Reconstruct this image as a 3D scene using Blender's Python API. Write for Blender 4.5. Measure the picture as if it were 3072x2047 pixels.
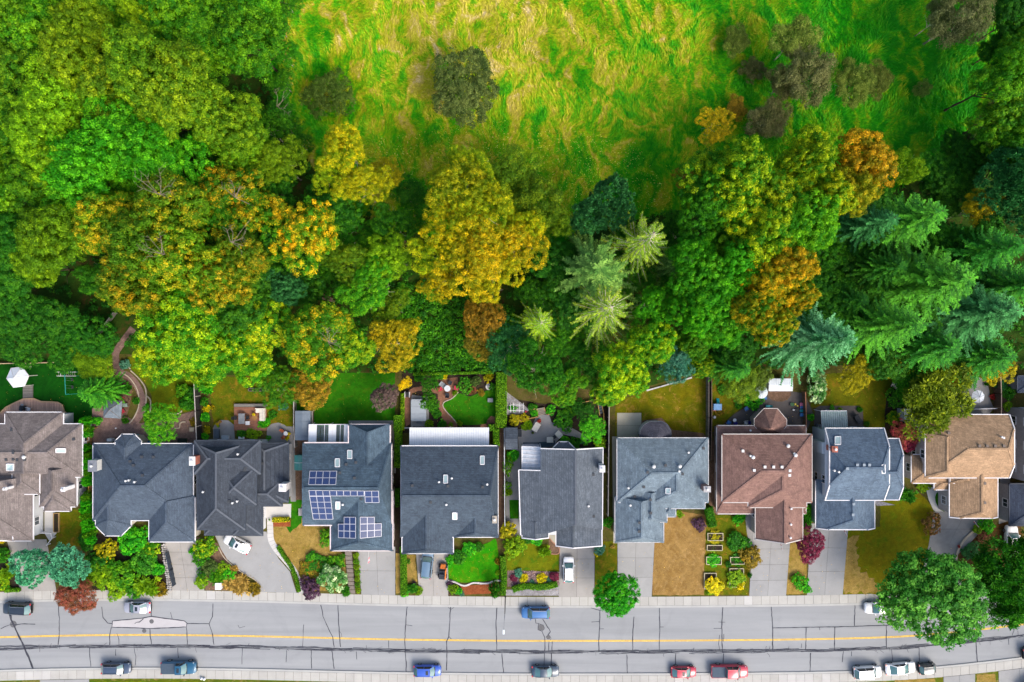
import bpy,math,random
import numpy as np
from mathutils import Vector,Matrix,noise as mnoise
for o in list(bpy.data.objects):
    bpy.data.objects.remove(o)
SC = bpy.context.scene
COL = SC.collection
random.seed(7)
# ------------------------------------------------------------------ camera, sky, sun, exposure
CAM_H = 110.0
FPX = 2048.0            # focal length in pixels of the 3072 px wide photograph (24 mm on 36 mm)
CX,CY = 1536.0,1023.5
cam_d = bpy.data.cameras.new('camera')
cam_d.lens = 24.0
cam_d.sensor_width = 36.0
cam_d.clip_start = 0.5
cam_d.clip_end = 2000.0
cam = bpy.data.objects.new('camera',cam_d)
COL.objects.link(cam)
cam.location = (0,0,CAM_H)
cam.rotation_euler = (0,0,0)
SC.camera = cam
SUN_EL,SUN_AZ = 44.0,138.0          # azimuth clockwise from north (+Y)
world = bpy.data.worlds.new('World')
SC.world = world
world.use_nodes = True
wn = world.node_tree
wn.nodes.clear()
sky = wn.nodes.new('ShaderNodeTexSky')
sky.sky_type = 'NISHITA'
sky.sun_disc = False
sky.sun_elevation = math.radians(SUN_EL)
sky.sun_rotation = math.radians(SUN_AZ)
sky.air_density = 1.0
sky.dust_density = 4.0
sky.ozone_density = 0.6
bg = wn.nodes.new('ShaderNodeBackground')
bg.inputs['Strength'].default_value = 0.15
wo = wn.nodes.new('ShaderNodeOutputWorld')
wn.links.new(sky.outputs['Color'],bg.inputs['Color'])
wn.links.new(bg.outputs['Background'],wo.inputs['Surface'])
sun_d = bpy.data.lights.new('sun','SUN')
sun_d.energy = 1.2
sun_d.angle = math.radians(32.0)
sun_d.color = (1.0,0.96,0.89)
sun = bpy.data.objects.new('sun',sun_d)
COL.objects.link(sun)
_az,_el = math.radians(SUN_AZ),math.radians(SUN_EL)
_dir = Vector((math.sin(_az) * math.cos(_el),math.cos(_az) * math.cos(_el),math.sin(_el)))
sun.rotation_euler = _dir.to_track_quat('Z','Y').to_euler()
sun.location = _dir * 150
SC.view_settings.view_transform = 'Standard'
SC.view_settings.look = 'None'
SC.view_settings.exposure = 1.11
SC.view_settings.gamma = 1.0
SC.view_settings.use_curve_mapping = False
# ------------------------------------------------------------------ measuring: pixel of the photograph -> metres at height z
def P(px,py,z=0.0):
    k = (CAM_H - z) / FPX
    return ((px - CX) * k,(CY - py) * k,z)
def P2(px,py,z=0.0):
    p = P(px,py,z)
    return (p[0],p[1])
PXM = CAM_H / FPX        # metres per pixel on the ground
def lin(c):
    c = c / 255.0
    return c / 12.92 if c <= 0.04045 else ((c + 0.055) / 1.055) ** 2.4
def S(r,g,b,k=1.0):
    return (lin(r) * k,lin(g) * k,lin(b) * k,1.0)
# ------------------------------------------------------------------ materials
MATS = {}
def _new(name):
    m = bpy.data.materials.new(name)
    m.use_nodes = True
    nt = m.node_tree
    b = nt.nodes['Principled BSDF']
    return m,nt,b
def N(nt,typ,**kw):
    n = nt.nodes.new(typ)
    for k,v in kw.items():
        setattr(n,k,v)
    return n
def L(nt,a,b):
    nt.links.new(a,b)
def mixcol(nt,fac,a,b,blend='MIX'):
    m = N(nt,'ShaderNodeMix',data_type='RGBA',blend_type=blend)
    for sock,v in ((0,fac),(6,a),(7,b)):
        if isinstance(v,(int,float)):
            m.inputs[sock].default_value = v
        elif isinstance(v,tuple):
            m.inputs[sock].default_value = v
        else:
            L(nt,v,m.inputs[sock])
    return m.outputs[2]
def ramp(nt,fac,stops):
    r = N(nt,'ShaderNodeValToRGB')
    el = r.color_ramp.elements
    while len(el) < len(stops):
        el.new(0.5)
    for e,(p,c) in zip(el,stops):
        e.position = p
        e.color = c if isinstance(c,tuple) else (c,c,c,1)
    if fac is not None:
        L(nt,fac,r.inputs['Fac'])
    return r.outputs['Color']
def noise_tex(nt,vec,scale,detail=4.0,rough=0.55,dist=0.0):
    n = N(nt,'ShaderNodeTexNoise')
    n.inputs['Scale'].default_value = scale
    n.inputs['Detail'].default_value = detail
    n.inputs['Roughness'].default_value = rough
    n.inputs['Distortion'].default_value = dist
    if vec is not None:
        L(nt,vec,n.inputs['Vector'])
    return n.outputs['Fac']
def pos(nt):
    return N(nt,'ShaderNodeNewGeometry').outputs['Position']
def scaled(nt,vec,s):
    m = N(nt,'ShaderNodeMapping')
    m.inputs['Scale'].default_value = s
    L(nt,vec,m.inputs['Vector'])
    return m.outputs['Vector']
def plain(name,col,rough=0.6,var=0.12,scale=3.0,metal=0.0,bump=0.0,coat=0.0,spec=0.3):
    """one colour with soft uneven variation"""
    if name in MATS:
        return MATS[name]
    m,nt,b = _new(name)
    p = pos(nt)
    f = noise_tex(nt,p,scale,5)
    c0 = tuple(x * (1 - var) for x in col[:3]) + (1,)
    c1 = tuple(min(1,x * (1 + var)) for x in col[:3]) + (1,)
    c = ramp(nt,f,[(0.3,c0),(0.7,c1)])
    L(nt,c,b.inputs['Base Color'])
    b.inputs['Roughness'].default_value = rough
    b.inputs['Metallic'].default_value = metal
    b.inputs['Specular IOR Level'].default_value = spec
    b.inputs['Coat Weight'].default_value = coat
    if bump:
        bn = N(nt,'ShaderNodeBump')
        bn.inputs['Strength'].default_value = bump
        bn.inputs['Distance'].default_value = 0.05
        L(nt,noise_tex(nt,p,scale * 6,6),bn.inputs['Height'])
        L(nt,bn.outputs['Normal'],b.inputs['Normal'])
    MATS[name] = m
    return m
def ground_mat(name,c1,c2,c3=None,scale=0.35,fine=9.0,bump=0.6,dist=1.2,mid=0.5,spread=0.16,rough=0.95):
    """two- or three-tone ground (grass, soil, bark): large patches broken up by fine grain"""
    if name in MATS:
        return MATS[name]
    m,nt,b = _new(name)
    p = pos(nt)
    big = noise_tex(nt,p,scale,6,0.62,dist)
    c = ramp(nt,big,[(mid - spread,c1),(mid + spread,c2)])
    if c3 is not None:
        o = noise_tex(nt,scaled(nt,p,(1,1,1)),scale * 2.7,6,0.65,0.8)
        f = ramp(nt,o,[(0.52,0.0),(0.70,1.0)])
        c = mixcol(nt,f,c,c3)
    g = noise_tex(nt,p,fine,4,0.7)
    gv = ramp(nt,g,[(0.25,0.62),(0.75,1.38)])
    c = mixcol(nt,1.0,c,gv,'MULTIPLY')
    md = noise_tex(nt,p,1.1,6,0.7,0.7)
    c = mixcol(nt,1.0,c,ramp(nt,md,[(0.28,0.72),(0.72,1.26)]),'MULTIPLY')
    L(nt,c,b.inputs['Base Color'])
    b.inputs['Roughness'].default_value = rough
    b.inputs['Specular IOR Level'].default_value = 0.1
    bn = N(nt,'ShaderNodeBump')
    bn.inputs['Strength'].default_value = bump
    bn.inputs['Distance'].default_value = 0.12
    L(nt,noise_tex(nt,p,fine * 0.8,5,0.7),bn.inputs['Height'])
    L(nt,bn.outputs['Normal'],b.inputs['Normal'])
    MATS[name] = m
    return m
def concrete(name,col,var=0.10,stain=0.25,streak=(0.5,0.5,1),rough=0.9):
    if name in MATS:
        return MATS[name]
    m,nt,b = _new(name)
    p = pos(nt)
    a = noise_tex(nt,scaled(nt,p,streak),0.9,6,0.6,0.6)
    c0 = tuple(x * (1 - var) for x in col[:3]) + (1,)
    c1 = tuple(x * (1 + var) for x in col[:3]) + (1,)
    c = ramp(nt,a,[(0.3,c0),(0.7,c1)])
    g = noise_tex(nt,p,14.0,4,0.7)
    c = mixcol(nt,1.0,c,ramp(nt,g,[(0.2,0.86),(0.8,1.12)]),'MULTIPLY')
    s = noise_tex(nt,p,0.33,5,0.7,1.5)
    sf = ramp(nt,s,[(0.56,0.0),(0.78,stain)])
    c = mixcol(nt,sf,c,tuple(x * 0.55 for x in col[:3]) + (1,))
    oi = N(nt,'ShaderNodeObjectInfo')
    rv = ramp(nt,oi.outputs['Random'],[(0.0,0.95),(1.0,1.05)])
    c = mixcol(nt,1.0,c,rv,'MULTIPLY')
    L(nt,c,b.inputs['Base Color'])
    b.inputs['Roughness'].default_value = rough
    b.inputs['Specular IOR Level'].default_value = 0.25
    bn = N(nt,'ShaderNodeBump')
    bn.inputs['Strength'].default_value = 0.15
    bn.inputs['Distance'].default_value = 0.02
    L(nt,g,bn.inputs['Height'])
    L(nt,bn.outputs['Normal'],b.inputs['Normal'])
    MATS[name] = m
    return m
def shingle(name,col,col2=None,moss=0.0,mosscol=(0.05,0.06,0.02,1),streaks=0.35):
    """asphalt shingles: courses along the slope, granule mottling, run-down stains"""
    m,nt,b = _new(name)
    p = pos(nt)
    sep = N(nt,'ShaderNodeSeparateXYZ')
    L(nt,p,sep.inputs[0])
    tab = N(nt,'ShaderNodeTexBrick')
    tab.inputs['Scale'].default_value = 1.0
    tab.inputs['Brick Width'].default_value = 0.55
    tab.inputs['Row Height'].default_value = 0.105
    tab.inputs['Mortar Size'].default_value = 0.012
    tab.inputs['Color1'].default_value = (0.82,0.82,0.82,1)
    tab.inputs['Color2'].default_value = (1.16,1.16,1.16,1)
    tab.inputs['Mortar'].default_value = (0.7,0.7,0.7,1)
    com = N(nt,'ShaderNodeCombineXYZ')
    ad = N(nt,'ShaderNodeMath',operation='ADD')
    L(nt,sep.outputs['X'],ad.inputs[0]); L(nt,sep.outputs['Y'],ad.inputs[1])
    L(nt,ad.outputs[0],com.inputs['X']); L(nt,sep.outputs['Z'],com.inputs['Y'])
    L(nt,com.outputs[0],tab.inputs['Vector'])
    a = noise_tex(nt,p,0.55,6,0.65,0.8)
    cA = col
    cB = col2 or tuple(x * 0.72 for x in col[:3]) + (1,)
    c = ramp(nt,a,[(0.34,cB),(0.66,cA)])
    g = noise_tex(nt,p,5.5,5,0.75)
    c = mixcol(nt,1.0,c,ramp(nt,g,[(0.25,0.66),(0.75,1.34)]),'MULTIPLY')
    g2 = noise_tex(nt,p,1.7,6,0.75,0.6)
    c = mixcol(nt,1.0,c,ramp(nt,g2,[(0.28,0.80),(0.72,1.18)]),'MULTIPLY')
    c = mixcol(nt,0.85,c,tab.outputs['Color'],'MULTIPLY')
    # run-off streaks: noise stretched strongly up the slope (z and y)
    st = noise_tex(nt,scaled(nt,p,(1.5,0.12,0.12)),1.3,5,0.6)
    sf = ramp(nt,st,[(0.5,0.0),(0.72,streaks)])
    c = mixcol(nt,sf,c,tuple(x * 0.5 for x in col[:3]) + (1,))
    if moss > 0:
        mo = noise_tex(nt,p,1.7,7,0.75,0.5)
        mf = ramp(nt,mo,[(0.60,0.0),(0.68,moss)])
        c = mixcol(nt,mf,c,mosscol)
    L(nt,c,b.inputs['Base Color'])
    b.inputs['Roughness'].default_value = 0.85
    b.inputs['Specular IOR Level'].default_value = 0.2
    bn = N(nt,'ShaderNodeBump')
    bn.inputs['Strength'].default_value = 0.35
    bn.inputs['Distance'].default_value = 0.03
    L(nt,tab.outputs['Fac'],bn.inputs['Height'])
    bn.invert = True
    L(nt,bn.outputs['Normal'],b.inputs['Normal'])
    return m
def brick_mat(name,c1,c2,mortar,bw=0.24,rh=0.12):
    if name in MATS:
        return MATS[name]
    m,nt,b = _new(name)
    p = pos(nt)
    t = N(nt,'ShaderNodeTexBrick')
    t.inputs['Scale'].default_value = 1.0
    t.inputs['Brick Width'].default_value = bw
    t.inputs['Row Height'].default_value = rh
    t.inputs['Mortar Size'].default_value = 0.012
    t.inputs['Color1'].default_value = c1
    t.inputs['Color2'].default_value = c2
    t.inputs['Mortar'].default_value = mortar
    L(nt,p,t.inputs['Vector'])
    v = noise_tex(nt,p,1.2,5)
    c = mixcol(nt,1.0,t.outputs['Color'],ramp(nt,v,[(0.3,0.7),(0.7,1.25)]),'MULTIPLY')
    L(nt,c,b.inputs['Base Color'])
    b.inputs['Roughness'].default_value = 0.9
    MATS[name] = m
    return m
def planks(name,col,axis='x',w=0.14,var=0.25):
    if name in MATS:
        return MATS[name]
    m,nt,b = _new(name)
    p = pos(nt)
    sep = N(nt,'ShaderNodeSeparateXYZ')
    L(nt,p,sep.inputs[0])
    dv = N(nt,'ShaderNodeMath',operation='DIVIDE')
    L(nt,sep.outputs['Y' if axis == 'x' else 'X'],dv.inputs[0])
    dv.inputs[1].default_value = w
    fl = N(nt,'ShaderNodeMath',operation='FLOOR')
    L(nt,dv.outputs[0],fl.inputs[0])
    wnz = N(nt,'ShaderNodeTexWhiteNoise',noise_dimensions='1D')
    L(nt,fl.outputs[0],wnz.inputs['W'])
    fr = N(nt,'ShaderNodeMath',operation='FRACT')
    L(nt,dv.outputs[0],fr.inputs[0])
    gap = ramp(nt,fr.outputs[0],[(0.0,0.35),(0.1,1.0)])
    c = ramp(nt,wnz.outputs['Value'],[(0.0,tuple(x * (1 - var) for x in col[:3]) + (1,)),(1.0,tuple(x * (1 + var) for x in col[:3]) + (1,))])
    c = mixcol(nt,1.0,c,gap,'MULTIPLY')
    g = noise_tex(nt,scaled(nt,p,(1,6,1) if axis == 'x' else (6,1,1)),2.0,5)
    c = mixcol(nt,1.0,c,ramp(nt,g,[(0.25,0.75),(0.75,1.2)]),'MULTIPLY')
    L(nt,c,b.inputs['Base Color'])
    b.inputs['Roughness'].default_value = 0.8
    MATS[name] = m
    return m
def glass_mat(name,col,rough=0.05):
    if name in MATS:
        return MATS[name]
    m,nt,b = _new(name)
    p = pos(nt)
    c = ramp(nt,noise_tex(nt,p,0.8,3),[(0.3,tuple(x * 0.8 for x in col[:3]) + (1,)),(0.7,col)])
    L(nt,c,b.inputs['Base Color'])
    b.inputs['Roughness'].default_value = rough
    b.inputs['Specular IOR Level'].default_value = 0.8
    b.inputs['Coat Weight'].default_value = 0.6
    MATS[name] = m
    return m
def clear_sheet(name,col,alpha=0.45):
    """translucent corrugated roofing sheet"""
    if name in MATS:
        return MATS[name]
    m,nt,b = _new(name)
    out = nt.nodes['Material Output']
    tr = N(nt,'ShaderNodeBsdfTransparent')
    mx = N(nt,'ShaderNodeMixShader')
    f = ramp(nt,noise_tex(nt,pos(nt),1.6,5),[(0.3,alpha * 0.75),(0.7,min(1,alpha * 1.25))])
    L(nt,f,mx.inputs[0])
    L(nt,tr.outputs[0],mx.inputs[1])
    L(nt,b.outputs[0],mx.inputs[2])
    L(nt,mx.outputs[0],out.inputs['Surface'])
    b.inputs['Base Color'].default_value = col
    b.inputs['Roughness'].default_value = 0.25
    MATS[name] = m
    return m
def paint_mat(name,col):
    if name in MATS:
        return MATS[name]
    m,nt,b = _new(name)
    f = noise_tex(nt,pos(nt),2.0,3)
    c = ramp(nt,f,[(0.3,tuple(x * 0.93 for x in col[:3]) + (1,)),(0.7,col)])
    L(nt,c,b.inputs['Base Color'])
    b.inputs['Roughness'].default_value = 0.32
    b.inputs['Metallic'].default_value = 0.15
    b.inputs['Coat Weight'].default_value = 0.8
    b.inputs['Coat Roughness'].default_value = 0.06
    MATS[name] = m
    return m
FOL = 1.0
def leaf_mat(name,translucent=0.3,var=0.45):
    """leaf colour comes from the crown object's two custom colours, mixed by clump and leaf randomness"""
    m,nt,b = _new(name)
    out = nt.nodes['Material Output']
    ca = N(nt,'ShaderNodeAttribute',attribute_type='OBJECT',attribute_name='colA')
    cb = N(nt,'ShaderNodeAttribute',attribute_type='OBJECT',attribute_name='colB')
    mixv = N(nt,'ShaderNodeAttribute',attribute_type='OBJECT',attribute_name='mixB')
    rnd = N(nt,'ShaderNodeAttribute',attribute_type='GEOMETRY',attribute_name='rnd')
    clp = N(nt,'ShaderNodeAttribute',attribute_type='GEOMETRY',attribute_name='clump')
    p = pos(nt)
    nz = noise_tex(nt,p,0.33,4,0.6,0.5)
    # fac = smoothstep(clump*0.5 + noise*0.9 + leaf*0.35 , 1-mixB)
    a1 = N(nt,'ShaderNodeMath',operation='MULTIPLY_ADD')
    L(nt,clp.outputs['Fac'],a1.inputs[0]); a1.inputs[1].default_value = 0.62
    a2 = N(nt,'ShaderNodeMath',operation='MULTIPLY'); L(nt,rnd.outputs['Fac'],a2.inputs[0]); a2.inputs[1].default_value = 0.3
    L(nt,a2.outputs[0],a1.inputs[2])
    a3 = N(nt,'ShaderNodeMath',operation='MULTIPLY_ADD')
    L(nt,nz,a3.inputs[0]); a3.inputs[1].default_value = 0.8
    L(nt,a1.outputs[0],a3.inputs[2])
    a4 = N(nt,'ShaderNodeMath',operation='MULTIPLY_ADD')
    L(nt,mixv.outputs['Fac'],a4.inputs[0]); a4.inputs[1].default_value = 1.3
    L(nt,a3.outputs[0],a4.inputs[2])
    f = ramp(nt,None,[(0.0,0.0),(1.0,1.0)])
    mr = N(nt,'ShaderNodeMapRange')
    L(nt,a4.outputs[0],mr.inputs['Value'])
    mr.inputs['From Min'].default_value = 1.2
    mr.inputs['From Max'].default_value = 1.75
    c = mixcol(nt,mr.outputs['Result'],ca.outputs['Color'],cb.outputs['Color'])
    v = ramp(nt,rnd.outputs['Fac'],[(0.0,1 - var),(1.0,1 + var)])
    c = mixcol(nt,1.0,c,v,'MULTIPLY')
    v2 = ramp(nt,clp.outputs['Fac'],[(0.0,0.74),(1.0,1.26)])
    c = mixcol(nt,1.0,c,v2,'MULTIPLY')
    L(nt,c,b.inputs['Base Color'])
    b.inputs['Roughness'].default_value = 0.6
    b.inputs['Specular IOR Level'].default_value = 0.18
    tl = N(nt,'ShaderNodeBsdfTranslucent')
    L(nt,c,tl.inputs['Color'])
    mx = N(nt,'ShaderNodeMixShader')
    mx.inputs[0].default_value = translucent
    L(nt,b.outputs[0],mx.inputs[1]); L(nt,tl.outputs[0],mx.inputs[2])
    L(nt,mx.outputs[0],out.inputs['Surface'])
    return m
LEAF = leaf_mat('leaf',0.4,0.34)
NEEDLE = leaf_mat('needle',0.12,0.4)
# ------------------------------------------------------------------ objects
def setp(o,label=None,cat=None,group=None,kind=None):
    if label: o['label'] = label
    if cat: o['category'] = cat
    if group: o['group'] = group
    if kind: o['kind'] = kind
    return o
def thing(name,label,cat,loc=(0,0,0),rotz=0.0,group=None):
    o = bpy.data.objects.new(name,None)
    o.empty_display_size = 0.5
    COL.objects.link(o)
    o.location = loc
    o.rotation_euler = (0,0,rotz)
    return setp(o,label,cat,group)
def abs_loc(o):
    v = Vector((0,0,0))
    while o is not None:
        v += o.location
        o = o.parent
    return v
class MB:
    """collects shapes (world metres, or the thing's own metres when local=True) into one mesh"""
    def __init__(self):
        self.v = []
        self.f = []
    def add(self,verts,faces):
        n = len(self.v)
        self.v += [tuple(q) for q in verts]
        self.f += [tuple(i + n for i in f) for f in faces]
        return self
    def box(self,x0,x1,y0,y1,z0,z1):
        return self.add([(x0,y0,z0),(x1,y0,z0),(x1,y1,z0),(x0,y1,z0),(x0,y0,z1),(x1,y0,z1),(x1,y1,z1),(x0,y1,z1)],
                        [(0,3,2,1),(4,5,6,7),(0,1,5,4),(1,2,6,5),(2,3,7,6),(3,0,4,7)])
    def prism(self,pts,z0,z1):
        n = len(pts)
        a = sum(pts[i][0] * pts[(i + 1) % n][1] - pts[(i + 1) % n][0] * pts[i][1] for i in range(n))
        if a < 0:
            pts = pts[::-1]
        v = [(x,y,z0) for x,y in pts] + [(x,y,z1) for x,y in pts]
        f = [tuple(range(n))[::-1],tuple(range(n,2 * n))]
        f += [(i,(i + 1) % n,n + (i + 1) % n,n + i) for i in range(n)]
        return self.add(v,f)
    def bar(self,p,q,w,h,up=(0,0,1)):
        """rectangular bar from p to q, w wide, h high, centred on the line"""
        p,q = Vector(p),Vector(q)
        d = (q - p)
        if d.length < 1e-6:
            return self
        d.normalize()
        u = Vector(up)
        s = d.cross(u)
        if s.length < 1e-4:
            s = d.cross(Vector((1,0,0)))
        s.normalize()
        u = s.cross(d).normalized()
        s *= w / 2
        u *= h / 2
        v = [p - s - u,p + s - u,p + s + u,p - s + u,q - s - u,q + s - u,q + s + u,q - s + u]
        return self.add(v,[(0,1,2,3),(7,6,5,4),(0,4,5,1),(1,5,6,2),(2,6,7,3),(3,7,4,0)])
    def tube(self,path,r,n=6):
        path = [Vector(q) for q in path]
        rs = r if isinstance(r,(list,tuple)) else [r] * len(path)
        rings = []
        for i,q in enumerate(path):
            d = (path[min(i + 1,len(path) - 1)] - path[max(i - 1,0)]).normalized()
            a = d.cross(Vector((0,0,1)))
            if a.length < 1e-3:
                a = d.cross(Vector((1,0,0)))
            a.normalize()
            bvec = d.cross(a)
            rings.append([q + (a * math.cos(2 * math.pi * k / n) + bvec * math.sin(2 * math.pi * k / n)) * rs[i] for k in range(n)])
        v = [x for rg in rings for x in rg]
        f = []
        for i in range(len(rings) - 1):
            for k in range(n):
                f.append((i * n + k,i * n + (k + 1) % n,(i + 1) * n + (k + 1) % n,(i + 1) * n + k))
        f.append(tuple(range(n))[::-1])
        f.append(tuple(range((len(rings) - 1) * n,len(rings) * n)))
        return self.add(v,f)
    def lathe(self,c,prof,n=12):
        """prof: list of (radius, z)"""
        v = []
        for r,z in prof:
            for k in range(n):
                t = 2 * math.pi * k / n
                v.append((c[0] + r * math.cos(t),c[1] + r * math.sin(t),c[2] + z))
        f = []
        for i in range(len(prof) - 1):
            for k in range(n):
                f.append((i * n + k,i * n + (k + 1) % n,(i + 1) * n + (k + 1) % n,(i + 1) * n + k))
        f.append(tuple(range(n))[::-1])
        f.append(tuple(range((len(prof) - 1) * n,len(prof) * n)))
        return self.add(v,f)
    def build(self,name,mat,parent=None,smooth=False,local=False):
        v = self.v
        if parent is not None and not local:
            l = abs_loc(parent)
            v = [(a - l.x,b - l.y,c - l.z) for a,b,c in v]
        me = bpy.data.meshes.new(name)
        me.from_pydata(v,[],self.f)
        if mat is not None:
            me.materials.append(mat)
        if smooth:
            me.polygons.foreach_set('use_smooth',[True] * len(me.polygons))
        me.update()
        o = bpy.data.objects.new(name,me)
        COL.objects.link(o)
        if parent is not None:
            o.parent = parent
        return o
def copy_tree(o,parent=None):
    c = o.copy()
    COL.objects.link(c)
    c.parent = parent
    for ch in list(o.children):
        copy_tree(ch,c)
    return c
def smooth_pts(pts,closed=True,n=4):
    """Catmull-Rom through the points"""
    out = []
    m = len(pts)
    rng = range(m) if closed else range(m - 1)
    for i in rng:
        if closed:
            p0,p1,p2,p3 = pts[(i - 1) % m],pts[i],pts[(i + 1) % m],pts[(i + 2) % m]
        else:
            p0,p1,p2,p3 = pts[max(i - 1,0)],pts[i],pts[i + 1],pts[min(i + 2,m - 1)]
        for k in range(n):
            t = k / n
            q = []
            for a in range(2):
                q.append(0.5 * ((2 * p1[a]) + (-p0[a] + p2[a]) * t + (2 * p0[a] - 5 * p1[a] + 4 * p2[a] - p3[a]) * t * t + (-p0[a] + 3 * p1[a] - 3 * p2[a] + p3[a]) * t ** 3))
            out.append(tuple(q))
    if not closed:
        out.append(tuple(pts[-1]))
    return out
def rough_edge(pts,amp=2.0,step=7.0,seed=0):
    """breaks straight outlines (pixels) into an uneven natural edge"""
    rd = random.Random(seed)
    out = []
    m = len(pts)
    for i in range(m):
        a,b = pts[i],pts[(i + 1) % m]
        d = math.dist(a,b)
        k = max(1,int(d / step))
        nx,ny = -(b[1] - a[1]) / max(d,1e-6),(b[0] - a[0]) / max(d,1e-6)
        for j in range(k):
            t = j / k
            w = amp * mnoise.noise(Vector((a[0] * .05 + t * d * .06,a[1] * .05,seed * 3.1))) * 1.6 + rd.uniform(-.3,.3) * amp
            out.append((a[0] + (b[0] - a[0]) * t + nx * w,a[1] + (b[1] - a[1]) * t + ny * w))
    return out
Z_COUNT = [0]
def sheet(name,pts,mat,z=0.02,kind='structure',label=None,cat=None,parent=None,smooth=0,rough=0,thick=0.0,group=None):
    """flat ground polygon traced on the ground plane (pixel outline -> metres)"""
    if smooth:
        pts = smooth_pts(pts,True,smooth)
    if rough:
        pts = rough_edge(pts,rough,6.0,hash(name) % 97 if False else len(name) + len(pts))
    Z_COUNT[0] += 1
    z = z + 0.0011 * (Z_COUNT[0] % 9)
    mb = MB()
    w = [P2(x,y) for x,y in pts]
    if thick:
        mb.prism(w,z - thick,z)
    else:
        a = sum(w[i][0] * w[(i + 1) % len(w)][1] - w[(i + 1) % len(w)][0] * w[i][1] for i in range(len(w)))
        if a < 0:
            w = w[::-1]
        mb.add([(x,y,z) for x,y in w],[tuple(range(len(w)))])
    o = mb.build(name,mat,parent)
    return setp(o,label,cat,group,kind if parent is None else None)
# ------------------------------------------------------------------ foliage prototypes
def leaf_mesh(name,C,Nn,ax,ln,wd,rnd,clp,mat,fold=0.25):
    """C centres, Nn normals, ax in-plane axes, ln lengths, wd widths -> folded rhombic leaves"""
    side = np.cross(Nn,ax)
    side /= np.linalg.norm(side,axis=1,keepdims=True) + 1e-9
    l = ln[:,None]; w = wd[:,None]
    v0 = C - ax * l * .5
    v1 = C + side * w * .5 + Nn * w * fold + ax * l * .05
    v2 = C + ax * l * .5
    v3 = C - side * w * .5 + Nn * w * fold + ax * l * .05
    n = len(C)
    V = np.stack([v0,v1,v2,v3],1).reshape(-1,3).astype(np.float32)
    me = bpy.data.meshes.new(name)
    me.vertices.add(4 * n)
    me.vertices.foreach_set('co',V.ravel())
    me.loops.add(4 * n)
    me.loops.foreach_set('vertex_index',np.arange(4 * n,dtype=np.int32))
    me.polygons.add(n)
    me.polygons.foreach_set('loop_start',np.arange(0,4 * n,4,dtype=np.int32))
    me.update(calc_edges=True)
    a = me.attributes.new('rnd','FLOAT','FACE'); a.data.foreach_set('value',rnd.astype(np.float32))
    a = me.attributes.new('clump','FLOAT','FACE'); a.data.foreach_set('value',clp.astype(np.float32))
    me.materials.append(mat)
    return me
def unit(rs,n):
    d = rs.normal(size=(n,3))
    return d / np.linalg.norm(d,axis=1,keepdims=True)
def crown_mesh(name,seed,R=5.5,flat=0.75,lobes=13,lobe_r=(.34,.52),nclump=520,nleaf=24,leaf=.34,clump_r=.62,spiky=False,mat=None,inner=.18,zmin=-.35,droop=0.0,ldist=(.45,.72)):
    rs = np.random.RandomState(seed)
    # lobes on a dome
    d = unit(rs,lobes)
    d[:,2] = np.abs(d[:,2]) * .9 - .15
    lc = d * R * rs.uniform(ldist[0],ldist[1],(lobes,1)) * np.array([1,1,flat])
    lr = R * rs.uniform(lobe_r[0],lobe_r[1],lobes)
    lc = np.vstack([[0,0,R * .25 * flat],lc]); lr = np.append(lr.max(),lr)[:lobes + 1]
    lr = np.concatenate([[R * .5],lr[1:]])
    pts,outs = [],[]
    tries = 0
    while len(pts) < nclump and tries < nclump * 30:
        tries += 1
        i = rs.randint(len(lc))
        q = unit(rs,1)[0]
        if q[2] < zmin and rs.rand() < .85:
            continue
        jit = rs.uniform(.80,1.10) if rs.rand() > .08 else rs.uniform(1.1,1.3)
        p = lc[i] + q * lr[i] * np.array([1,1,.85])
        dd = np.linalg.norm((lc - p) / np.array([1,1,.85]),axis=1)
        if (dd < lr * .86).any() and rs.rand() > inner:
            continue
        pts.append(lc[i] + (p - lc[i]) * jit); outs.append(q)
    C = np.array(pts); O = np.array(outs)
    n = len(C)
    cr = clump_r * rs.uniform(.6,1.25,n)
    crnd = rs.rand(n)
    k = nleaf
    CC = np.repeat(C,k,0); OO = np.repeat(O,k,0); RR = np.repeat(cr,k)
    q = unit(rs,n * k)
    q = q + OO * .45 + np.array([0,0,.40])
    q /= np.linalg.norm(q,axis=1,keepdims=True)
    rad = RR * rs.uniform(.45,1.08,n * k)
    pos_ = CC + q * rad[:,None]
    if droop:
        pos_[:,2] -= droop * rs.rand(n * k) ** 2
    if spiky:
        ax = q + rs.normal(size=q.shape) * .25
        ax /= np.linalg.norm(ax,axis=1,keepdims=True)
        nn = np.cross(ax,unit(rs,n * k)); nn /= np.linalg.norm(nn,axis=1,keepdims=True) + 1e-9
        ln = leaf * rs.uniform(.7,1.4,n * k); wd = ln * .32
    else:
        nn = q * 1.0 + np.array([0,0,.25]) + rs.normal(size=q.shape) * .38
        nn /= np.linalg.norm(nn,axis=1,keepdims=True)
        t = unit(rs,n * k)
        ax = t - nn * np.sum(t * nn,1,keepdims=True)
        ax /= np.linalg.norm(ax,axis=1,keepdims=True) + 1e-9
        ln = leaf * rs.uniform(.65,1.3,n * k); wd = ln * rs.uniform(.6,.9,n * k)
    return leaf_mesh(name,pos_,nn,ax,ln,wd,rs.rand(n * k),np.repeat(crnd,k),mat or LEAF)
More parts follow.
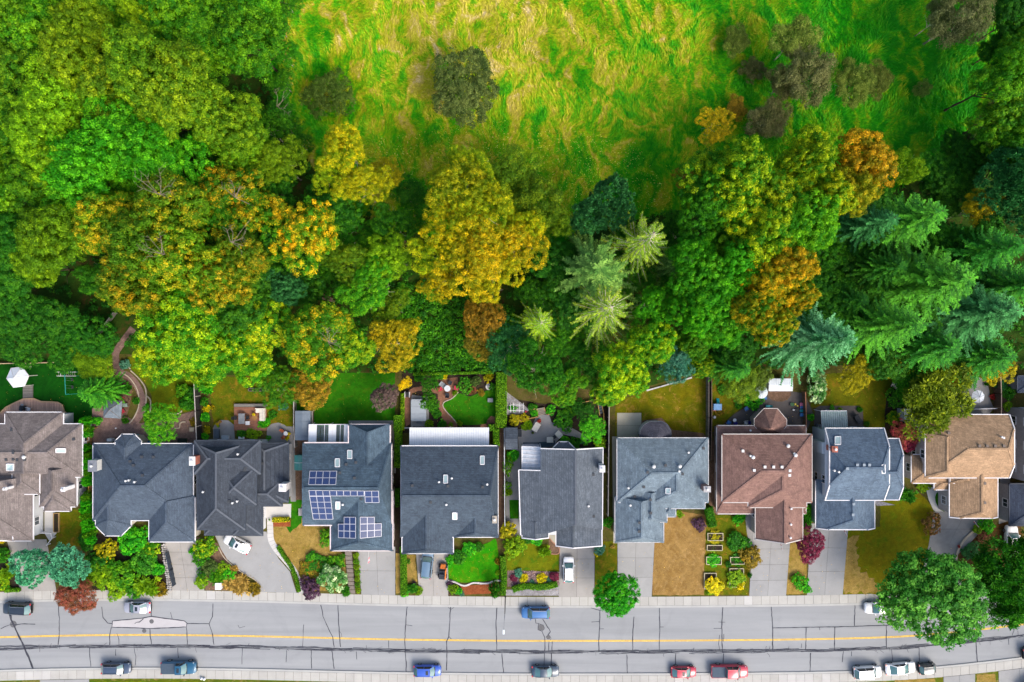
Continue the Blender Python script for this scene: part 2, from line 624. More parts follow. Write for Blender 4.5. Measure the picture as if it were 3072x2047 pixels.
def spruce_mesh(name,seed,H=20.0,R=4.2,whorls=30,nb=(7,10),twig=.56,dens=1.35,bare=False,z0=.14,lift=.1):
    rs = np.random.RandomState(seed)
    C,Nn,A,Ln,Wd,Rn,Cl = [],[],[],[],[],[],[]
    br = MB()
    for i in range(whorls):
        f = z0 + (1 - z0) * (i + rs.uniform(-.3,.3)) / whorls
        f = min(max(f,z0),.985)
        z = H * f
        Lb = R * ((1 - f) / (1 - z0)) ** .8 + .25
        n = rs.randint(nb[0],nb[1] + 1)
        ph = rs.rand() * 6.28
        for j in range(n):
            t = ph + 6.283 * j / n + rs.uniform(-.25,.25)
            Lj = Lb * rs.uniform(.72,1.12)
            dirv = np.array([math.cos(t),math.sin(t),0])
            sidev = np.array([-math.sin(t),math.cos(t),0])
            cl = rs.rand()
            steps = max(4,int(Lj / .30 * dens))
            # gentle sag then tips lift
            def bp(s):
                return np.array([0,0,z]) + dirv * Lj * s + np.array([0,0,(-.22 * s + (.10 + lift) * s * s) * Lj])
            if bare:
                br.tube([bp(0),bp(.5),bp(1.0)],[.05,.03,.012],3)
            for s_ in range(1,steps + 1):
                s = s_ / steps
                p = bp(s)
                tl = twig * (1.15 - .75 * s) * min(1.0,Lj / 2.2 + .25)
                for sd in (-1,1):
                    a = dirv * rs.uniform(.55,.95) + sidev * sd * rs.uniform(.5,.95) + np.array([0,0,rs.uniform(-.28,.12)])
                    a /= np.linalg.norm(a)
                    up = np.array([0,0,1.]) + rs.normal(size=3) * .3
                    nn = up - a * a.dot(up); nn /= np.linalg.norm(nn)
                    l = tl * rs.uniform(.7,1.25)
                    if bare and s < .45 and rs.rand() < .55:
                        continue
                    C.append(p + a * l * .5); Nn.append(nn); A.append(a); Ln.append(l); Wd.append(l * rs.uniform(.22,.34) + .05)
                    Rn.append(min(1,rs.rand() * .65 + .35 * s)); Cl.append(cl)
                # needle along the axis
                a = dirv + np.array([0,0,rs.uniform(-.1,.2)]); a /= np.linalg.norm(a)
                up = np.array([0,0,1.]); nn = up - a * a.dot(up); nn /= np.linalg.norm(nn)
                C.append(p); Nn.append(nn); A.append(a); Ln.append(.42); Wd.append(.16); Rn.append(rs.rand()); Cl.append(cl)
    me = leaf_mesh(name,np.array(C),np.array(Nn),np.array(A),np.array(Ln),np.array(Wd),np.array(Rn),np.array(Cl),NEEDLE,fold=-.12)
    return me,br
BARK = ground_mat('bark',S(95,80,66,.8),S(60,50,42,.8),scale=2.0,fine=18)
BARK_DEAD = ground_mat('bark_dead',S(158,146,126,.7),S(110,100,84,.7),scale=2.0,fine=14)
BARK_PALE = ground_mat('bark_pale',S(215,205,185,.9),S(150,140,120,.9),scale=2.0,fine=14)
def trunk_mesh(name,seed,H,r0,limbs=7,spread=.45,top=.8,mat=None,conifer=False,sub=0):
    rd = random.Random(seed)
    mb = MB()
    n = 7
    path,rr = [],[]
    for i in range(n):
        f = i / (n - 1)
        path.append((rd.uniform(-.12,.12) * (0 if i == 0 else 1),rd.uniform(-.12,.12) * (0 if i == 0 else 1),H * top * f))
        rr.append(r0 * (1.25 if i == 0 else 1) * (1 - .82 * f))
    mb.tube(path,rr,8)
    if not conifer:
        for k in range(limbs):
            f = rd.uniform(.35,.85)
            t = k * 2.4 + rd.uniform(-.4,.4)
            z = H * top * f
            ln = H * spread * rd.uniform(.5,.9) * (1.2 - f * .5)
            p0 = Vector((0,0,z))
            p1 = p0 + Vector((math.cos(t) * ln * .5,math.sin(t) * ln * .5,ln * .45))
            p2 = p0 + Vector((math.cos(t + .15) * ln,math.sin(t + .15) * ln,ln * .75))
            r = r0 * (1 - .8 * f) * .6
            mb.tube([p0,p1,p2],[r,r * .6,r * .2],5)
            for q in range(sub):
                b0 = p1.lerp(p2,rd.uniform(.1,.9))
                b1 = b0 + Vector((rd.uniform(-1,1),rd.uniform(-1,1),rd.uniform(.1,.9))) * ln * .35
                mb.tube([b0,b1],[r * .35,r * .1],4)
    me = bpy.data.meshes.new(name)
    me.from_pydata(mb.v,[],mb.f)
    me.polygons.foreach_set('use_smooth',[True] * len(me.polygons))
    me.materials.append(mat or BARK)
    me.update()
    return me
# maple-like: big cauliflower clumps; birch-like: fine airy; globe: dense; pine globe: spiky tufts
CR = {}
for i in range(5):
    CR['maple%d' % i] = crown_mesh('crown_maple',11 + i,lobes=17,ldist=(.40,.80),nclump=480,nleaf=74,leaf=.23,clump_r=.64,lobe_r=(.20,.46),inner=.25)
for i in range(4):
    CR['birch%d' % i] = crown_mesh('crown_birch',41 + i,lobes=28,ldist=(.30,.92),lobe_r=(.13,.34),nclump=640,nleaf=46,leaf=.18,clump_r=.52,inner=.35,droop=.5)
for i in range(2):
    CR['globe%d' % i] = crown_mesh('crown_globe',61 + i,lobes=26,ldist=(.52,.62),lobe_r=(.36,.42),nclump=900,nleaf=44,leaf=.25,clump_r=.50,inner=.30,flat=.95)
for i in range(3):
    CR['round%d' % i] = crown_mesh('crown_round',161 + i,lobes=20,ldist=(.45,.75),lobe_r=(.22,.40),nclump=560,nleaf=48,leaf=.21,clump_r=.56,inner=.3,droop=.3)
for i in range(2):
    CR['tuft%d' % i] = crown_mesh('crown_tuft',71 + i,lobes=16,lobe_r=(.30,.42),nclump=330,nleaf=46,leaf=.50,clump_r=.50,spiky=True,mat=NEEDLE,flat=.85,inner=.12)
CR['thin0'] = crown_mesh('crown_thin',81,lobes=26,ldist=(.3,.95),lobe_r=(.12,.30),nclump=640,nleaf=40,leaf=.22,clump_r=.75,inner=.5,droop=.9)
CR['thin1'] = crown_mesh('crown_thin',82,lobes=22,ldist=(.3,.95),lobe_r=(.12,.32),nclump=600,nleaf=40,leaf=.22,clump_r=.75,inner=.5,droop=.9)
CR['willow0'] = crown_mesh('crown_willow',91,lobes=22,ldist=(.3,.85),lobe_r=(.16,.36),nclump=620,nleaf=20,leaf=.60,clump_r=.7,spiky=True,mat=LEAF,inner=.35,droop=1.2)
# shrubs, radius 1
for i in range(3):
    CR['shrub%d' % i] = crown_mesh('crown_shrub',101 + i,R=1.0,lobes=9,nclump=120,nleaf=26,leaf=.14,clump_r=.20,flat=.8)
for i in range(2):
    CR['fern%d' % i] = crown_mesh('crown_fern',111 + i,R=1.0,lobes=6,nclump=46,nleaf=16,leaf=.46,clump_r=.30,spiky=True,mat=LEAF,flat=.55)
CR['ball0'] = crown_mesh('crown_ball',121,R=1.0,lobes=14,lobe_r=(.4,.45),nclump=190,nleaf=12,leaf=.13,clump_r=.12,inner=.05,flat=.95)
CR['cone0'] = crown_mesh('crown_column',131,R=1.0,lobes=12,lobe_r=(.34,.42),nclump=170,nleaf=14,leaf=.22,clump_r=.18,spiky=True,mat=NEEDLE,flat=1.0)
SPR = {}
for key,kw in (('spruce0',dict(seed=5)),('spruce1',dict(seed=6,R=4.8,whorls=29)),('spruce2',dict(seed=8,R=5.2,whorls=27,twig=.7,lift=.2)),
                ('sparse0',dict(seed=9,R=4.4,whorls=17,nb=(5,8),twig=.55,bare=True,lift=.2)),('sparse1',dict(seed=12,R=4.6,whorls=18,nb=(5,8),twig=.6,bare=True,lift=.2))):
    SPR[key] = spruce_mesh('crown_' + key,**kw)
TR = {'broad%d' % i: trunk_mesh('trunk_broad',200 + i,15.0,.32,mat=BARK) for i in range(3)}
TR['pale'] = trunk_mesh('trunk_pale',210,15.0,.26,limbs=9,mat=BARK_PALE,sub=2)
TR['small'] = trunk_mesh('trunk_small',220,4.0,.11,limbs=5,mat=BARK)
TR['conifer'] = trunk_mesh('trunk_conifer',230,20.0,.34,mat=BARK,conifer=True,top=.98)
def mobj(name,me,parent=None,loc=(0,0,0),scale=(1,1,1),rotz=0.0):
    o = bpy.data.objects.new(name,me)
    COL.objects.link(o)
    o.parent = parent
    o.location = loc
    o.scale = scale
    o.rotation_euler = (0,0,rotz)
    return o
def tint(o,a,b,mixb):
    o['colA'] = [float(x) for x in a[:3]]
    o['colB'] = [float(x) for x in b[:3]]
    o['mixB'] = float(mixb)
def tint2(o,a,b,mixb):
    # no two trees quite the same green
    k = FRD.uniform(.80,1.20)
    r_,g_ = FRD.uniform(.86,1.16),FRD.uniform(.94,1.06)
    tint(o,(a[0] * k * r_,a[1] * k * g_,a[2] * k),(b[0] * k * r_,b[1] * k * g_,b[2] * k),mixb + FRD.uniform(-.05,.05))
FRD = random.Random(99)
FK = 0.99
# foliage colours (sRGB as seen), scaled to leaf albedo
def FC(r,g,b):
    return S(r,g,b,FK)
PAL = {
    'green': (FC(58,138,12),FC(110,160,15)),'mid': (FC(42,118,14),FC(80,150,15)),'bright': (FC(60,156,14),FC(105,175,18)),
    'dark': (FC(36,108,16),FC(70,130,18)),'olive': (FC(88,140,14),FC(132,158,16)),'lime': (FC(108,158,12),FC(146,176,16)),
    'oliveorange': (FC(92,146,16),FC(194,160,22)),'greenorange': (FC(72,148,14),S(216,172,18)),'greengold': (FC(66,150,14),FC(172,186,15)),
    'yellow': (S(142,170,12),S(208,188,14)),'yellowgreen': (FC(128,164,14),FC(184,180,16)),'orange': (S(146,150,16,1.0),S(212,166,20,1.0)),
    'gold': (FC(156,158,16),FC(204,182,18)),'teal': (FC(40,110,48),FC(70,138,70)),'tealdark': (FC(46,112,52),FC(70,136,66)),
    'blue': (FC(42,116,56),FC(104,164,108)),'conifer': (FC(32,112,18),FC(72,142,26)),'sage': (FC(74,124,44),FC(112,148,60)),
    'sprucegold': (FC(92,132,20),FC(132,154,34)),'greybrown': (FC(94,104,48),FC(116,116,70)),'greyolive': (FC(90,118,34),FC(120,136,54)),
    'darksage': (FC(72,102,38),FC(104,124,56)),'brown': (FC(126,112,26),FC(164,134,30)),'rust': (FC(128,92,56),FC(150,84,66)),
    'purple': (FC(98,74,74),FC(128,102,94)),'magenta': (FC(110,40,62),FC(150,52,82)),'plum': (FC(78,52,72),FC(100,70,92)),
    'white': (FC(80,150,60),FC(214,228,176)),'redgreen': (FC(120,95,45),FC(160,60,70)),'willow': (FC(105,130,22),FC(150,160,25)),
    'shrub': (FC(50,130,20),FC(95,160,30)),'hedge': (FC(70,140,15),FC(120,165,20)),'bluegreen': (FC(60,130,100),FC(110,160,130)),
    'sun': (FC(205,200,20),FC(240,215,20)),'leafgreen': (FC(40,160,16),FC(106,200,26)),'bigmaple': (FC(48,130,28),FC(96,160,50)),
    'pineglobe': (S(52,138,92,.9),S(92,170,122,.9)),'red': (FC(190,60,55),FC(215,90,70)),'straw': (FC(170,140,60),FC(205,170,85)),
}
def tree(px,py,rpx,kind,pal,label,h=17.0,mixb=.35,group=None,name=None,zmid=None,trunk=None,squash=1.0):
    """broadleaf tree: (px, py) centre of its crown in the photograph, rpx crown radius in pixels"""
    r0 = {'shrub': 1.0}.get(kind[:5],5.5)
    if zmid is None and h > 11:
        h += FRD.uniform(-2.4,2.0)
    zm = zmid if zmid is not None else h * .72
    x,y,_ = P(px,py,zm)
    r = rpx * (CAM_H - zm) / FPX
    t = thing(name or 'broadleaf_tree',label,'tree',(x,y,0),0,group)
    s = r / 5.5 * 1.03
    sz = min(max((h - zm) / (5.5 * .95),s * .6),s * 1.6) * squash
    c = mobj('crown',CR[kind],t,(0,0,zm),(s * FRD.uniform(.9,1.12),s * FRD.uniform(.9,1.12),sz),FRD.uniform(0,6.28))
    tint2(c,*PAL[pal],mixb)
    tk = trunk or ('pale' if kind.startswith(('birch','thin')) else 'broad%d' % FRD.randrange(3))
    hs = h / 15.0 if tk != 'small' else h / 4.0
    k = (s * .8 if tk != 'small' else h / 4.0)
    mobj('trunk',TR[tk],t,(0,0,0),(k,k,hs * .92),FRD.uniform(0,6.28))
    return t
def spruce(px,py,h,rm,kind,pal,label,mixb=.4,group=None,name='spruce_tree'):
    """conifer: (px, py) its tip in the photograph, h height in metres, rm branch spread radius in metres"""
    x,y,_ = P(px,py,h)
    t = thing(name,label,'tree',(x,y,0),0,group)
    me,br = SPR[kind]
    base = 4.4
    rz = FRD.uniform(0,6.28)
    c = mobj('crown',me,t,(0,0,0),(rm / base,rm / base,h / 20.0),rz)
    tint(c,*PAL[pal],mixb)
    mobj('trunk',TR['conifer'],t,(0,0,0),(h / 20.0,h / 20.0,h / 20.0),0)
    if br.v:
        if 'bm' not in SPR_BR or kind not in SPR_BR:
            m2 = bpy.data.meshes.new('branches')
            m2.from_pydata(br.v,[],br.f)
            m2.materials.append(BARK_PALE)
            SPR_BR[kind] = m2
        mobj('branches',SPR_BR[kind],t,(0,0,0),(rm / base,rm / base,h / 20.0),rz)['kind'] = 'stuff'
    return t
SPR_BR = {}
def shrub(px,py,rpx,kind,pal,label,hm=None,mixb=.35,group=None,name='shrub',cat='shrub',ratio=1.0,rot=None,z=0.0):
    """low plant: (px, py) centre, rpx radius in pixels, hm height in metres"""
    r = rpx * PXM
    hm = hm or r * 1.1
    x,y,_ = P(px,py,hm * .5)
    t = thing(name,label,cat,(x,y,z),0,group)
    s = r
    c = mobj('foliage',CR[kind],t,(0,0,hm * .40),(s,s * ratio,max(hm * .58,.12)),FRD.uniform(0,6.28) if rot is None else rot)
    tint(c,*PAL[pal],mixb)
    st = MB()
    for k in range(3):
        a = k * 2.1
        st.tube([(0.02 * math.cos(a),0.02 * math.sin(a),0),(r * .3 * math.cos(a),r * .3 * math.sin(a),hm * .5)],[.03,.012],4)
    st.build('stem',BARK,t,local=True)
    return t
HEDGE_CORE = ground_mat('hedge_core',S(40,85,12,.6),S(70,115,14,.6),scale=1.5,fine=10)
def hedge(pts,width_px,hm,pal,label,mixb=.4,name='hedge',group=None,seed=1,dens=110,leaf=.16):
    """clipped hedge following a pixel polyline"""
    rs = np.random.RandomState(seed)
    w = [Vector(P2(x,y,hm * .6)) for x,y in pts]
    c0 = w[len(w) // 2]
    t = thing(name,label,'hedge',(c0.x,c0.y,0),0,group)
    core = MB()
    wd = width_px * PXM
    C,Nn = [],[]
    for a,b in zip(w[:-1],w[1:]):
        d = (b - a); ln = d.length
        if ln < .05:
            continue
        d /= ln
        s = Vector((-d.y,d.x))
        k = max(2,int(ln / .45))
        prev = None
        for i in range(k):
            q0 = a + d * ln * i / k
            q1 = a + d * ln * (i + 1) / k
            ww = wd * .42 * (1 + .12 * mnoise.noise(Vector((q0.x,q0.y,seed))))
            hh = hm * (.92 + .06 * mnoise.noise(Vector((q0.x * .8,q0.y * .8,seed + 4))))
            core.prism([(q0 - s * ww)[:2],(q1 - s * ww)[:2],(q1 + s * ww)[:2],(q0 + s * ww)[:2]],0.0,hh)
        nl = int(ln * (wd + 1.2 * hm) * dens)
        u = rs.rand(nl) * ln
        # perimeter coordinate: left side, top, right side
        tot = wd + 1.2 * hm
        pc = rs.rand(nl) * tot
        for uu,p_ in zip(u,pc):
            base = a + d * uu
            lump = 1 + .10 * mnoise.noise(Vector((base.x * 1.3,base.y * 1.3,seed)))
            if p_ < .6 * hm:
                q = base - s * wd * .5 * lump; z = hm * .4 + p_; nn = (-s.x,-s.y,.35)
            elif p_ < .6 * hm + wd:
                q = base + s * (p_ - .6 * hm - wd * .5); z = hm * lump; nn = (0,0,1)
                e = abs(p_ - .6 * hm - wd * .5) / (wd * .5)
                z -= .18 * e ** 4
            else:
                q = base + s * wd * .5 * lump; z = hm - (p_ - .6 * hm - wd); nn = (s.x,s.y,.35)
            C.append((q.x - c0.x,q.y - c0.y,z)); Nn.append(nn)
    core.build('hedge_body',HEDGE_CORE,t)
    C = np.array(C); Nn = np.array(Nn,dtype=float)
    n = len(C)
    C += rs.normal(size=C.shape) * .035
    Nn += rs.normal(size=Nn.shape) * .45
    Nn /= np.linalg.norm(Nn,axis=1,keepdims=True)
    tt = unit(rs,n)
    ax = tt - Nn * np.sum(tt * Nn,1,keepdims=True); ax /= np.linalg.norm(ax,axis=1,keepdims=True) + 1e-9
    ln = leaf * rs.uniform(.6,1.4,n)
    me = leaf_mesh('hedge_leaves',C,Nn,ax,ln,ln * .7,rs.rand(n),rs.rand(n),LEAF)
    o = mobj('foliage',me,t)
    tint(o,*PAL[pal],mixb)
    return t
# ------------------------------------------------------------------ ground, meadow, road
EDGE = 1400   # how far (pixels) the place goes on beyond the photograph's frame
_cl = [(-1500,1950),(-800,1936),(-300,1922),(0,1913),(150,1909),(300,1906.5),(500,1906),(768,1910),(1150,1919.5),(1536,1924),(2000,1923.5),(2304,1921),(2500,1918),(2680,1913),(2800,1905),(2920,1892.5),(3072,1875),(3300,1842),(3700,1775),(4600,1600)]
def yc(x):
    for (x0,y0),(x1,y1) in zip(_cl[:-1],_cl[1:]):
        if x0 <= x <= x1:
            t = (x - x0) / (x1 - x0)
            return y0 + (y1 - y0) * t
    return _cl[0][1] if x < _cl[0][0] else _cl[-1][1]
_yc_raw = yc
def yc(x):
    return sum(_yc_raw(x + d) for d in (-80,-40,0,40,80)) / 5.0
def top_kerb(x):  # near edge of the carriageway (north)
    return yc(x) - (104 - 4.0 * min(1,max(0,(x - 200) / 1200)))
def bot_kerb(x):
    return yc(x) + 97
M_FLOOR = ground_mat('forest_floor',S(34,78,16,.6),S(62,88,24,.6),S(96,70,38,.6),scale=.18,fine=5)
M_VERGE = ground_mat('verge_grass',S(120,122,30,.55),S(92,118,24,.55),S(176,150,92,.55),scale=.4,fine=8)
M_ROADBASE = ground_mat('subsoil',S(110,100,85,.4),S(90,84,70,.4),scale=.4)
# base sheet reaching far past the frame, the raised land on both sides of the road above it
MB().add([(-900,-900,-.20),(900,-900,-.20),(900,900,-.20),(-900,900,-.20)],[(0,1,2,3)]).build('ground',M_ROADBASE)['kind'] = 'structure'
xs = list(range(-1400,4500,40))
def strip(name,f0,f1,z0,mat,thick=0.0,xr=None,parent=None,zf=None):
    mb = MB()
    xx = xr or xs
    v = []
    for x in xx:
        a,b = P2(x,f0(x)),P2(x,f1(x))
        v += [(a[0],a[1],z0),(b[0],b[1],z0)]
    n = len(xx)
    f = [(2 * i,2 * i + 1,2 * i + 3,2 * i + 2) for i in range(n - 1)]
    mb.add(v,f)
    if thick:
        v2 = [(a,b,c - thick) for a,b,c in v]
        mb.add(v + v2,[(2 * i,2 * i + 2,2 * n + 2 * i + 2,2 * n + 2 * i) for i in range(n - 1)] + [(2 * i + 1,2 * n + 2 * i + 1,2 * n + 2 * i + 3,2 * i + 3) for i in range(n - 1)])
    return mb.build(name,mat,parent)
SWN = 33.0   # pavement width in pixels
strip('land',lambda x: -9000,lambda x: top_kerb(x) - SWN + 3,0.0,M_FLOOR)['kind'] = 'structure'
strip('verge',lambda x: bot_kerb(x) + SWN - 1,lambda x: 9000,0.0,M_VERGE)['kind'] = 'structure'
# meadow -----------------------------------------------------------------
def meadow_color(nt,p):
    w1 = N(nt,'ShaderNodeTexNoise'); w1.inputs['Scale'].default_value = .10; w1.inputs['Detail'].default_value = 3
    L(nt,p,w1.inputs['Vector'])
    sub = N(nt,'ShaderNodeVectorMath',operation='SUBTRACT'); L(nt,w1.outputs['Color'],sub.inputs[0]); sub.inputs[1].default_value = (.5,.5,.5)
    sc_ = N(nt,'ShaderNodeVectorMath',operation='SCALE'); L(nt,sub.outputs[0],sc_.inputs[0]); sc_.inputs['Scale'].default_value = 9.0
    ad = N(nt,'ShaderNodeVectorMath',operation='ADD'); L(nt,p,ad.inputs[0]); L(nt,sc_.outputs[0],ad.inputs[1])
    q = scaled(nt,ad.outputs[0],(1.0,.55,1.0))
    a = noise_tex(nt,q,.40,5,.60,.8)
    st = noise_tex(nt,q,1.6,5,.62,1.0)
    # drier towards the middle of the field: a zone of the plants themselves
    g = N(nt,'ShaderNodeVectorMath',operation='DISTANCE'); L(nt,p,g.inputs[0]); g.inputs[1].default_value = (-6.0,58.0,0.0)
    gz = N(nt,'ShaderNodeMapRange'); L(nt,g.outputs['Value'],gz.inputs['Value'])
    gz.inputs['From Min'].default_value = 12; gz.inputs['From Max'].default_value = 62
    gz.inputs['To Min'].default_value = .10; gz.inputs['To Max'].default_value = -.115
    s1 = N(nt,'ShaderNodeMath',operation='MULTIPLY_ADD'); L(nt,st,s1.inputs[0]); s1.inputs[1].default_value = .34
    L(nt,a,s1.inputs[2])
    s2 = N(nt,'ShaderNodeMath',operation='ADD'); L(nt,s1.outputs[0],s2.inputs[0]); L(nt,gz.outputs[0],s2.inputs[1])
    c = ramp(nt,s2.outputs[0],[(.50,S(30,150,4,.74)),(.60,S(70,174,6,.74)),(.69,S(130,186,10,.72)),(.77,S(190,194,30,.70)),(.87,S(214,196,84,.70)),(.96,S(232,212,160,.72))])
    return c
m_me,nt,b = _new('meadow')
p = pos(nt)
c = meadow_color(nt,p)
fg = noise_tex(nt,p,6.0,5,.7)
c = mixcol(nt,1.0,c,ramp(nt,fg,[(.25,.75),(.75,1.22)]),'MULTIPLY')
L(nt,c,b.inputs['Base Color']); b.inputs['Roughness'].default_value = .95; b.inputs['Specular IOR Level'].default_value = .1
bn = N(nt,'ShaderNodeBump'); bn.inputs['Strength'].default_value = .9; bn.inputs['Distance'].default_value = .3
L(nt,noise_tex(nt,p,2.2,6,.7,1.0),bn.inputs['Height']); L(nt,bn.outputs['Normal'],b.inputs['Normal'])
M_MEADOW = m_me
m_bl,nt,b = _new('meadow_blade')
p = pos(nt)
c = meadow_color(nt,p)
rn = N(nt,'ShaderNodeAttribute',attribute_type='GEOMETRY',attribute_name='rnd')
c = mixcol(nt,1.0,c,ramp(nt,rn.outputs['Fac'],[(0,.78),(1,1.3)]),'MULTIPLY')
L(nt,c,b.inputs['Base Color']); b.inputs['Roughness'].default_value = .7; b.inputs['Specular IOR Level'].default_value = .15
M_BLADE = m_bl
MEADOW = [(770,-1400),(4400,-1400),(4400,300),(3010,240),(2940,330),(2880,430),(2760,520),(2640,600),(2300,640),(2000,640),(1760,690),(1640,760),(1500,760),(1240,700),(1080,640),(960,520),(880,430),(830,320),(800,200),(800,90)]
sheet('meadow',MEADOW,M_MEADOW,z=.012,rough=6)
def in_poly(x,y,poly):
    ins = False
    n = len(poly)
    j = n - 1
    for i in range(n):
        xi,yi = poly[i]; xj,yj = poly[j]
        if (yi > y) != (yj > y) and x < (xj - xi) * (y - yi) / (yj - yi + 1e-12) + xi:
            ins = not ins
        j = i
    return ins
def grass_stuff(name,label,poly,n,ln,wd,mat,seed,tilt=.55,bbox=None,z=.02,cat='grass',flow=True,tintc=None):
    rs = np.random.RandomState(seed)
    x0 = min(p[0] for p in poly) if not bbox else bbox[0]; x1 = max(p[0] for p in poly) if not bbox else bbox[2]
    y0 = min(p[1] for p in poly) if not bbox else bbox[1]; y1 = max(p[1] for p in poly) if not bbox else bbox[3]
    X,Y = [],[]
    m = 0
    xs_ = rs.uniform(x0,x1,n * 3); ys_ = rs.uniform(y0,y1,n * 3)
    # vectorised point in polygon
    ins = np.zeros(n * 3,bool)
    j = len(poly) - 1
    for i in range(len(poly)):
        xi,yi = poly[i]; xj,yj = poly[j]
        cnd = ((yi > ys_) != (yj > ys_)) & (xs_ < (xj - xi) * (ys_ - yi) / (yj - yi + 1e-12) + xi)
        ins ^= cnd
        j = i
    xs_,ys_ = xs_[ins][:n],ys_[ins][:n]
    n = len(xs_)
    wx = (xs_ - CX) * PXM; wy = (CY - ys_) * PXM
    ang = np.array([mnoise.noise(Vector((a * .12,b * .12,3.3))) * 5.0 + 1.57 for a,b in zip(wx,wy)]) if flow else rs.rand(n) * 6.28
    ang = ang + rs.normal(size=n) * .5
    tl = np.clip(rs.normal(tilt,.25,n),.05,1.2)
    l = ln * rs.uniform(.5,1.5,n)
    ax = np.stack([np.cos(ang) * np.cos(tl),np.sin(ang) * np.cos(tl),np.sin(tl)],1)
    C = np.stack([wx,wy,np.full(n,z)],1) + ax * (l * .5)[:,None]
    sd = np.stack([-np.sin(ang),np.cos(ang),np.zeros(n)],1)
    nn = np.cross(ax,sd)
    nn[nn[:,2] < 0] *= -1
    me = leaf_mesh(name,C,nn,ax,l,wd * rs.uniform(.6,1.5,n),rs.rand(n),rs.rand(n),mat)
    o = mobj(name,me)
    setp(o,label,cat,None,'stuff')
    if tintc:
        tint(o,*tintc)
    return o
grass_stuff('meadow_grass','long tangled green and straw coloured grass of the meadow',MEADOW,150000,.75,.10,M_BLADE,3,bbox=(700,-260,3200,780))
# undergrowth between the forest trees
FOREST = [(-400,-400),(790,-400),(800,100),(830,330),(900,470),(1000,560),(1250,700),(1500,770),(1700,740),(2000,640),(2350,640),(2700,600),(2900,430),(3000,250),(3500,260),(3500,1110),(2700,1090),(2100,1110),(1950,1150),(1500,1120),(1200,1110),(900,1130),(640,1120),(420,1060),(280,1060),(-400,1070)]
def undergrowth(name,label,poly,n,leaf,pal,mixb,seed,zr=(.1,1.3)):
    rs = np.random.RandomState(seed)
    x0 = min(p[0] for p in poly); x1 = max(p[0] for p in poly); y0 = min(p[1] for p in poly); y1 = max(p[1] for p in poly)
    nc = n // 18
    cx = rs.uniform(x0,x1,nc * 3); cy = rs.uniform(y0,y1,nc * 3)
    ins = np.array([in_poly(a,b_,poly) for a,b_ in zip(cx,cy)])
    cx,cy = cx[ins][:nc],cy[ins][:nc]
    nc = len(cx)
    hz = rs.uniform(zr[0],zr[1],nc) * (.5 + np.array([.5 + mnoise.noise(Vector((a * .02,b_ * .02,seed))) for a,b_ in zip(cx,cy)]))
    k = 18
    CC = np.stack([(cx - CX) * PXM,(CY - cy) * PXM,np.maximum(hz,.05)],1)
    CC = np.repeat(CC,k,0)
    q = unit(rs,nc * k); q[:,2] = np.abs(q[:,2])
    C = CC + q * rs.uniform(.15,.55,(nc * k,1))
    nn = q * .5 + np.array([0,0,.7]) + rs.normal(size=q.shape) * .35
    nn /= np.linalg.norm(nn,axis=1,keepdims=True)
    t = unit(rs,nc * k); ax = t - nn * np.sum(t * nn,1,keepdims=True); ax /= np.linalg.norm(ax,axis=1,keepdims=True) + 1e-9
    ln = leaf * rs.uniform(.6,1.4,nc * k)
    me = leaf_mesh(name,C,nn,ax,ln,ln * .7,rs.rand(nc * k),np.repeat(rs.rand(nc),k),LEAF)
    o = mobj(name,me)
    tint(o,*PAL[pal],mixb)
    return setp(o,label,'undergrowth',None,'stuff')
undergrowth('undergrowth','dark green brambles and ferns covering the forest floor',FOREST,110000,.34,'dark',.3,5)
CLEAR = [(1190,850),(1450,860),(1560,960),(1530,1110),(1210,1120),(1180,960)]
for (n_,lab_,poly_) in (('fallen_leaves','brown and yellow fallen leaves scattered over the gardens below the wood',[(0,1095),(3060,1095),(3060,1300),(0,1300)]),('fallen_leaves','fallen leaves scattered over the front lawns',[(0,1640),(3060,1640),(3060,1785),(0,1785)])):
    grass_stuff(n_,lab_,poly_,700,.11,.08,LEAF,14,tilt=.1,flow=False,tintc=(FC(170,130,50),FC(214,180,80),.45),cat='leaves',z=.075)
undergrowth('ground_cover','bright green leafy ground cover in the clearing behind the brick patio garden',CLEAR,24000,.26,'mid',.45,6,(.05,.7))
grass_stuff('leaf_litter','yellow fallen leaves speckled over the meadow edge',[(1000,560),(1100,420),(1500,360),(1900,420),(2020,600),(1700,720),(1250,700)],7000,.16,.12,LEAF,12,tilt=.1,flow=False,tintc=(FC(225,190,40),FC(230,215,120),.5),cat='leaves')
# carriageway --------------------------------------------------------------
m_rd,nt,b = _new('asphalt')
p = pos(nt)
a = noise_tex(nt,scaled(nt,p,(.06,1.0,1)),.55,5,.6,.3)     # wheel tracks run along the road
c = ramp(nt,a,[(.3,(.212,.220,.228,1)),(.7,(.272,.280,.286,1))])
g = noise_tex(nt,p,16.0,4,.75)
c = mixcol(nt,1.0,c,ramp(nt,g,[(.2,.86),(.8,1.12)]),'MULTIPLY')
s = noise_tex(nt,p,.22,6,.65,1.0)
c = mixcol(nt,ramp(nt,s,[(.5,0.0),(.75,.35)]),c,(.17,.175,.185,1))
oil = noise_tex(nt,p,1.4,5,.7,.5)
c = mixcol(nt,ramp(nt,oil,[(.70,0.0),(.78,.35)]),c,(.10,.10,.105,1))
L(nt,c,b.inputs['Base Color']); b.inputs['Roughness'].default_value = .88; b.inputs['Specular IOR Level'].default_value = .25
bn = N(nt,'ShaderNodeBump'); bn.inputs['Strength'].default_value = .2; bn.inputs['Distance'].default_value = .02
L(nt,g,bn.inputs['Height']); L(nt,bn.outputs['Normal'],b.inputs['Normal'])
M_ROAD = m_rd
ROAD_Z = -.12
road = strip('road',top_kerb,bot_kerb,ROAD_Z,M_ROAD)
setp(road,kind='structure')
